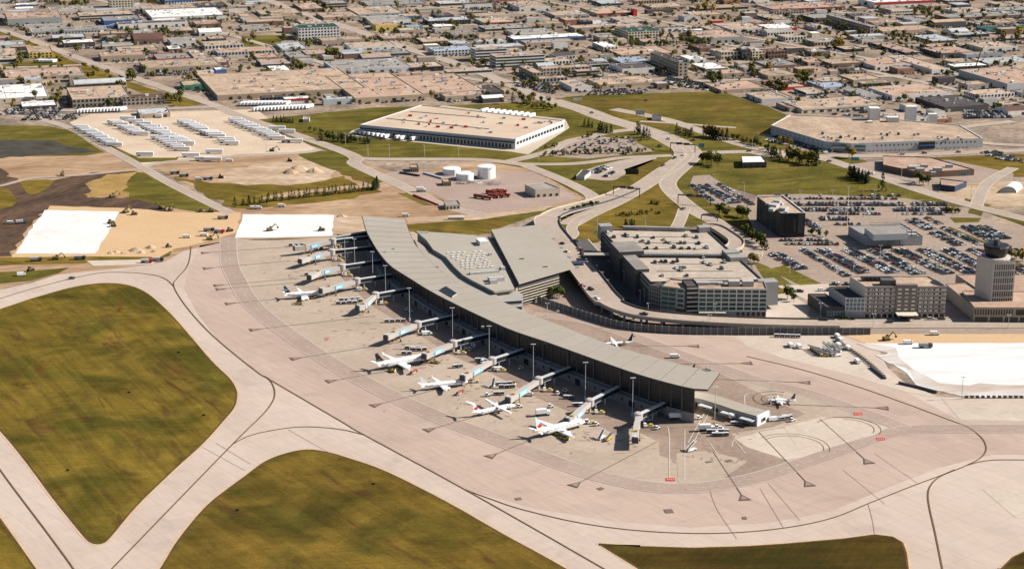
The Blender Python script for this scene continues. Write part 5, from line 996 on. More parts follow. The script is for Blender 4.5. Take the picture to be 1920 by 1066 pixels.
for y, x0, x1, f in ((367, 1452, 1490, .9), (367, 1530, 1560, .4), (367, 1600, 1700, .45), (373, 1471, 1690, .85), (383.5, 1482, 1700, .93), (383.5, 1710, 1776, .95), (394, 1502, 1646, .95), (394, 1676, 1785, .95), (401.5, 1552, 1655, .85), (401.5, 1692, 1785, .85)):
    car_row((x0, y), (x1, y+0.5), UP, double=y in (383.5, 394), fill=f)
MID = 'in the short rows behind the office'
for y, x0, x1 in ((411, 1538, 1597), (421, 1560, 1618)): car_row((x0, y), (x1, y), MID, double=y == 411)
for y, x0, x1 in ((451, 1462, 1558), (458, 1474, 1574)): car_row((x0, y), (x1, y+.4), 'in the twin rows before the black office', fill=.95)
DG = [((1504, 468), (1594, 521), 0), ((1540, 468), (1622, 513), 1), ((1588, 468), (1680, 514), 1), ((1636, 468), (1725, 515), 1), ((1682, 468), (1783, 516), 1), ((1730, 468), (1828, 516), 1), ((1776, 468), (1848, 505), 1), ((1822, 468), (1850, 480), 1), ((1870, 500), (1925, 530), 1), ((1905, 500), (1960, 525), 1)]
NTH = ['first', 'second', 'third', 'fourth', 'fifth', 'sixth', 'seventh', 'eighth', 'ninth', 'tenth']
for i, (a, b, dbl) in enumerate(DG): car_row(a, b, 'in the %s diagonal row of the car park' % NTH[i], double=bool(dbl), fill=.96)
for i, (a, b, dbl) in enumerate([((1707, 412), (1750, 432), 1), ((1732, 407), (1766, 421), 0), ((1768, 428), (1840, 460), 0), ((1752, 437), (1806, 462), 1), ((1812, 425), (1868, 455), 1), ((1840, 425), (1888, 450), 1), ((1870, 458), (1925, 480), 1)]):
    car_row(a, b, 'in the slanting rows right of the metal building', double=bool(dbl), fill=.93)
car_row((1452, 476), (1504, 506), 'in the small lot left of the rows', double=True, fill=.9)
for a, b in (((1297, 347), (1336, 377)), ((1318, 348), (1382, 383)), ((1347, 345), (1412, 385))): car_row(a, b, 'in the lawn side car park', double=a[0] == 1318, fill=.95)
for a, b in (((1508, 412), (1535, 425)), ((1513, 420), (1538, 432))): car_row(a, b, 'beside the black office', fill=.9)
for k in range(9): 
    y = 258+k*3.7; x0 = 1115-k*11; car_row((x0, y), (x0+95+k*7, y+1.5), 'in the lot with small trees', fill=.42)
car_row((1112, 325), (1140, 313), 'in the taxi waiting lot', double=True, fill=.9); car_row((1134, 332), (1156, 320), 'in the taxi waiting lot', fill=.8)
for a, b in (((1440, 262), (1475, 270)), ((1470, 258), (1545, 282)), ((1452, 256), (1500, 268)), ((1500, 272), (1560, 287))): car_row(a, b, 'beside the white factory', double=True, fill=.85)
for a, b in (((1850, 290), (1905, 296)), ((1870, 296), (1925, 304)), ((1842, 288), (1880, 286))): car_row(a, b, 'in the lot at the far right', fill=.8, double=True)
for y in (214, 219, 224, 229): car_row((1560+3*(y-214), y), (1625+3*(y-214), y+6), 'in the lot behind the white factory', fill=.5)
for y in (211, 216, 221): car_row((1808, y), (1900, y-2), 'in the lot beside the dark grey shed', fill=.9, double=True)
for x, y in ((1137, 434), (1149, 442)): p = P(x, y, 17); 
PKC = [(1140, 436), (1151, 445), (1172, 441), (1177, 443), (1195, 445), (1225, 446), (1286, 443), (1306, 446), (1205, 452), (1216, 456), (1245, 450), (1249, 455), (1256, 456), (1276, 456), (1284, 456), (1310, 457), (1199, 467), (1213, 466), (1231, 466), (1264, 464), (1278, 466), (1292, 466), (1306, 466), (1325, 464), (1318, 483),
       (1228, 492), (1240, 491), (1248, 491), (1262, 492), (1270, 490), (1321, 492), (1332, 497), (1358, 492), (1268, 503), (1276, 502), (1283, 502), (1277, 507), (1353, 504), (1242, 517), (1288, 517), (1202, 500), (1205, 505), (1199, 497)]
for x, y in PKC: p = P(x, y, 16.2); car(p[0], p[1], R(rnd.choice([90, -90]))+rnd.uniform(-.1, .1)+0.1, 'on the roof deck of the parking garage', 16.15)
for x, y, a in ((1054, 457, 120), (1063, 472, 120), (1078, 453, 125), (1086, 466, 120), (1090, 470, 300), (1092, 477, 300), (1094, 482, 300), (1091, 537, 310), (1108, 543, 310), (1118, 560, 310), (1207, 590, 350)):
    p = P(x, y, 7); car(p[0], p[1], R(a), 'on the elevated road', 7.02, state='standing')
for x, y, a, k in ((1556, 456, 0, 'car'), (1237, 276, 300, 'suv'), (1282, 292, 250, 'suv'), (1265, 298, 240, 'pickup'), (1243, 312, 230, 'car'), (1254, 262, 310, 'car'), (1282, 393, 100, 'suv'), (1299, 265, 180, 'car'), (1691, 291, 180, 'suv'), (1733, 289, 0, 'suv'), (1797, 287, 0, 'car'), (1555, 304, 330, 'car'), (1596, 316, 330, 'suv'), (1634, 327, 330, 'suv'), (1712, 346, 330, 'pickup'), (1667, 606, 180, 'suv'), (1544, 603, 0, 'suv'), (1701, 599, 0, 'pickup'), (1720, 599, 0, 'car'), (1745, 600, 0, 'suv'), (1765, 600, 0, 'suv'), (1333, 426, 30, 'car'), (1348, 429, 30, 'pickup'), (1175, 565, 0, 'car'), (1218, 577, 350, 'car'), (1500, 548, 0, 'suv'), (1540, 546, 15, 'suv'), (1553, 545, 90, 'suv'), (1563, 534, 90, 'suv'), (1572, 534, 90, 'suv'), (1586, 534, 90, 'suv'), (1595, 534, 90, 'suv'), (1212, 190, 310, 'car'), (1110, 213, 310, 'car'), (135, 523, 20, 'car'), (1430, 300, 0, 'car'), (1404, 285, 180, 'car')):
    p = P(x, y); car(p[0], p[1], R(a), 'on the road', 0.6 if y < 400 else 0.4, kind=k, state='driving')
# scattered cars of the industrial blocks: rows in front of and beside the sheds
for i, (u0, v0, u1, v1) in enumerate(list(BUILT)):
    for side in (0, 1, 2):
        if rnd.random() < 0.3: continue
        if side == 0: L_ = u1-u0; A0 = GX*u0+GY*(v0-5); D, N_ = GX, GY
        elif side == 1: L_ = v1-v0; A0 = GX*(u0-5)+GY*v0; D, N_ = GY, GX
        else: L_ = u1-u0; A0 = GX*u0+GY*(v0-15); D, N_ = GX, GY
        ff = rnd.choice([0.2, 0.5, 0.8]) * (0.7 if side == 2 else 1)
        for k in range(int(L_/3)):
            if rnd.random() < ff:
                q = A0+D*(k*3+1.5); uu, vv = g(q); px, py = pix(q.x, q.y)
                if not (-30 < px < 1950 and -20 < py < 232) or not free(uu-1.5, vv-1.5, uu+1.5, vv+1.5, 1.2) or not roadclear(q.x, q.y, -2) or not inpoly(px, py, CITY) or any(inpoly(px, py, w_) for w_ in NOB): continue
                car(q.x, q.y, atan2(N_.y, N_.x), 'in the far industrial blocks')
for x0, y0, x1, y1, nr in ((155, 33, 265, 33, 5), (860, 22, 940, 22, 6), (0, 215, 110, 213, 4), (40, 225, 150, 223, 3), (270, 143, 360, 140, 3), (1100, 178, 1210, 176, 3), (1120, 138, 1200, 135, 5), (60, 190, 110, 190, 3), (1240, 156, 1330, 170, 4), (960, 160, 1040, 176, 5), (1560, 50, 1640, 52, 3), (1380, 50, 1500, 52, 3), (680, 116, 730, 114, 3), (500, 124, 560, 121, 3)):
    for k in range(nr): car_row((x0+k*4, y0-k*3.2), (x1+k*4, y1-k*3.2), 'in the far industrial blocks', fill=.85, pitch=3)
CARS.sort(key=lambda c: hypot(hypot(c[0], c[1]), H-c[2]))
stuff = MB(); nc = 0
for (x, y, z, rz, kind, col, where, state) in CARS:
    px, py = pix(x, y, z)
    if nc < 300 and -5 < px < 1925 and py < 1070:
        o = ob('parked_car' if state == 'parked' else 'car', cmesh(kind, col), None, (x, y, z), rz); tag(o, '%s %s %s %s' % (col, kind, state, where), 'car', 'cars ' + where); nc += 1
    else: car_mb(PNT[col], kind, stuff, Matrix.Translation((x, y, z)) @ Matrix.Rotation(rz, 4, 'Z'))
o = ob('distant_parked_cars', stuff.mesh('distant_parked_cars')); o['kind'] = 'stuff'; tag(o, 'hundreds of tiny parked cars filling the farther lots and streets', 'cars', at=(300, 1500, 0))

# truck trailers
TRM = {}
def trailer_mesh(L_=15.5):
    if L_ in TRM: return TRM[L_]
    a = MB(); a.box((0, 0, 2.6), (L_, 2.6, 2.9), PAINTW, 0, None, True); a.box((L_/2+0.01, 0, 2.6), (0.1, 2.3, 2.5), WALLS['silver'])
    b = MB()
    for x in (-L_/2+1.6, -L_/2+2.9):
        for y in (-1, 1): b.tube((x, y-.25, .5), (x, y+.25, .5), .5, .5, RUB, 8)
    for y in (-.8, .8): b.box((L_/2-3, y, .6), (.2, .2, 1.2), STEEL)
    c = MB(); c.box((0, 0, 1.05), (L_, 1.0, 0.2), STEEL)
    TRM[L_] = (a.mesh('box_body'), b.mesh('axle'), c.mesh('chassis')); return TRM[L_]
def trailer(px, py, rz, label, L_=15.5, group='white semi trailers in the truck yard'):
    p = P(px, py); th = T('semi_trailer', label, 'trailer', p, group); th.o.rotation_euler = (0, 0, rz)
    for n_, me in zip(('box_body', 'axle', 'chassis'), trailer_mesh(L_)): ob(n_, me, th.o)
for (x0, y0, x1, y1, n, lab) in ((147, 240, 214, 275, 13, 'in the left row of the truck yard'), (210, 230, 262, 254, 11, 'in the second row of the truck yard'), (275, 240, 350, 272, 14, 'in the middle row of the truck yard'), (240, 226, 300, 246, 5, 'in the second row of the truck yard'), (345, 232, 400, 255, 12, 'in the long right row of the truck yard'), (395, 252, 435, 272, 7, 'in the long right row of the truck yard'), (440, 228, 520, 262, 13, 'in the farthest right row of the truck yard'), (300, 262, 340, 283, 7, 'in the middle row of the truck yard')):
    for k in range(n):
        if rnd.random() < 0.06: continue
        x, y = lerp((x0, y0), (x1, y1), k/(n-1)); trailer(x+rnd.uniform(-2, 2), y+rnd.uniform(-.4, .4), R(-6)+rnd.uniform(-.03, .03), 'white semi trailer ' + lab, rnd.choice([15.5, 15.5, 13.5, 16.2]))
for x, y in ((272, 293), (358, 295), (402, 288), (382, 302), (399, 303), (552, 268), (538, 250), (520, 244), (290, 221)): trailer(x, y, R(-2), 'lone white semi trailer beside the dirt lot', group='lone white trailers')
for k in range(11): trailer(675+k*7.6+(14 if k > 7 else 0)+(14 if k > 9 else 0), 250+k*1.3, R(55), 'white semi trailer backed to the warehouse docks', 13, 'trailers at the warehouse docks')
for k in range(9): trailer(908+k*11, 211+k*1.2, R(60), 'white semi trailer behind the cream roofed warehouse', 13, 'trailers behind the warehouse')
for k in range(16): trailer(482+k*6.5, 208-k*0.3, R(60), 'white semi trailer in front of the long tan warehouse', 13, 'trailers by the tan warehouse')
for k in range(14): trailer(455+k*6.5, 198-k*0.1, R(70), 'white semi trailer against the long tan warehouse', 12, 'trailers against the tan warehouse')
for k in range(14): trailer(150+k*6.2, 212-k*0.3, R(65), 'white trailer below the two part office shed', 11, 'trailers below the office shed')
for k in range(10): trailer(70+k*3.5, 118-k*0.0, R(70), 'white trailer parked below the yellow trimmed shed', 9, 'trailers below the yellow shed')

# small service vehicles (each builder makes one prototype; copies are linked)
def proto(name, cat, parts):
    def make(px, py, rz, label, group=None, z=0.25, sc=1.0):
        p = P(px, py); th = T(name, label, cat, (p[0], p[1], z), group); th.o.rotation_euler = (0, 0, rz); th.o.scale = (sc, sc, sc)
        for n_, me in parts: ob(n_, me, th.o)
        return th
    return make
def parts(*lst):
    out = []
    for n_, f in lst: mb = MB(); f(mb); out.append((n_, mb.mesh(n_)))
    return out
def wheels(xs, y, r=0.45):
    def f(mb):
        for x in xs:
            for s_ in (-1, 1): mb.tube((x, s_*y-.15, r), (x, s_*y+.15, r), r, r, RUB, 8)
    return f
def bx(*a):
    def f(mb):
        for c, d, m in a: mb.box(c, d, m, 0, None, True)
    return f
tug = proto('baggage_tractor', 'tractor', parts(('body', bx(((0, 0, .75), (3, 1.5, .7), PAINTW))), ('cab', bx(((-.3, 0, 1.5), (1.2, 1.4, .9), WIN), ((-.3, 0, 2), (1.4, 1.5, .12), PAINTW))), ('wheel', wheels((-1, 1), .7))))
push = proto('pushback_tug', 'tractor', parts(('body', bx(((0, 0, .8), (5.5, 2.4, .9), PAINTW), ((1.6, 0, 1.35), (2, 2.2, .3), YELP))), ('cab', bx(((-1.4, 0, 1.8), (1.6, 2, 1.1), WIN), ((-1.4, 0, 2.4), (1.8, 2.1, .14), PAINTW))), ('wheel', wheels((-1.8, 1.8), 1.1, .55))))
cart = proto('baggage_cart', 'cart', parts(('deck', bx(((0, 0, .6), (3, 1.6, .18), STEEL))), ('canopy', bx(((0, 0, 1.95), (3, 1.7, .12), WALLS['silver']), ((1.4, 0, 1.2), (.1, 1.5, 1.4), WALLS['silver']), ((-1.4, 0, 1.2), (.1, 1.5, 1.4), WALLS['silver']))), ('luggage', bx(((0, 0, 1.1), (2.2, 1.2, .8), WALLS['dark']))), ('wheel', wheels((-1, 1), .7, .3))))
van = proto('service_van', 'van', parts(('body', bx(((-.5, 0, 1.4), (4.6, 2.1, 1.9), PAINTW), ((2.3, 0, 1.0), (1.2, 2, 1.1), PAINTW))), ('windscreen', bx(((1.85, 0, 1.8), (.5, 1.9, .8), WIN))), ('wheel', wheels((-1.7, 1.9), 1.0, .4))))
belt = proto('belt_loader', 'loader', parts(('body', bx(((0, 0, .7), (5, 1.8, .7), YELP), ((1.6, .5, 1.5), (1.2, .8, 1.0), PAINTW))), ('conveyor', lambda mb: mb.beam((-3.6, 0, .8), (3.8, 0, 2.6), 1.1, .3, WALLS['dark'])), ('wheel', wheels((-1.6, 1.6), .85, .45))))
cater = proto('catering_truck', 'truck', parts(('box_body', bx(((-1, 0, 2.6), (6, 2.5, 2.4), PAINTW))), ('cab', bx(((3.1, 0, 1.6), (1.9, 2.4, 2), PAINTW), ((3.95, 0, 2.1), (.3, 2.2, .8), WIN))), ('chassis', bx(((0, 0, .8), (8, 1.6, .4), WALLS['dark']))), ('wheel', wheels((-2.5, 3), 1.1, .5))))
fuel = proto('fuel_truck', 'truck', parts(('tank', lambda mb: mb.tube((-4.6, 0, 2.1), (2.4, 0, 2.1), 1.25, 1.25, ORANGE, 12)), ('cab', bx(((3.8, 0, 1.7), (2, 2.4, 2.1), ORANGE), ((4.75, 0, 2.2), (.2, 2.2, .8), WIN))), ('chassis', bx(((0, 0, .85), (9.6, 1.8, .4), PAINTW))), ('wheel', wheels((-3.6, -2.4, 3.6), 1.1, .5))))
dump = proto('dump_truck', 'truck', parts(('bed', bx(((-1.2, 0, 2), (5.4, 2.5, 1.7), WALLS['grey']))), ('cab', bx(((2.9, 0, 1.7), (2.2, 2.4, 2.1), WALLS['dark']), ((4, 0, 2.1), (.15, 2.2, .8), WIN))), ('chassis', bx(((0, 0, .85), (8.2, 1.5, .4), BLACK))), ('wheel', wheels((-3, -1.8, 2.9), 1.1, .5))))
stair = proto('passenger_stairs', 'stairs', parts(('chassis', bx(((0, 0, .6), (6, 1.8, .5), PAINTW))), ('steps', lambda mb: [mb.box((-2.6+.45*k, 0, .9+.28*k), (.5, 1.5, .3), STEEL) for k in range(12)]), ('handrail', lambda mb: [mb.beam((-2.8, s_*.8, 1.6), (2.8, s_*.8, 5), .1, .5, WALLS['silver']) for s_ in (-1, 1)]), ('wheel', wheels((-2, 2), .8, .4))))
def exc_parts(m):
    return parts(('track', bx(((0, -1.2, .5), (4.2, .6, 1), RUB), ((0, 1.2, .5), (4.2, .6, 1), RUB))), ('body', bx(((-.4, 0, 1.7), (3.6, 2.6, 1.2), m), ((.9, .8, 2.4), (1.4, 1, 1.5), WIN))), ('boom', lambda mb: (mb.beam((1.2, 0, 1.8), (4.4, 0, 4.8), .5, .6, m), mb.beam((4.4, 0, 4.8), (6.6, 0, 2.2), .4, .5, m))), ('bucket', bx(((6.5, 0, 1.6), (1, 1.3, 1), WALLS['dark']))))
EY = mat('machine_yellow', (0.2, 0.14, 0.04), var=0.1, vs=1, raw=True)
rtruck = proto('concrete_truck', 'truck', parts(('drum', lambda mb: mb.tube((-3.6, 0, 2.2), (1.2, 0, 1.9), .8, 1.3, WALLS['silver'], 10)), ('cab', bx(((2.9, 0, 1.7), (2.2, 2.4, 2.1), REDP), ((4, 0, 2.1), (.15, 2.2, .8), WIN))), ('chassis', bx(((0, 0, .85), (8.2, 1.5, .4), BLACK))), ('wheel', wheels((-3, -1.8, 2.9), 1.1, .5))))
exc = proto('excavator', 'excavator', exc_parts(EY))
doz = proto('bulldozer', 'bulldozer', parts(('track', bx(((0, -1.2, .6), (4, .6, 1.2), RUB), ((0, 1.2, .6), (4, .6, 1.2), RUB))), ('body', bx(((0.4, 0, 1.5), (3.4, 1.7, 1.1), EY), ((-.6, 0, 2.5), (1.4, 1.5, 1.3), WIN), ((-.6, 0, 3.2), (1.6, 1.7, .15), EY))), ('blade', bx(((2.7, 0, .9), (.3, 3.6, 1.3), STEEL)))))
rol = proto('road_roller', 'roller', parts(('drum', lambda mb: mb.tube((1.8, -1.1, .8), (1.8, 1.1, .8), .8, .8, STEEL, 12)), ('body', bx(((-.6, 0, 1.3), (2.6, 1.7, 1.2), EY), ((-.4, 0, 2.4), (1.3, 1.5, 1.2), WIN), ((-.4, 0, 3), (1.5, 1.6, .12), EY))), ('wheel', wheels((-1.4,), .9, .8))))

# apron equipment, placed gate by gate
for i, (x, y, a) in enumerate(((671, 546, 10), (675, 545, 10), (763, 583, 160), (795, 622, 20), (806, 628, 10), (868, 652, 0), (882, 658, 60), (905, 681, 30), (977, 693, 40), (1060, 735, 10), (1046, 740, 30), (1090, 762, 10), (1032, 764, 20), (914, 743, 10), (974, 764, 15), (1118, 798, 20), (1232, 805, 20), (1215, 790, 0), (1246, 776, 0), (1345, 803, 20), (1352, 806, 10), (1420, 794, 10), (1310, 786, 20), (1485, 790, 30), (1345, 815, 10), (1400, 790, 0))):
    tug(x, y, R(a), 'small white baggage tractor on the apron', 'baggage tractors on the apron')
for i, (x, y, a, n) in enumerate(((725, 605, 8, 4), (634, 571, 8, 4), (640, 565, 12, 4), (655, 568, 10, 3), (757, 665, 4, 2), (763, 655, 0, 3), (775, 658, 3, 3), (895, 678, 10, 2), (908, 680, 8, 2), (1072, 748, 170, 2), (930, 741, 12, 2), (853, 690, 20, 2), (1078, 762, 10, 2), (565, 490, 4, 3), (545, 462, 4, 3), (592, 468, 4, 2), (575, 517, 4, 2), (1330, 812, 3, 4), (1340, 818, 3, 3), (1375, 797, 10, 2), (1455, 789, 20, 3), (1470, 785, 10, 2), (940, 728, 5, 3), (935, 723, 10, 3))):
    for k in range(n): cart(x+k*10.5*cos(R(a)), y-k*3.2*sin(R(a))-(0 if k % 2 else .4), R(a), 'silver covered baggage cart on the apron', 'baggage carts on the apron')
for x, y, a, f, lab in ((800, 628, 15, van, 'white service van under the sixth jet bridge'), (873, 655, 5, push, 'white and yellow tug beside the seventh jet bridge'), (887, 650, 100, van, 'white van in the terminal shadow edge'), (808, 675, 15, push, 'white pushback tug at the nose of the black tailed jet'), (815, 681, 160, belt, 'belt loader by the nose of the black tailed jet'), (735, 697, -35, belt, 'yellow loader ramp under the wing of the black tailed jet'), (776, 700, 60, fuel, 'orange fuel truck below the black tailed jet'), (862, 739, 60, fuel, 'orange fuel truck beside the all white jet'), (888, 717, 10, push, 'pushback tug at the nose of the all white jet'),
                        (935, 695, 8, van, 'white van below the eighth jet bridge'), (990, 742, 0, van, 'white van left of the ninth jet bridge'), (1018, 779, 15, cater, 'white catering truck behind the leaf tailed airliner wing'), (925, 725, 80, stair, 'passenger stairs standing apart beyond the propeller plane'), (960, 722, -40, belt, 'belt loader beside the spare stairs'), (1020, 690, 70, push, 'tractor in the terminal shadow'), (1105, 794, 10, push, 'pushback tug at the nose of the leaf tailed airliner'),
                        (1045, 815, -30, belt, 'belt loader under the leaf tailed airliner'), (1060, 824, -30, belt, 'second belt loader under the leaf tailed airliner'), (1128, 822, 60, stair, 'stairs left of the last jet bridge'), (1140, 825, 60, belt, 'belt loader left of the last jet bridge'), (1290, 784, 5, stair, 'stairs beside the end wall of the concourse'), (1296, 845, 40, stair, 'white passenger stairs alone on the apron'), (1268, 786, 5, cater, 'white box truck near the concourse end wall'), (1380, 786, 25, cater, 'white truck beside the low pier'),
                        (1325, 808, 5, cater, 'white box truck among the baggage carts'), (1450, 789, 15, van, 'van at the tip of the low pier'), (560, 571, 5, belt, 'belt loader beneath the teal tailed jet'), (586, 560, 5, belt, 'small loader beside the teal tailed jet nose'), (770, 586, 0, tug, 'tractor by the light mast beyond the sixth gate'), (1265, 671, 0, van, 'small white van behind the concourse roof'), (676, 470, 0, van, 'white van in the deep concourse shadow'), (630, 463, 0, push, 'yellow tug under the second jet bridge'), (640, 485, 0, push, 'yellow tug under the third jet bridge'), (652, 501, 90, push, 'white and yellow tug beside the third jet bridge')):
    f(x, y, R(a), lab, sc=0.62 if f is fuel else 1.0)
for x, y, a in ((898, 372, -30), (912, 374, -25), (925, 371, -25), (935, 370, -25), (946, 369, -25), (921, 364, -25), (932, 363, -20), (940, 362, -20)): fuel(x, y, R(a), 'orange red fuel truck parked in the fuel yard', 'fuel trucks in the fuel yard')
for k in range(5): cart(1456+k*10, 632+0.3*k, R(0), 'covered cart by the blast fence end', 'carts by the blast fence')
for k in range(8): belt(1526+k*2.8, 655+k*1.9, R(170), 'yellow belt loader in the parked equipment row', 'parked belt loaders')
for k in range(6): stair(1550+(k % 3)*9, 657+(k//3)*6+k, R(rnd.choice([10, 150])), 'white ground stairs in the equipment park', 'parked ground stairs')
for x, y in ((1482, 650), (1498, 652), (1570, 633), (1575, 640), (1572, 650), (1590, 655), (1607, 680)): van(x, y, R(100), 'white service vehicle in the equipment park', 'vehicles in the equipment park')
# construction site
for x, y, a, f, lab in ((236, 399, 60, exc, 'excavator at the top of the sand pad'), (251, 403, 20, doz, 'bulldozer at the top of the sand pad'), (207, 419, 60, doz, 'bulldozer right of the large white membrane'), (213, 425, 200, doz, 'lower bulldozer right of the large white membrane'), (320, 395, 80, exc, 'dark excavator at the soil edge'), (303, 392, 150, exc, 'excavator with raised boom at the soil edge'), (378, 398, 10, rol, 'roller at the upper edge of the sand'), (395, 398, 10, doz, 'bulldozer at the upper edge of the sand'), (418, 411, 0, dump, 'flatbed truck on the sand near the small membrane'), (350, 446, 0, van, 'white van parked on the sand'), (382, 443, 0, van, 'white van on the lower sand'), (392, 434, 0, dump, 'dark truck on the right of the sand'), (411, 437, 350, rtruck, 'red cabbed mixer truck on the right of the sand'), (430, 434, 30, doz, 'small loader at the right sand edge'), (393, 450, 20, exc, 'yellow excavator near the apron corner'), (316, 464, 10, rol, 'roller on the lower sand'),
                        (117, 330, 95, exc, 'excavator on the dirt slope'), (211, 370, 40, exc, 'excavator alone on the dark soil'), (40, 419, 20, dump, 'trucks around the dark soil pit'), (20, 420, 0, van, 'small white van on the dark soil'), (68, 490, 10, dump, 'dump truck on the lower dirt track'), (104, 487, 10, exc, 'low excavator on the grass strip'), (150, 487, 0, dump, 'grey truck at the left end of the white strip'), (275, 493, 5, rtruck, 'red and white concrete truck on the white strip'), (296, 490, 5, dump, 'grey tipper behind the concrete truck'), (57, 508, 40, doz, 'dark loader on the grass by the taxiway'), (40, 517, 20, van, 'white van on the grass by the taxiway'), (506, 433, 30, exc, 'black excavator on the small white membrane'), (602, 433, 20, doz, 'dozer at the right of the small membrane'), (430, 303, 0, van, 'small white van on the dirt lot'), (345, 332, 0, dump, 'leftmost grey tipper truck in the row on the dirt lot'), (372, 338, 0, van, 'white van between the tippers in the dirt lot'), (390, 338, 0, dump, 'grey tipper truck in the dirt lot'), (414, 334, 0, doz, 'bulldozer at the end of the dirt lot row'), (328, 327, 0, dump, 'dark truck in the dirt lot'), (543, 303, 0, doz, 'bulldozer on the dirt mound'), (510, 284, 0, exc, 'dark machine beside the truck yard'), (476, 392, 0, van, 'white van by the conifer row'), (484, 392, 0, van, 'second white van near the conifer row'), (528, 388, 0, van, 'white van below the conifer row'), (760, 406, 0, van, 'white box van on the dirt road behind the concourse'), (1735, 652, 0, dump, 'grey tipper truck on the white plain'), (1662, 638, 20, exc, 'excavator on the sand strip'), (1752, 628, 0, van, 'white vehicle on the sand strip'), (1702, 645, 0, van, 'white van on the edge of the white plain'), (790, 360, 0, cater, 'white box truck beside the red pipe'), (536, 268, 0, dump, 'truck in front of the last trailer')):
    f(x, y, R(a), lab)
p = T('tank_trailer', 'long silver tanker trailer on the dirt road behind the concourse', 'trailer', P(855, 412)); mb = MB(); c = p.loc; mb.tube((c[0]-6, c[1], 1.9), (c[0]+6, c[1], 1.9), 1.15, 1.15, WALLS['white'], 12); p.part('tank', mb); mb = MB(); mb.box((c[0], c[1], .8), (13, 1.6, .3), WALLS['dark']); p.part('chassis', mb)
for x, y, r_ in ((255, 470, 5), (265, 474, 3.5), (283, 465, 4), (290, 472, 3), (207, 475, 3), (218, 473, 3), (232, 475, 2.5), (560, 320, 9), (545, 324, 7), (590, 322, 7), (640, 406, 4)):
    mb = MB(); p = P(x, y); n = len(mb.v); k = 12; mb.v.append((p[0], p[1], r_*0.55)); mb.v += [(p[0]+r_*rnd.uniform(.8, 1.2)*cos(2*pi*i/k)*.55, p[1]+r_*.5*sin(2*pi*i/k), r_*rnd.uniform(.25, .4)) for i in range(k)]; mb.v += [(p[0]+r_*rnd.uniform(.9, 1.3)*cos(2*pi*i/k), p[1]+r_*sin(2*pi*i/k), 0.1) for i in range(k)]
    for i in range(k): j = (i+1) % k; mb.f += [(0, 1+i, 1+j), (1+i, 1+k+i, 1+k+j, 1+j)]; mb.m += [mb.mi(DIRT2)]*2
    o = ob('dirt_pile', mb.mesh('dirt_pile')); tag(o, 'low heap of sand and soil on the building site', 'heap', 'heaps on the building site', at=(p[0], p[1], 0))

# ------------------------------------------------------------------ aircraft
def loft(mb, secs, m, k=14, split=None):
    """secs: (x, radius_y, radius_z, zc)"""
    n0 = len(mb.v); q = mb.mi(m); q2 = mb.mi(split) if split else q
    for x, ry, rz_, zc in secs: mb.v += [(x, ry*cos(2*pi*i/k), zc+rz_*sin(2*pi*i/k)) for i in range(k)]
    for s_ in range(len(secs)-1):
        for i in range(k):
            j = (i+1) % k; a = n0+s_*k
            mb.f.append((a+i, a+j, a+k+j, a+k+i)); mb.m.append(q2 if split and sin(2*pi*(i+.5)/k) < -0.35 else q)
    mb.f.append(tuple(n0+i for i in reversed(range(k)))); mb.m.append(q); mb.f.append(tuple(n0+(len(secs)-1)*k+i for i in range(k))); mb.m.append(q)
def slab(mb, pts, th_, m, axis=2):
    """thin tapered plate: pts list of xyz outline; thickness along axis"""
    n = len(mb.v); k = len(pts); h = th_/2; d = [0, 0, 0]; q = mb.mi(m)
    for s_ in (-1, 1):
        for p in pts: v = list(p); v[axis] += s_*h; mb.v.append(tuple(v))
    for i in range(k): j = (i+1) % k; mb.f.append((n+i, n+j, n+k+j, n+k+i)); mb.m.append(q)
    mb.f.append(tuple(n+i for i in reversed(range(k)))); mb.m.append(q); mb.f.append(tuple(n+k+i for i in range(k))); mb.m.append(q)
LEAF = [(0, 1), (.18, .62), (.4, .72), (.34, .3), (.62, .52), (.66, .36), (.95, .36), (.84, .14), (.95, .05), (.5, -.3), (.56, -.46), (.08, -.4), (.06, -.8), (-.06, -.8), (-.08, -.4), (-.56, -.46), (-.5, -.3), (-.95, .05), (-.84, .14), (-.95, .36), (-.66, .36), (-.62, .52), (-.34, .3), (-.4, .72), (-.18, .62)]
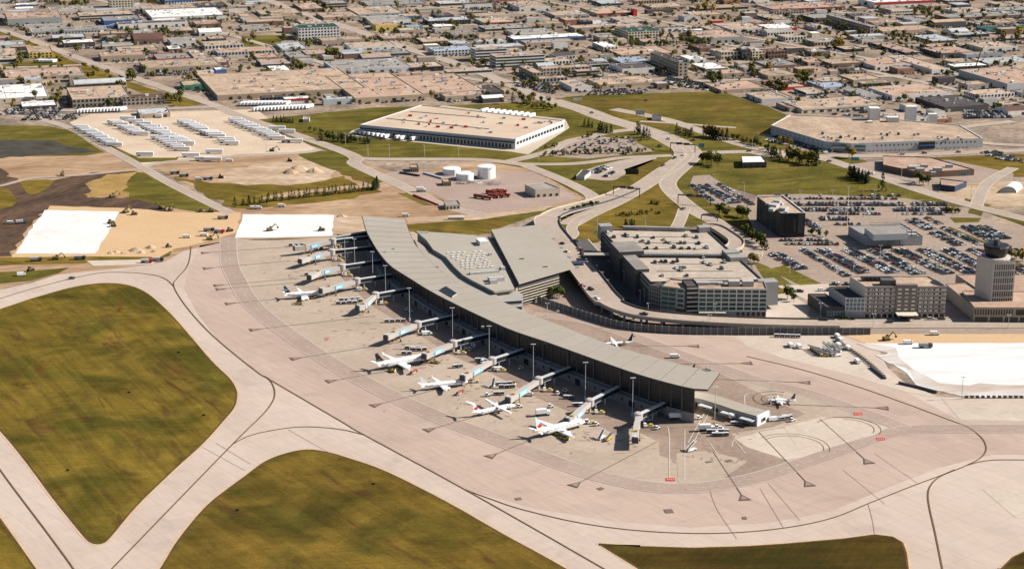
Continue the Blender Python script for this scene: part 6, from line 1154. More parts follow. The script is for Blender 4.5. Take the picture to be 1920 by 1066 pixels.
def airliner(nose, tail, label, L_, D, span, wingx=0.48, sweep=0.32, high=False, prop=False, ttail=False, finm=None, stabm=None, leaf=False, belly=None, winglet=None, text=None, stripe=False, finh=None, cat='airplane', extra=None):
    a, b = Vector(P(*nose)), Vector(P(*tail)); d = a-b; rz = atan2(d.y, d.x); s_ = d.length/L_; c = (a+b)/2
    th = T('airliner', label, cat, c); th.o.rotation_euler = (0, 0, rz); th.o.scale = (s_,)*3
    r = D/2; zc = r+1.3 if not high else r+0.9; h = L_/2; fm = PAINTW; finm = finm or PAINTW; O = th.o
    def add(name, mb, parent=None, label=None):
        o = ob(name, mb.mesh(name), parent or O)
        if label: o['label'] = label
        return o
    mb = MB(); loft(mb, [(-h, .12*r, .12*r, zc+r*.75), (-h+.06*L_, .35*r, .4*r, zc+r*.6), (-h+.16*L_, .72*r, .78*r, zc+r*.22), (-h+.27*L_, r, r, zc), (h-.15*L_, r, r, zc), (h-.07*L_, .82*r, .85*r, zc-r*.08), (h-.02*L_, .42*r, .45*r, zc-r*.22), (h, .1*r, .1*r, zc-r*.28)], fm, 16, belly)
    fu = add('fuselage', mb)
    mb = MB(); mb.box((h-.075*L_, 0, zc+r*.55), (.018*L_, r*1.15, r*.32), GLD); add('cockpit_window', mb, fu)
    mb = MB()
    for s in (-1, 1):
        x = -h+.26*L_
        while x < h-.16*L_: mb.box((x, s*(r-.02), zc+r*.25), (.35, .14, .45), GLD); x += 1.0
    o = add('cabin_window', mb, fu); o['kind'] = 'stuff'
    mb = MB()
    for s in (-1, 1): 
        for x in (h-.15*L_, -h+.24*L_): mb.box((x, s*(r-.04), zc), (1.0, .14, 1.9), WALLS['silver'])
    add('door', mb, fu)
    wx = h-wingx*L_+span*.06; zw = zc-r*.65 if not high else zc+r*.9; cr, ct = L_*.145 if not prop else L_*.09, L_*.045
    for s in (-1, 1):
        sw = sweep*span/2; y0 = r*.6 if not high else 0; zt = zw+(span*.035 if not high else .1)
        mb = MB(); slab(mb, [(wx, s*y0, zw), (wx-sw, s*span/2, zt), (wx-sw-ct, s*span/2, zt), (wx-cr-.1*sw, s*y0, zw)][::s], .5, fm)
        w = add('wing', mb)
        mb = MB(); slab(mb, [(wx-cr*.8-.1*sw, s*(y0+1), zw+.3), (wx-sw-ct*.75, s*span*.47, zt+.27), (wx-sw-ct, s*span*.47, zt+.27), (wx-cr-.1*sw, s*(y0+1), zw+.3)][::s], .06, WALLS['silver']); add('flap', mb, w)
        if winglet: mb = MB(); slab(mb, [(wx-sw-ct*.2, s*span/2, zt), (wx-sw-ct*.9, s*(span/2+.3), zt+1.9), (wx-sw-ct*1.3, s*(span/2+.3), zt+1.9), (wx-sw-ct, s*span/2, zt)][::s], .15, winglet, 1); add('winglet', mb, w)
        ye = s*span*(.17 if not prop else .15)
        xe = wx-abs(ye)/(span/2)*sw
        if prop:
            ze = zw-.1 if high else zw+.5
            mb = MB(); loft(mb, [(xe-3.4, .3, .3, ze), (xe-1, .75, .8, ze-.15), (xe+1.6, .75, .8, ze-.1), (xe+2.4, .35, .35, ze)], fm, 10)
            for v in range(len(mb.v)): mb.v[v] = (mb.v[v][0], mb.v[v][1]+ye, mb.v[v][2])
            e = add('engine', mb); mb = MB()
            for k in range(6): t = k*pi/3; mb.beam((xe+2.45, ye, ze), (xe+2.45, ye+1.9*cos(t), ze+1.9*sin(t)), .25, .06, BLACK)
            add('propeller', mb, e)
        else:
            ze = zw-r*.42; mb = MB(); loft(mb, [(xe-2.4, .5, .5, ze), (xe-.8, .95, .95, ze), (xe+1.0, 1.12, 1.12, ze), (xe+1.7, .98, .98, ze)], fm, 14)
            for v in range(len(mb.v)): mb.v[v] = (mb.v[v][0], mb.v[v][1]+ye, mb.v[v][2])
            e = add('engine', mb); mb = MB(); mb.tube((xe+1.72, ye, ze), (xe+1.74, ye, ze), .8, .8, BLACK, 14); add('intake', mb, e)
            mb = MB(); mb.beam((xe-1, ye, ze+.9), (xe-1.4, ye, zw+.1), .3, 2.4, fm); add('pylon', mb, e)
    fh = finh or span*.19; zf = zc+r*.6; xf = -h+.05*L_
    mb = MB(); slab(mb, [(xf+.15*L_, 0, zf), (xf+.015*L_, 0, zf+fh), (xf-.035*L_, 0, zf+fh), (xf+.0, 0, zf)], .4, finm, 1)
    if leaf: pass
    fin = add('tail_fin', mb)
    if extra == 'teal':
        for s in (-1, 1): 
            mb = MB(); slab(mb, [(xf+.13*L_, s*.23, zf+.1), (xf+.07*L_, s*.23, zf+fh*.45), (xf+.015*L_, s*.23, zf+fh*.18), (xf+.01*L_, s*.23, zf+.1)], .04, NAVYP, 1); slab(mb, [(xf+.075*L_, s*.235, zf+fh*.52), (xf+.03*L_, s*.235, zf+fh*.5), (xf-.012*L_, s*.235, zf+fh*.62), (xf+.02*L_, s*.235, zf+fh*.38)], .05, PAINTW, 1); add('tail_mark', mb, fin)
    if extra == 'stripes':
        for s in (-1, 1):
            for kk in range(3): mb = MB(); mb.beam((xf+.0*L_, s*.24, zf+fh*(.1+.11*kk)), (xf+(.1-.02*kk)*L_, s*.24, zf+fh*(.14+.11*kk)), .05, .1, CREAMP); add('tail_mark', mb, fin)
    if leaf:
        for s in (-1, 1):
            mb = MB(); lx, lz, ls = xf+.052*L_, zf+fh*.38, fh*.3; mb.quad([(lx+x*ls, s*.27, lz+z*ls) for x, z in (LEAF if s < 0 else LEAF[::-1])][::-1], REDP)
            add('leaf_emblem', mb, fin)
    zs = zf+fh*.96 if ttail else zc+r*.45; sx = xf+.0*L_ if ttail else xf+.04*L_; sp_ = span*.19 if ttail or prop else span*.18
    for s in (-1, 1):
        mb = MB(); slab(mb, [(sx+.035*L_, 0, zs), (sx-.045*L_, s*sp_, zs+.3), (sx-.085*L_, s*sp_, zs+.3), (sx-.045*L_, 0, zs)][::s], .25, stabm or fm); add('stabilizer', mb)
    for x, y in ((h-.13*L_, 0), (wx-cr*.75, 2.4), (wx-cr*.75, -2.4)):
        mb = MB(); mb.beam((x, y, zc-r*.8), (x, y, .5), .25, .25, STEEL)
        for s in (-1, 1): mb.tube((x, y+s*.35-.15, .5), (x, y+s*.35+.15, .5), .5, .5, RUB, 8)
        add('landing_gear', mb)
    if stripe:
        for s in (-1, 1): mb = MB(); mb.box((0, s*(r+.01), zc-r*.1), (L_*.62, .1, .5), BLACK); add('stripe', mb, fu)
    if text:
        cu = bpy.data.curves.new('lettering', 'FONT'); cu.body = text[0]; cu.size = text[1]; cu.extrude = .02; cu.align_x = 'CENTER'; cu.space_character = 1.25
        tmp = bpy.data.objects.new('lettering_src', cu); COL.objects.link(tmp); bpy.context.view_layer.update()
        me = bpy.data.meshes.new_from_object(tmp); bpy.data.objects.remove(tmp); me.materials.clear(); me.materials.append(text[2])
        for s in (-1, 1):
            o = ob('lettering', me, fu, (text[3]*h, s*(r+.03), zc+r*.28)); o.rotation_euler = (pi/2, 0, 0 if s < 0 else pi)
            o.location.y = s*(r+.12)
    return th
airliner((611, 556.5), (531, 561.5), 'white jet with teal and navy striped tail at the fourth bridge', 31, 3.9, 31, finm=TEALP, extra='teal', winglet=PAINTW, text=('WESTJET', 1.7, NAVYP, .1))
airliner((803, 677), (702, 696), 'white jet with black tail and gold stripes at the seventh bridge', 35, 4.1, 31, finm=BLACK, extra='stripes', winglet=PAINTW, stabm=PAINTW)
airliner((878, 722), (786, 733), 'all white jet with plain white tail next to the eighth bridge', 32, 3.3, 26, winglet=PAINTW)
airliner((966, 765), (884, 783), 'white high winged propeller plane with a red maple leaf on its tail', 30, 2.9, 28, sweep=0.02, wingx=.42, high=True, prop=True, ttail=True, leaf=True)
airliner((1096, 798.5), (1002, 823.5), 'white jet with red leaf and orange trimmed pale blue tail at the tenth bridge', 34, 4.2, 32, leaf=True, winglet=LBLUE, stabm=PAINTW, finm=PAINTW, extra=None)
airliner((1128, 649), (1187, 646), 'white turboprop with tall black tail behind the concourse roof', 30, 2.9, 28, sweep=0.02, wingx=.42, high=True, prop=True, ttail=True, finm=BLACK, stabm=BLACK, belly=WALLS['grey'], finh=6.2)
airliner((1435, 757), (1492, 756.5), 'small twin propeller commuter plane with dark tail and round windows on the turning circle', 18, 1.75, 17.4, sweep=0.04, wingx=.5, prop=True, finm=WALLS['brown'], belly=WALLS['brown'], stripe=False, finh=3.6)
# trim panels of the last leaf jet
t5 = [o for o, _ in THINGS if 'orange trimmed' in o['label']][0]; fin = [c for c in t5.children if c.name.startswith('tail_fin')][0]
for s in (-1, 1):
    mb = MB(); xf = -17+1.7; zf = 3.275+1.18; mb.quad([(xf-.2, s*.22, zf+6.3), (xf+.3, s*.22, zf+6.3), (xf+2.2, s*.22, zf+3.6), (xf-.9, s*.22, zf+4.4)][::s], LBLUE); ob('tail_mark', mb.mesh('tail_mark'), fin)
    mb = MB(); mb.quad([(-17.0+.6, s*1.1, 4.4), (-13, s*1.5, 4.2), (-13, s*1.42, 5.0), (-16.2, s*.9, 5.1)][::s], OCHRE); ob('tail_mark', mb.mesh('tail_mark'), fin)

# ------------------------------------------------------------------ jet bridges
BLUEAD = mat('advert_blue', (0.2, 0.55, 0.78), rough=0.5, var=0.05, vs=0.3, raw=True); TUN = mat('tunnel_grey', (0.42, 0.39, 0.37), var=0.04, vs=0.2, raw=True)
JB = [((686, 442), (624, 449), (572, 458), (552, 460)), ((668, 464), (622, 469), (580, 478), (563, 484)), ((690, 490), (641, 497), (597, 506), (580, 514)), ((722, 515), (669, 523), (617, 535), (602, 539)), ((756, 541), (704, 550), (681, 568), (671, 571)),
      ((839, 592), (783, 604), (738, 620), (724, 626)), ((904, 627), (850, 640), (803, 658), (796, 661)), ((972, 656), (923, 672), (876, 697), (868, 701)), ((1055, 692), (1010, 709), (962, 737), (953, 742)), ((1150, 728), (1106, 750), (1072, 778), (1064, 781)), ((1238, 757), (1197, 776), (1192, 806), (1191, 817))]
for i, (t0, r0, c0, c1) in enumerate(JB):
    lab = ['jet bridge nearest the white membrane, at the far end of the concourse', 'second jet bridge from the far end of the concourse', 'third jet bridge from the far end with yellow machinery', 'jet bridge reaching the teal tailed jet', 'fifth jet bridge with a steep blue banner and parked carts', 'sixth jet bridge with no airplane at it', 'jet bridge reaching the black tailed jet', 'jet bridge reaching the all white jet', 'jet bridge above the leaf tailed propeller plane', 'jet bridge reaching the leaf tailed airliner', 'last jet bridge pointing straight at the camera, without airplane'][i]
    z = 6.6; a, r_, c, e = [Vector(P(*p, z+.8)) for p in (t0, r0, c0, c1)]; a.z = r_.z = z-0.6; c.z = e.z = z-1.4
    th = T('jet_bridge', lab, 'jet bridge', (r_.x, r_.y, 0), 'jet bridges of the concourse'); d = (r_-a).normalized()
    a2 = a - d*13
    mb = MB(); mb.beam(a2, r_, 2.0, 2.4, WIN); th.part('glazed_walkway', mb)
    mb = MB(); mb.beam(a2+Vector((0, 0, 1.3)), r_+Vector((0, 0, 1.3)), 2.4, .3, WALLS['silver']); th.part('walkway_roof', mb)
    mb = MB(); mb.beam(a2-Vector((0, 0, 1.35)), r_-Vector((0, 0, 1.35)), 2.3, .25, WALLS['grey']); th.part('walkway_floor', mb)
    for f in (0.35, 0.75): q = a.lerp(r_, f); cyl(th, 'column', q, 0, z-2, .35, .35, WALLS['silver'], 8)
    cyl(th, 'rotunda', r_, z-2.2, z+1.4, 2.4, 2.4, TUN, 12); cyl(th, 'rotunda_roof', r_, z+1.4, z+1.9, 2.5, 1.6, TUN, 12); cyl(th, 'column', r_, 0, z-2.2, .7, .7, CREAMP, 8)
    m1 = r_.lerp(c, .52); dd = (c-r_).normalized()
    mb = MB(); mb.beam(r_, m1, 2.7, 2.7, TUN); th.part('tunnel', mb); mb = MB(); mb.beam(m1-dd*2, c, 3.2, 3.1, TUN); tn = th.part('tunnel', mb)
    n = Vector((dd.y, -dd.x, 0)); n = n if n.y < 0 else -n
    if i != 10:
        s0, s1 = m1+n*1.65, m1.lerp(c, .72)+n*1.65; mb = MB(); mb.beam(s0, s1, .08, 2.3, BLUEAD); bn = th.part('banner', mb, parent=tn)
        mb = MB(); L2 = (s1-s0)
        for k in range(4): q = s0+L2*(.3+.14*k)+n*.06; mb.beam(q-dd*.45, q+dd*.45, .05, 1.2, PAINTW); mb.beam(q-dd*.25+Vector((0, 0, .1)), q+dd*.15+Vector((0, 0, .1)), .07, .4, BLUEAD)
        th.part('lettering', mb, parent=tn)
    mb = MB(); mb.beam(c-Vector((0, 0, .1)), e, 3.5, 3.2, TUN); cb = th.part('cab', mb)
    f_ = (e-c).normalized(); mb = MB(); q = e+f_*.9; mb.beam(e, q, 3.4, 3.0, WALLS['dark']); th.part('canopy', mb, parent=cb)
    mb = MB(); mb.box((c.x, c.y, c.z+2.1), (1.6, 1.2, .9), YELP); mb.box((e.x, e.y, e.z+2), (1.4, 1.2, .6), PAINTW); th.part('roof_unit', mb, parent=cb)
    q = c-dd*4; s_ = Vector((-dd.y, dd.x, 0))
    mb = MB()
    for s in (-1.7, 1.7): w = q+s_*s; mb.beam((w.x, w.y, .5), (w.x, w.y, c.z+1.4), .45, .45, CREAMP)
    th.part('drive_column', mb); mb = MB()
    for s in (-1.9, 1.9): w = q+s_*s; mb.tube((w.x-.4, w.y, .6), (w.x+.4, w.y, .6), .6, .6, RUB, 8)
    th.part('wheel', mb)
    mb = MB(); w = c+n*2.4; mb.beam((w.x, w.y, c.z-1), (w.x-3, w.y-1, .4), .9, .2, YELP); th.part('service_stair', mb)
    mb = MB(); q = r_+n*3.2+Vector((2.5, 0, 0)); mb.box((q.x, q.y, .8), (5.5, 2.2, 1.2), CREAMP); mb.box((q.x+1, q.y, 1.8), (1.6, 1.6, .8), YELP); mb.box((q.x-2, q.y+1.5, 1.2), (1.5, 1.5, 1.8), PAINTW); th.part('ground_power_unit', mb)
# dark link at the far end and low pier at the near end
th = T('glazed_link', 'dark green glazed walkway at the far end of the concourse', 'walkway', P(665, 445)); a, b = P(622, 449, 5), P(694, 437, 5); mb = MB(); mb.beam(a, b, 3, 3, GLG); th.part('glass', mb)
for k in range(10): q = lerp(a, b, (k+.5)/10); mb = MB(); mb.box((q[0], q[1]-1.55, 5), (.4, .2, 3.1), BLACK); th.part('frame', mb)
mb = MB(); mb.beam((a[0], a[1], 6.7), (b[0], b[1], 6.7), 3.4, .3, WALLS['grey']); th.part('roof', mb)
LP = T('low_pier', 'low curved boarding pier with white end wall past the concourse tip', 'building', P(1380, 780))
l = smooth([P(*p)[:2] for p in ((1290, 757), (1315, 759), (1350, 769), (1395, 784), (1428, 793))], 5, False); A1, B1 = offs(l, 11); mb = MB()
mb.prism(B1+A1[::-1] if True else A1, 0, 5.2, CONCW, GREYR); LP.part('wall', mb)
mb = MB(); mb.prism([lerp(p, q, .04) for p, q in zip(B1, A1)]+[lerp(q, p, .04) for p, q in zip(B1, A1)][::-1], 5.2, 5.6, TROOF); LP.part('roof', mb)
p = lerp(A1[-1], B1[-1], .5); d = Vector((l[-1][0]-l[-2][0], l[-1][1]-l[-2][1])).normalized(); mb = MB(); mb.box((p[0]+d.x*.5, p[1]+d.y*.5, 2.9), (1.0, 11.6, 5.8), PAINTW, atan2(d.y, d.x)); LP.part('end_wall', mb)
mb = MB(); mb.box((p[0]+d.x*1.02+.3, p[1]+d.y*1.02-1, 3), (.2, 2.4, 2), GLD, atan2(d.y, d.x)); LP.part('window', mb)
nr = B1 if B1[8][1] < A1[8][1] else A1
for k in range(4, len(nr)-2, 3):
    a, b = nr[k], nr[k+1]; mb = MB(); mb.beam((a[0], a[1]-.2, 2.2), (b[0], b[1]-.2, 2.2), .3, 2.2, WIN); LP.part('window', mb)
for k in (8, 13, 17):
    a = nr[min(k, len(nr)-1)]; mb = MB(); mb.box((a[0], a[1]-2.5, 3.6), (8, 4.5, .5), WALLS['silver'], atan2(d.y, d.x)); LP.part('canopy', mb)

# ------------------------------------------------------------------ masts, lamps, gantries, fences
def mast(px, py, z, label, group, base=None, heads=4, hw=2.2, m=None):
    c = P(px, py, z) if base is None else P(*base); th = T('light_mast', label, 'light mast', (c[0], c[1], 0), group); m = m or WALLS['silver']
    mb = MB(); mb.tube((c[0], c[1], 0), (c[0], c[1], z), .2, .12, m, 8); th.part('pole', mb)
    mb = MB(); mb.beam((c[0]-hw/2, c[1], z), (c[0]+hw/2, c[1], z), .25, .25, m); ar = th.part('crossarm', mb)
    for k in range(heads): mb = MB(); mb.box((c[0]-hw/2+hw*k/max(1, heads-1), c[1]-.3, z+.1), (.55, .6, .35), PAINTW); th.part('floodlight', mb, parent=ar)
    if z > 18: mb = MB(); mb.tube((c[0], c[1], 0), (c[0], c[1], 2.6), .55, .5, YELP if px > 1300 else m, 8); th.part('mast_base', mb)
for x, y in ((646, 447), (664, 448), (698, 472), (722, 498), (767, 540), (848, 577), (917, 611), (1000, 645), (1098, 679), (1187, 708), (1342, 725), (1447, 716)): mast(x, y, 22, 'tall thin floodlight mast in front of the concourse', 'apron floodlight masts')
mast(1590, 360, 30, 'very tall white pole standing in the upper car park', 'pole', base=(1588, 424), heads=2, m=PAINTW)
mast(1805, 712, 13, 'floodlight mast by the edge of the white plain', 'mast', base=(1803, 748), heads=4)
for x, y in ((955, 569), (1026, 590), (1330, 612), (1538, 590), (1637, 610), (1745, 590), (1890, 612)): mast(x, y, 9, 'lamp post beside the front road', 'front road lamps', base=(x, y+4), heads=2, hw=2)
for x, y in ((1130, 530), (1140, 545), (1170, 528), (1200, 565), (1208, 562), (1100, 505), (1120, 517), (1215, 590)): mast(x, y, 9, 'small pale lamp post in the shaded lower road', 'lower road lamps', base=(x, y+4), heads=1, hw=1.5)
for x, y in ((1340, 590), (1600, 500), (1650, 478), (1700, 498), (1750, 478), (1580, 470), (1620, 398), (1680, 418), (1725, 390), (1640, 372), (1500, 372), (1560, 372), (1810, 440), (1480, 505), (1545, 560), (1100, 270), (1150, 280), (1190, 275), (1060, 285)): mast(x, y, 10, 'thin lamp pole among the parked cars', 'car park lamps', base=(x, y+8), heads=2, hw=1.8)
for x, y in ((500, 280), (648, 270), (690, 292), (730, 292), (796, 292), (860, 292), (1110, 296), (1010, 300), (1165, 376), (1120, 430), (1210, 430), (1340, 350), (1395, 365), (1410, 280), (1560, 300), (1690, 330), (1820, 372)): mast(x, y, 11, 'thin street lamp beside an access road', 'road lamps', base=(x, y+2), heads=1, hw=2)
for (x0, y0, x1, y1, lab) in ((1150, 366, 1199, 371, 'dark sign gantry across the start of the elevated road'), (1257, 283, 1303, 287, 'dark sign gantry where the boulevards meet'), (1271, 382, 1332, 386, 'sign gantry across the road above the car park'), (1315, 412, 1345, 415, 'thin gantry at the ramp entrance')):
    a, b = P(x0, y0), P(x1, y1); th = T('sign_gantry', lab, 'gantry', a); h = 7.5 if 'thin' not in lab else 4
    for q in (a, b): mb = MB(); mb.box((q[0], q[1], h/2), (.6, .6, h), WALLS['dark']); th.part('post', mb)
    mb = MB(); mb.beam((a[0], a[1], h), (b[0], b[1], h), .8, .9, WALLS['dark']); th.part('beam', mb)
    if h > 5:
        for f in (.35, .65): q = lerp(a, b, f); mb = MB(); mb.box((q[0], q[1]-.6, h+.2), (5, .25, 2.2), WALLS['dark']); th.part('sign_panel', mb)
for x, y, w, h, m_, lab in ((1185, 331, 11, 5, GLD, 'dark solar canopy beside the taxi lot'), (1315, 280, 5, 3.6, WALLS['teal'], 'teal roadside billboard right of the boulevard'), (1200, 219, 9, 5, WALLS['silver'], 'pale billboard in the olive field'), (1603, 305, 7, 3, WALLS['teal'], 'teal sign on the corner of the cross road'), (1083, 193, 9, 3, PAINTW, 'white sign row by the boulevard')):
    c = P(x, y); th = T('billboard', lab, 'sign', c)
    for s in (-.4, .4): mb = MB(); mb.box((c[0]+w*s, c[1], 1.5), (.3, .3, 3), STEEL); th.part('post', mb)
    mb = MB(); mb.box((c[0], c[1]-.2, 2+h/2), (w, .3, h), m_); th.part('panel', mb)
th = T('barrier_wall', 'long jersey barrier fence along the left of the white plain', 'barrier', P(1690, 715)); l = wline([(1570, 640), (1600, 660), (1630, 682), (1660, 710)], True, 6); l = resample(l, 22); me = box_mesh('barrier', 2.6, .8, 1.6, WALLS['stone'])
for a, b in zip(l, l[1:]): th.inst('barrier', me, (a[0], a[1], 0.2), atan2(b[1]-a[1], b[0]-a[0])+.7)
for pts, lab in (([(1633, 690), (1660, 711)], 'dark silt fence at the corner of the white plain'), ([(1685, 719), (1720, 727), (1757, 737)], 'dark silt fence along the lower edge of the white plain')):
    l = wline(pts, False); mb = MB()
    for a, b in zip(l, l[1:]): mb.beam((*a, .8), (*b, .8), 1.2, 1.4, WALLS['dark'])
    o = ob('silt_fence', mb.mesh('silt_fence')); tag(o, lab, 'fence', at=(*l[0], 0))
me = box_mesh('barricade', 1.6, 1.2, 1.3, WALLS['dark'])
for k in range(12): p = P(1812+k*10.3, 746); o = ob('barricade', me, None, (p[0], p[1], .2)); tag(o, 'dark barricade block along the lower edge of the white plain', 'barricade', 'barricades by the white plain')
for x, y in ((382, 880-100), (127, 883), (445, 958), (335, 662), (700, 909), (242, 737)): 
    mb = MB(); p = P(x, y); mb.box((p[0], p[1], .8), (1.7, .25, .7), BLACK); mb.box((p[0]-.6, p[1], .25), (.15, .2, .5), STEEL); mb.box((p[0]+.6, p[1], .25), (.15, .2, .5), STEEL); o = ob('taxiway_sign', mb.mesh('taxiway_sign')); tag(o, 'little dark taxiway sign standing in the grass field', 'sign', 'taxiway signs in the grass', at=(p[0], p[1], 0))
th = T('boundary_fence', 'thin perimeter fence along the diagonal dirt road', 'fence', P(300, 330)); l = resample(wline([(300, 326), (360, 352), (425, 385)], True), 24)
for a in l: mb = MB(); mb.box((a[0], a[1], 1.1), (.15, .15, 2.2), STEEL); th.part('post', mb)
# construction crane far right
c = P(1829, 140); th = T('crawler_crane', 'yellow crane boom rising over the large white shed', 'crane', c); mb = MB(); mb.box((c[0], c[1], 1.5), (6, 4, 3), EY); th.part('body', mb); mb = MB(); mb.beam((c[0], c[1], 10), (c[0]+5, c[1], 30), 1, 1, EY); mb.beam((c[0], c[1], 2), (c[0], c[1], 11), 1.2, 1.2, EY); th.part('boom', mb)

# ------------------------------------------------------------------ trees
def crown_mb(kind, m, seed, mb=None, off=(0, 0, 0), s_=1.0):
    r = random.Random(seed); mb = mb or MB()
    if kind == 'conifer':
        hgt, rad = 7.5, 1.7
        for k in range(110):
            t = r.random()**0.7; z = .6+t*(hgt-.6); rr = rad*(1-t)*r.uniform(.55, 1.1)+.08; a = r.uniform(0, 2*pi); sz = .5*(1-t)+.32
            c = Vector((rr*cos(a), rr*sin(a), z)); u = Vector((-sin(a), cos(a), r.uniform(-.3, .3)))*sz; v = Vector((cos(a)*.8, sin(a)*.8, -r.uniform(.3, 1)))*sz
            mb.quad([tuple((c+p)*s_+Vector(off)) for p in (-u, u*1.0, v)], m)
    else:
        cl = [(r.uniform(-1.4, 1.4), r.uniform(-1.4, 1.4), r.uniform(3.2, 6.0), r.uniform(1.1, 1.9)) for _ in range(6)]+[(0, 0, 4.4, 2.0)]
        for k in range(150):
            c0 = r.choice(cl); d = Vector((r.gauss(0, 1), r.gauss(0, 1), r.gauss(0, 1))).normalized(); c = Vector(c0[:3])+d*c0[3]*r.uniform(.6, 1.05); sz = r.uniform(.35, .75)
            n = (d+Vector((r.uniform(-.6, .6), r.uniform(-.6, .6), r.uniform(-.2, .8)))).normalized(); u = n.orthogonal().normalized(); v = n.cross(u)
            mb.quad([tuple((c+p*sz)*s_+Vector(off)) for p in (-u-v*.4, u*.8-v*.7, u*.5+v*.8, -u*.6+v*.5)], m)
    return mb
def trunk_mb(kind): mb = MB(); mb.tube((0, 0, 0), (0, 0, 4.2 if kind != 'conifer' else 5), .2, .08, BARK, 6); [mb.tube((0, 0, 2.2), (cos(a), sin(a), 4.2), .1, .05, BARK, 4) for a in (0, 2.1, 4.2) if kind != 'conifer']; return mb
CR = {}
for j, n_ in enumerate(('olive', 'green', 'yellow', 'gold', 'conifer')): CR[n_] = [crown_mb('conifer' if n_ == 'conifer' else 'broad', FOIL[j], 10*j+k).mesh('crown') for k in range(3)]
TRK = {'conifer': trunk_mb('conifer').mesh('trunk'), 'b': trunk_mb('b').mesh('trunk')}
FOI = {'olive': 0, 'green': 1, 'yellow': 2, 'gold': 3, 'conifer': 4}
TREES = []
def tree(px, py, kind, s_=1.0, where='beside the road'): p = P(px, py); TREES.append((p[0], p[1], kind, s_*rnd.uniform(.8, 1.2), where))
def trees(n, x0, y0, x1, y1, kinds, s_, where, jit=3):
    for k in range(n): f = (k+rnd.uniform(.1, .9))/n; tree(x0+(x1-x0)*f+rnd.uniform(-jit, jit), y0+(y1-y0)*f+rnd.uniform(-jit, jit)*.4, rnd.choice(kinds), s_, where)
trees(38, 440, 387, 705, 356, ['conifer'], .95, 'in the planted row above the small membrane', 2); trees(7, 700, 357, 708, 352, ['conifer'], 1.3, 'at the right end of the planted row', 2)
trees(14, 512, 228, 552, 231, ['conifer'], .9, 'by the tiny gatehouse', 2); trees(22, 600, 262, 700, 270, ['conifer', 'conifer', 'green'], 1.1, 'on the lawn below the cream roofed warehouse', 4); trees(12, 740, 278, 850, 285, ['conifer'], 1.1, 'on the long lawn below the cream roofed warehouse', 3); trees(9, 578, 247, 660, 262, ['gold', 'olive', 'green'], .8, 'beside the truck road', 4)
trees(16, 690, 262, 900, 285, ['olive', 'green', 'gold'], .9, 'on the long lawn below the cream roofed warehouse', 6); trees(10, 1120, 246, 1147, 251, ['conifer'], 1.2, 'beside the boulevard lawn', 3); trees(7, 1193, 250, 1217, 262, ['conifer'], 1.5, 'left of the boulevard bend', 3); trees(6, 1093, 236, 1113, 240, ['conifer'], 1.0, 'on the lawn by the boulevard', 2)
trees(10, 1270, 250, 1298, 258, ['conifer'], 1.2, 'on the field right of the boulevard', 3); trees(18, 1320, 256, 1362, 264, ['conifer', 'conifer', 'gold'], 1.4, 'on the field right of the boulevard', 3); trees(14, 1375, 262, 1440, 280, ['gold', 'olive', 'green'], 1.0, 'along the edge of the olive field', 5)
trees(12, 1440, 285, 1462, 302, ['conifer'], 1.2, 'above the black shed lawn', 3); trees(14, 1475, 300, 1532, 312, ['conifer', 'conifer', 'olive', 'gold'], 1.7, 'right of the black shed', 3); trees(8, 1312, 305, 1350, 312, ['olive', 'green', 'yellow'], 1.5, 'left of the black shed', 4); trees(22, 1592, 332, 1628, 345, ['conifer'], 1.3, 'in the grove on the big lawn', 3); trees(1, 1652, 358, 1655, 358, ['conifer'], 1.8, 'standing alone near the upper car park', 0)
trees(7, 1660, 312, 1680, 322, ['conifer', 'olive'], 1.6, 'against the low brown building', 4); trees(4, 1722, 345, 1742, 348, ['olive', 'green'], 1.3, 'by the navy building', 2); trees(12, 1600, 276, 1860, 272, ['gold', 'conifer', 'green', 'yellow'], .9, 'in front of the white factory', 4); trees(4, 1585, 295, 1600, 298, ['olive', 'yellow'], 1.5, 'at the corner of the cross road', 3)
trees(30, 1015, 292, 1225, 285, ['olive', 'green', 'gold'], .7, 'in the lot with small trees', 4); trees(16, 1025, 280, 1110, 256, ['olive', 'gold'], .7, 'in the lot with small trees', 4)
trees(26, 1155, 405, 1235, 398, ['olive', 'conifer', 'gold'], .5, 'in the young orchard on the olive lawn', 8); trees(12, 1218, 382, 1238, 384, ['conifer', 'gold'], .5, 'in the young orchard on the olive lawn', 3); trees(8, 1170, 426, 1190, 427, ['conifer'], .8, 'behind the car park roof', 2); trees(22, 1048, 410, 1120, 386, ['green', 'olive'], .8, 'in the planted strip under the elevated road', 3)
trees(6, 1345, 400, 1365, 408, ['green', 'olive'], 1.2, 'left of the black office', 3); trees(5, 1385, 405, 1400, 410, ['green', 'olive'], 1.4, 'left of the black office', 3); trees(16, 1398, 440, 1440, 470, ['green', 'olive', 'conifer'], 1.2, 'in front of the black office', 4); trees(5, 1515, 440, 1550, 446, ['green', 'olive'], .9, 'right of the black office', 4); trees(5, 1410, 488, 1420, 496, ['green', 'gold'], .8, 'by the small lot', 3); trees(3, 1478, 560, 1490, 566, ['green'], 1.1, 'left of the hotel annex', 3)
trees(5, 1577, 599, 1605, 600, ['green'], .5, 'in front of the hotel annex', 1); trees(6, 1030, 556, 1048, 560, ['green', 'olive'], 1.1, 'behind the blast fence', 3); trees(8, 1880, 480, 1925, 490, ['gold', 'yellow', 'olive'], .9, 'right of the control tower cab', 4); trees(5, 1775, 397, 1800, 400, ['green', 'gold'], .7, 'at the car park exit', 3)
trees(14, 1455, 268, 1560, 280, ['yellow', 'gold', 'olive'], .9, 'along the white factory lot', 4)
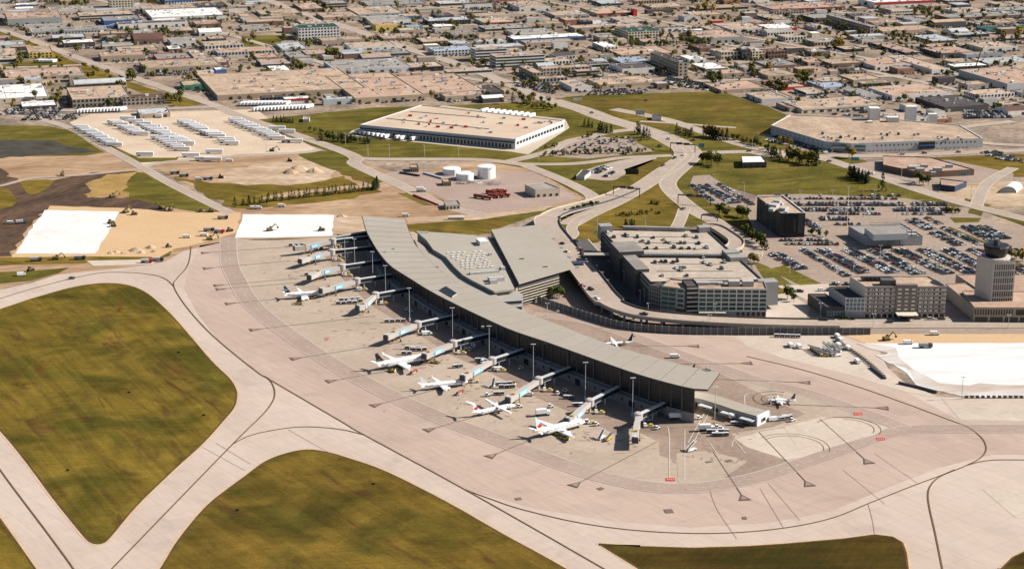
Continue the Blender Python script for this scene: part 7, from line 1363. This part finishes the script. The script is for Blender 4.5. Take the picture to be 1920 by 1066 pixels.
CT_ = [(900, 124, 20, 6, 1.2), (1010, 115, 24, 5, 1.0), (1080, 118, 26, 5, 1.0), (990, 190, 50, 10, 1.3), (1000, 205, 40, 6, 1.1), (990, 160, 30, 10, 1.2), (1260, 78, 70, 7, 1.7), (1200, 85, 60, 6, 1.4), (1150, 60, 60, 8, 1.2), (1320, 85, 30, 5, 1.5), (1325, 28, 20, 5, 2.0), (845, 50, 18, 5, 1.8), (870, 72, 60, 6, 1.2), (760, 75, 70, 10, 1.2), (700, 80, 30, 8, 1.2), (600, 82, 50, 6, 1.0), (210, 82, 18, 4, 1.6), (250, 64, 12, 3, 1.6), (310, 66, 12, 2, 1.5), (33, 84, 12, 3, 1.2), (38, 120, 6, 4, 1.6), (247, 152, 4, 2, 1.8), (325, 192, 18, 5, 1.6), (225, 168, 3, 2, 1.4),
       (1508, 160, 18, 5, 2.2), (1460, 168, 12, 4, 1.6), (1575, 92, 8, 4, 2.0), (1560, 55, 40, 8, 1.4), (1640, 72, 50, 8, 1.4), (1750, 32, 40, 5, 1.8), (1850, 35, 60, 6, 1.6), (1910, 75, 30, 10, 2.0), (1780, 95, 12, 4, 1.8), (1500, 40, 60, 6, 1.2), (1420, 140, 30, 6, 1.7), (1335, 160, 18, 4, 1.8), (1370, 40, 50, 6, 1.2), (560, 135, 20, 6, 1.4), (625, 108, 10, 4, 1.6), (400, 40, 60, 8, 1.2), (480, 100, 60, 6, 1.0), (1700, 85, 100, 12, 1.2), (1800, 60, 60, 10, 1.2), (150, 10, 80, 4, 1.3), (600, 8, 90, 5, 1.3), (1100, 130, 60, 8, .9), (850, 88, 60, 6, 1.0), (1240, 130, 40, 6, .9), (1880, 200, 30, 8, 1.0), (1650, 170, 60, 8, 1.0)]
for x, y, w, h, s_ in CT_:
    for k in range(int(6+w*.22)): tree(x+rnd.gauss(0, w*.5), y+rnd.gauss(0, h*.6), rnd.choice(['olive', 'olive', 'green', 'gold', 'conifer', 'yellow' if s_ > 1.9 else 'olive']), s_*.9, 'in the industrial blocks')
for k in range(2600):
    x, y = rnd.uniform(-20, 1940), rnd.uniform(-50, 205)
    if inpoly(x, y, CITY): tree(x, y, rnd.choice(['olive', 'olive', 'green', 'gold', 'olive']), rnd.uniform(.5, 1.35), 'in the industrial blocks')
def blocked(x, y):
    u, v = g((x, y)); return not free(u, v, u, v, 0.5)
TREES = [t for t in TREES if not blocked(t[0], t[1]) and (t[4] != 'in the industrial blocks' or roadclear(t[0], t[1], 0))]
TREES.sort(key=lambda t: hypot(t[0], t[1])/t[3]**.7)
far_t = {}; KN = {'olive': 'olive green tree', 'green': 'deep green tree', 'yellow': 'bright yellow tree', 'gold': 'golden brown tree', 'conifer': 'dark conifer'}
for i, (x, y, k, s_, w) in enumerate(TREES):
    if i < 300:
        o = bpy.data.objects.new('conifer_tree' if k == 'conifer' else 'tree', None); COL.objects.link(o); o.location = (x, y, 0.1); o.scale = (s_,)*3; o.rotation_euler = (0, 0, rnd.uniform(0, 6))
        ob('crown', rnd.choice(CR[k]), o); ob('trunk', TRK['conifer' if k == 'conifer' else 'b'], o); tag(o, KN[k]+' '+w, 'tree', 'trees '+w)
    else:
        mb = far_t.setdefault(k, MB()); src = rnd.choice(CR[k]); n = len(mb.v); a = rnd.uniform(0, 6); ca, sa = cos(a)*s_, sin(a)*s_
        mb.v += [(x+v.co.x*ca-v.co.y*sa, y+v.co.x*sa+v.co.y*ca, v.co.z*s_-.6) for v in src.vertices]; mb.f += [tuple(n+j for j in p.vertices) for p in src.polygons]; mb.m += [0]*len(src.polygons); mb.mats = [FOIL[FOI[k]]]
for k, mb in far_t.items(): o = ob('distant_%s_trees' % k, mb.mesh('distant_trees')); o['kind'] = 'stuff'; tag(o, 'many small %ss scattered through the far industrial blocks' % KN[k], 'trees', at=(0, 2000, 0))

# ------------------------------------------------------------------ labels: describe the sheds, then single out look-alikes
LM = [('the green roofed hotel', 595, 60), ('the striped office slab', 950, 100), ('the tall narrow hotel', 1260, 125), ('the cream hotel with dark centre', 1395, 105), ('the giant tan warehouse', 600, 170), ('the cream roofed warehouse', 850, 230), ('the diagonal road', 220, 125), ('the diagonal road top end', 30, 60), ('the white roofed superstore', 345, 30),
      ('the far big white arena', 1700, 10), ('the red striped store', 1155, 22), ('the dark hip roofed hotel', 1210, 65), ('the olive field', 1300, 175), ('the navy shed', 1700, 95), ('the dark grey shed', 1815, 195), ('the white factory', 1640, 250), ('the yellow trimmed shed', 70, 100), ('the truck yard', 250, 215), ('the blue fronted store', 750, 30), ('the stone apartment block', 1620, 55),
      ('the small green lawn', 490, 78), ('the grey blue hangar', 50, 35), ('the two part office shed', 220, 185), ('the yellow tree', 1510, 155), ('the big white shed at the right edge', 1880, 150), ('the mustard store', 720, 55), ('the boulevard trees', 870, 120), ('the far grey roofs', 1840, 35), ('the white gabled hotel', 1060, 105), ('the brown hip roof', 1330, 90), ('the top left corner', 30, 5), ('the top centre', 960, 8), ('the long white roofs at left', 30, 190)]
ORD = lambda k: str(k)+('th' if 10 < k % 100 < 14 else {1: 'st', 2: 'nd', 3: 'rd'}.get(k % 10, 'th'))
for o, at in THINGS:
    if '_auto' not in o: continue
    if o['_auto']:
        px, py = pix(at[0], at[1]); n_ = min(LM, key=lambda l: hypot(l[1]-px, (l[2]-py)*2.2)); sz = 'huge' if o['_s'] > 6000 else 'large' if o['_s'] > 2200 else 'medium' if o['_s'] > 900 else 'small'
        st = {0: o['category'], 1: 'windowed ' + o['category'], 2: 'band windowed ' + o['category']}[o['_st']]
        rel = 'behind' if py < n_[2]-6 else 'before' if py > n_[2]+6 else 'beside'
        o['label'] = '%s %s %s roofed %s %s %s' % (sz, o['_w'].replace('dark grey', 'charcoal'), o['_r'], st, rel, n_[0])
        if sz in ('large', 'huge') is False: pass
        o['label'] = o['label'].replace('  ', ' ')
        o['group'] = 'sheds and offices of the industrial blocks'
    for k in ('_auto', '_w', '_r', '_s', '_st'): del o[k]
from collections import defaultdict
by = defaultdict(list)
for o, at in THINGS: by[o['label']].append((pix(at[0], at[1])[0], o))
for lab, l in by.items():
    if len(l) < 2: continue
    l.sort(key=lambda t: t[0])
    for k, (_, o) in enumerate(l):
        if 'group' not in o: o['group'] = lab
        w = lab.split()
        if len(w) > 13: print('LONG', lab)
        o['label'] = ' '.join(w) + (', leftmost' if k == 0 else ', rightmost' if k == len(l)-1 else ', %s from left' % ORD(k+1))
for o, _ in THINGS:
    if len(o['label'].replace(',', '').split()) > 16: print('LONG', o['label'])
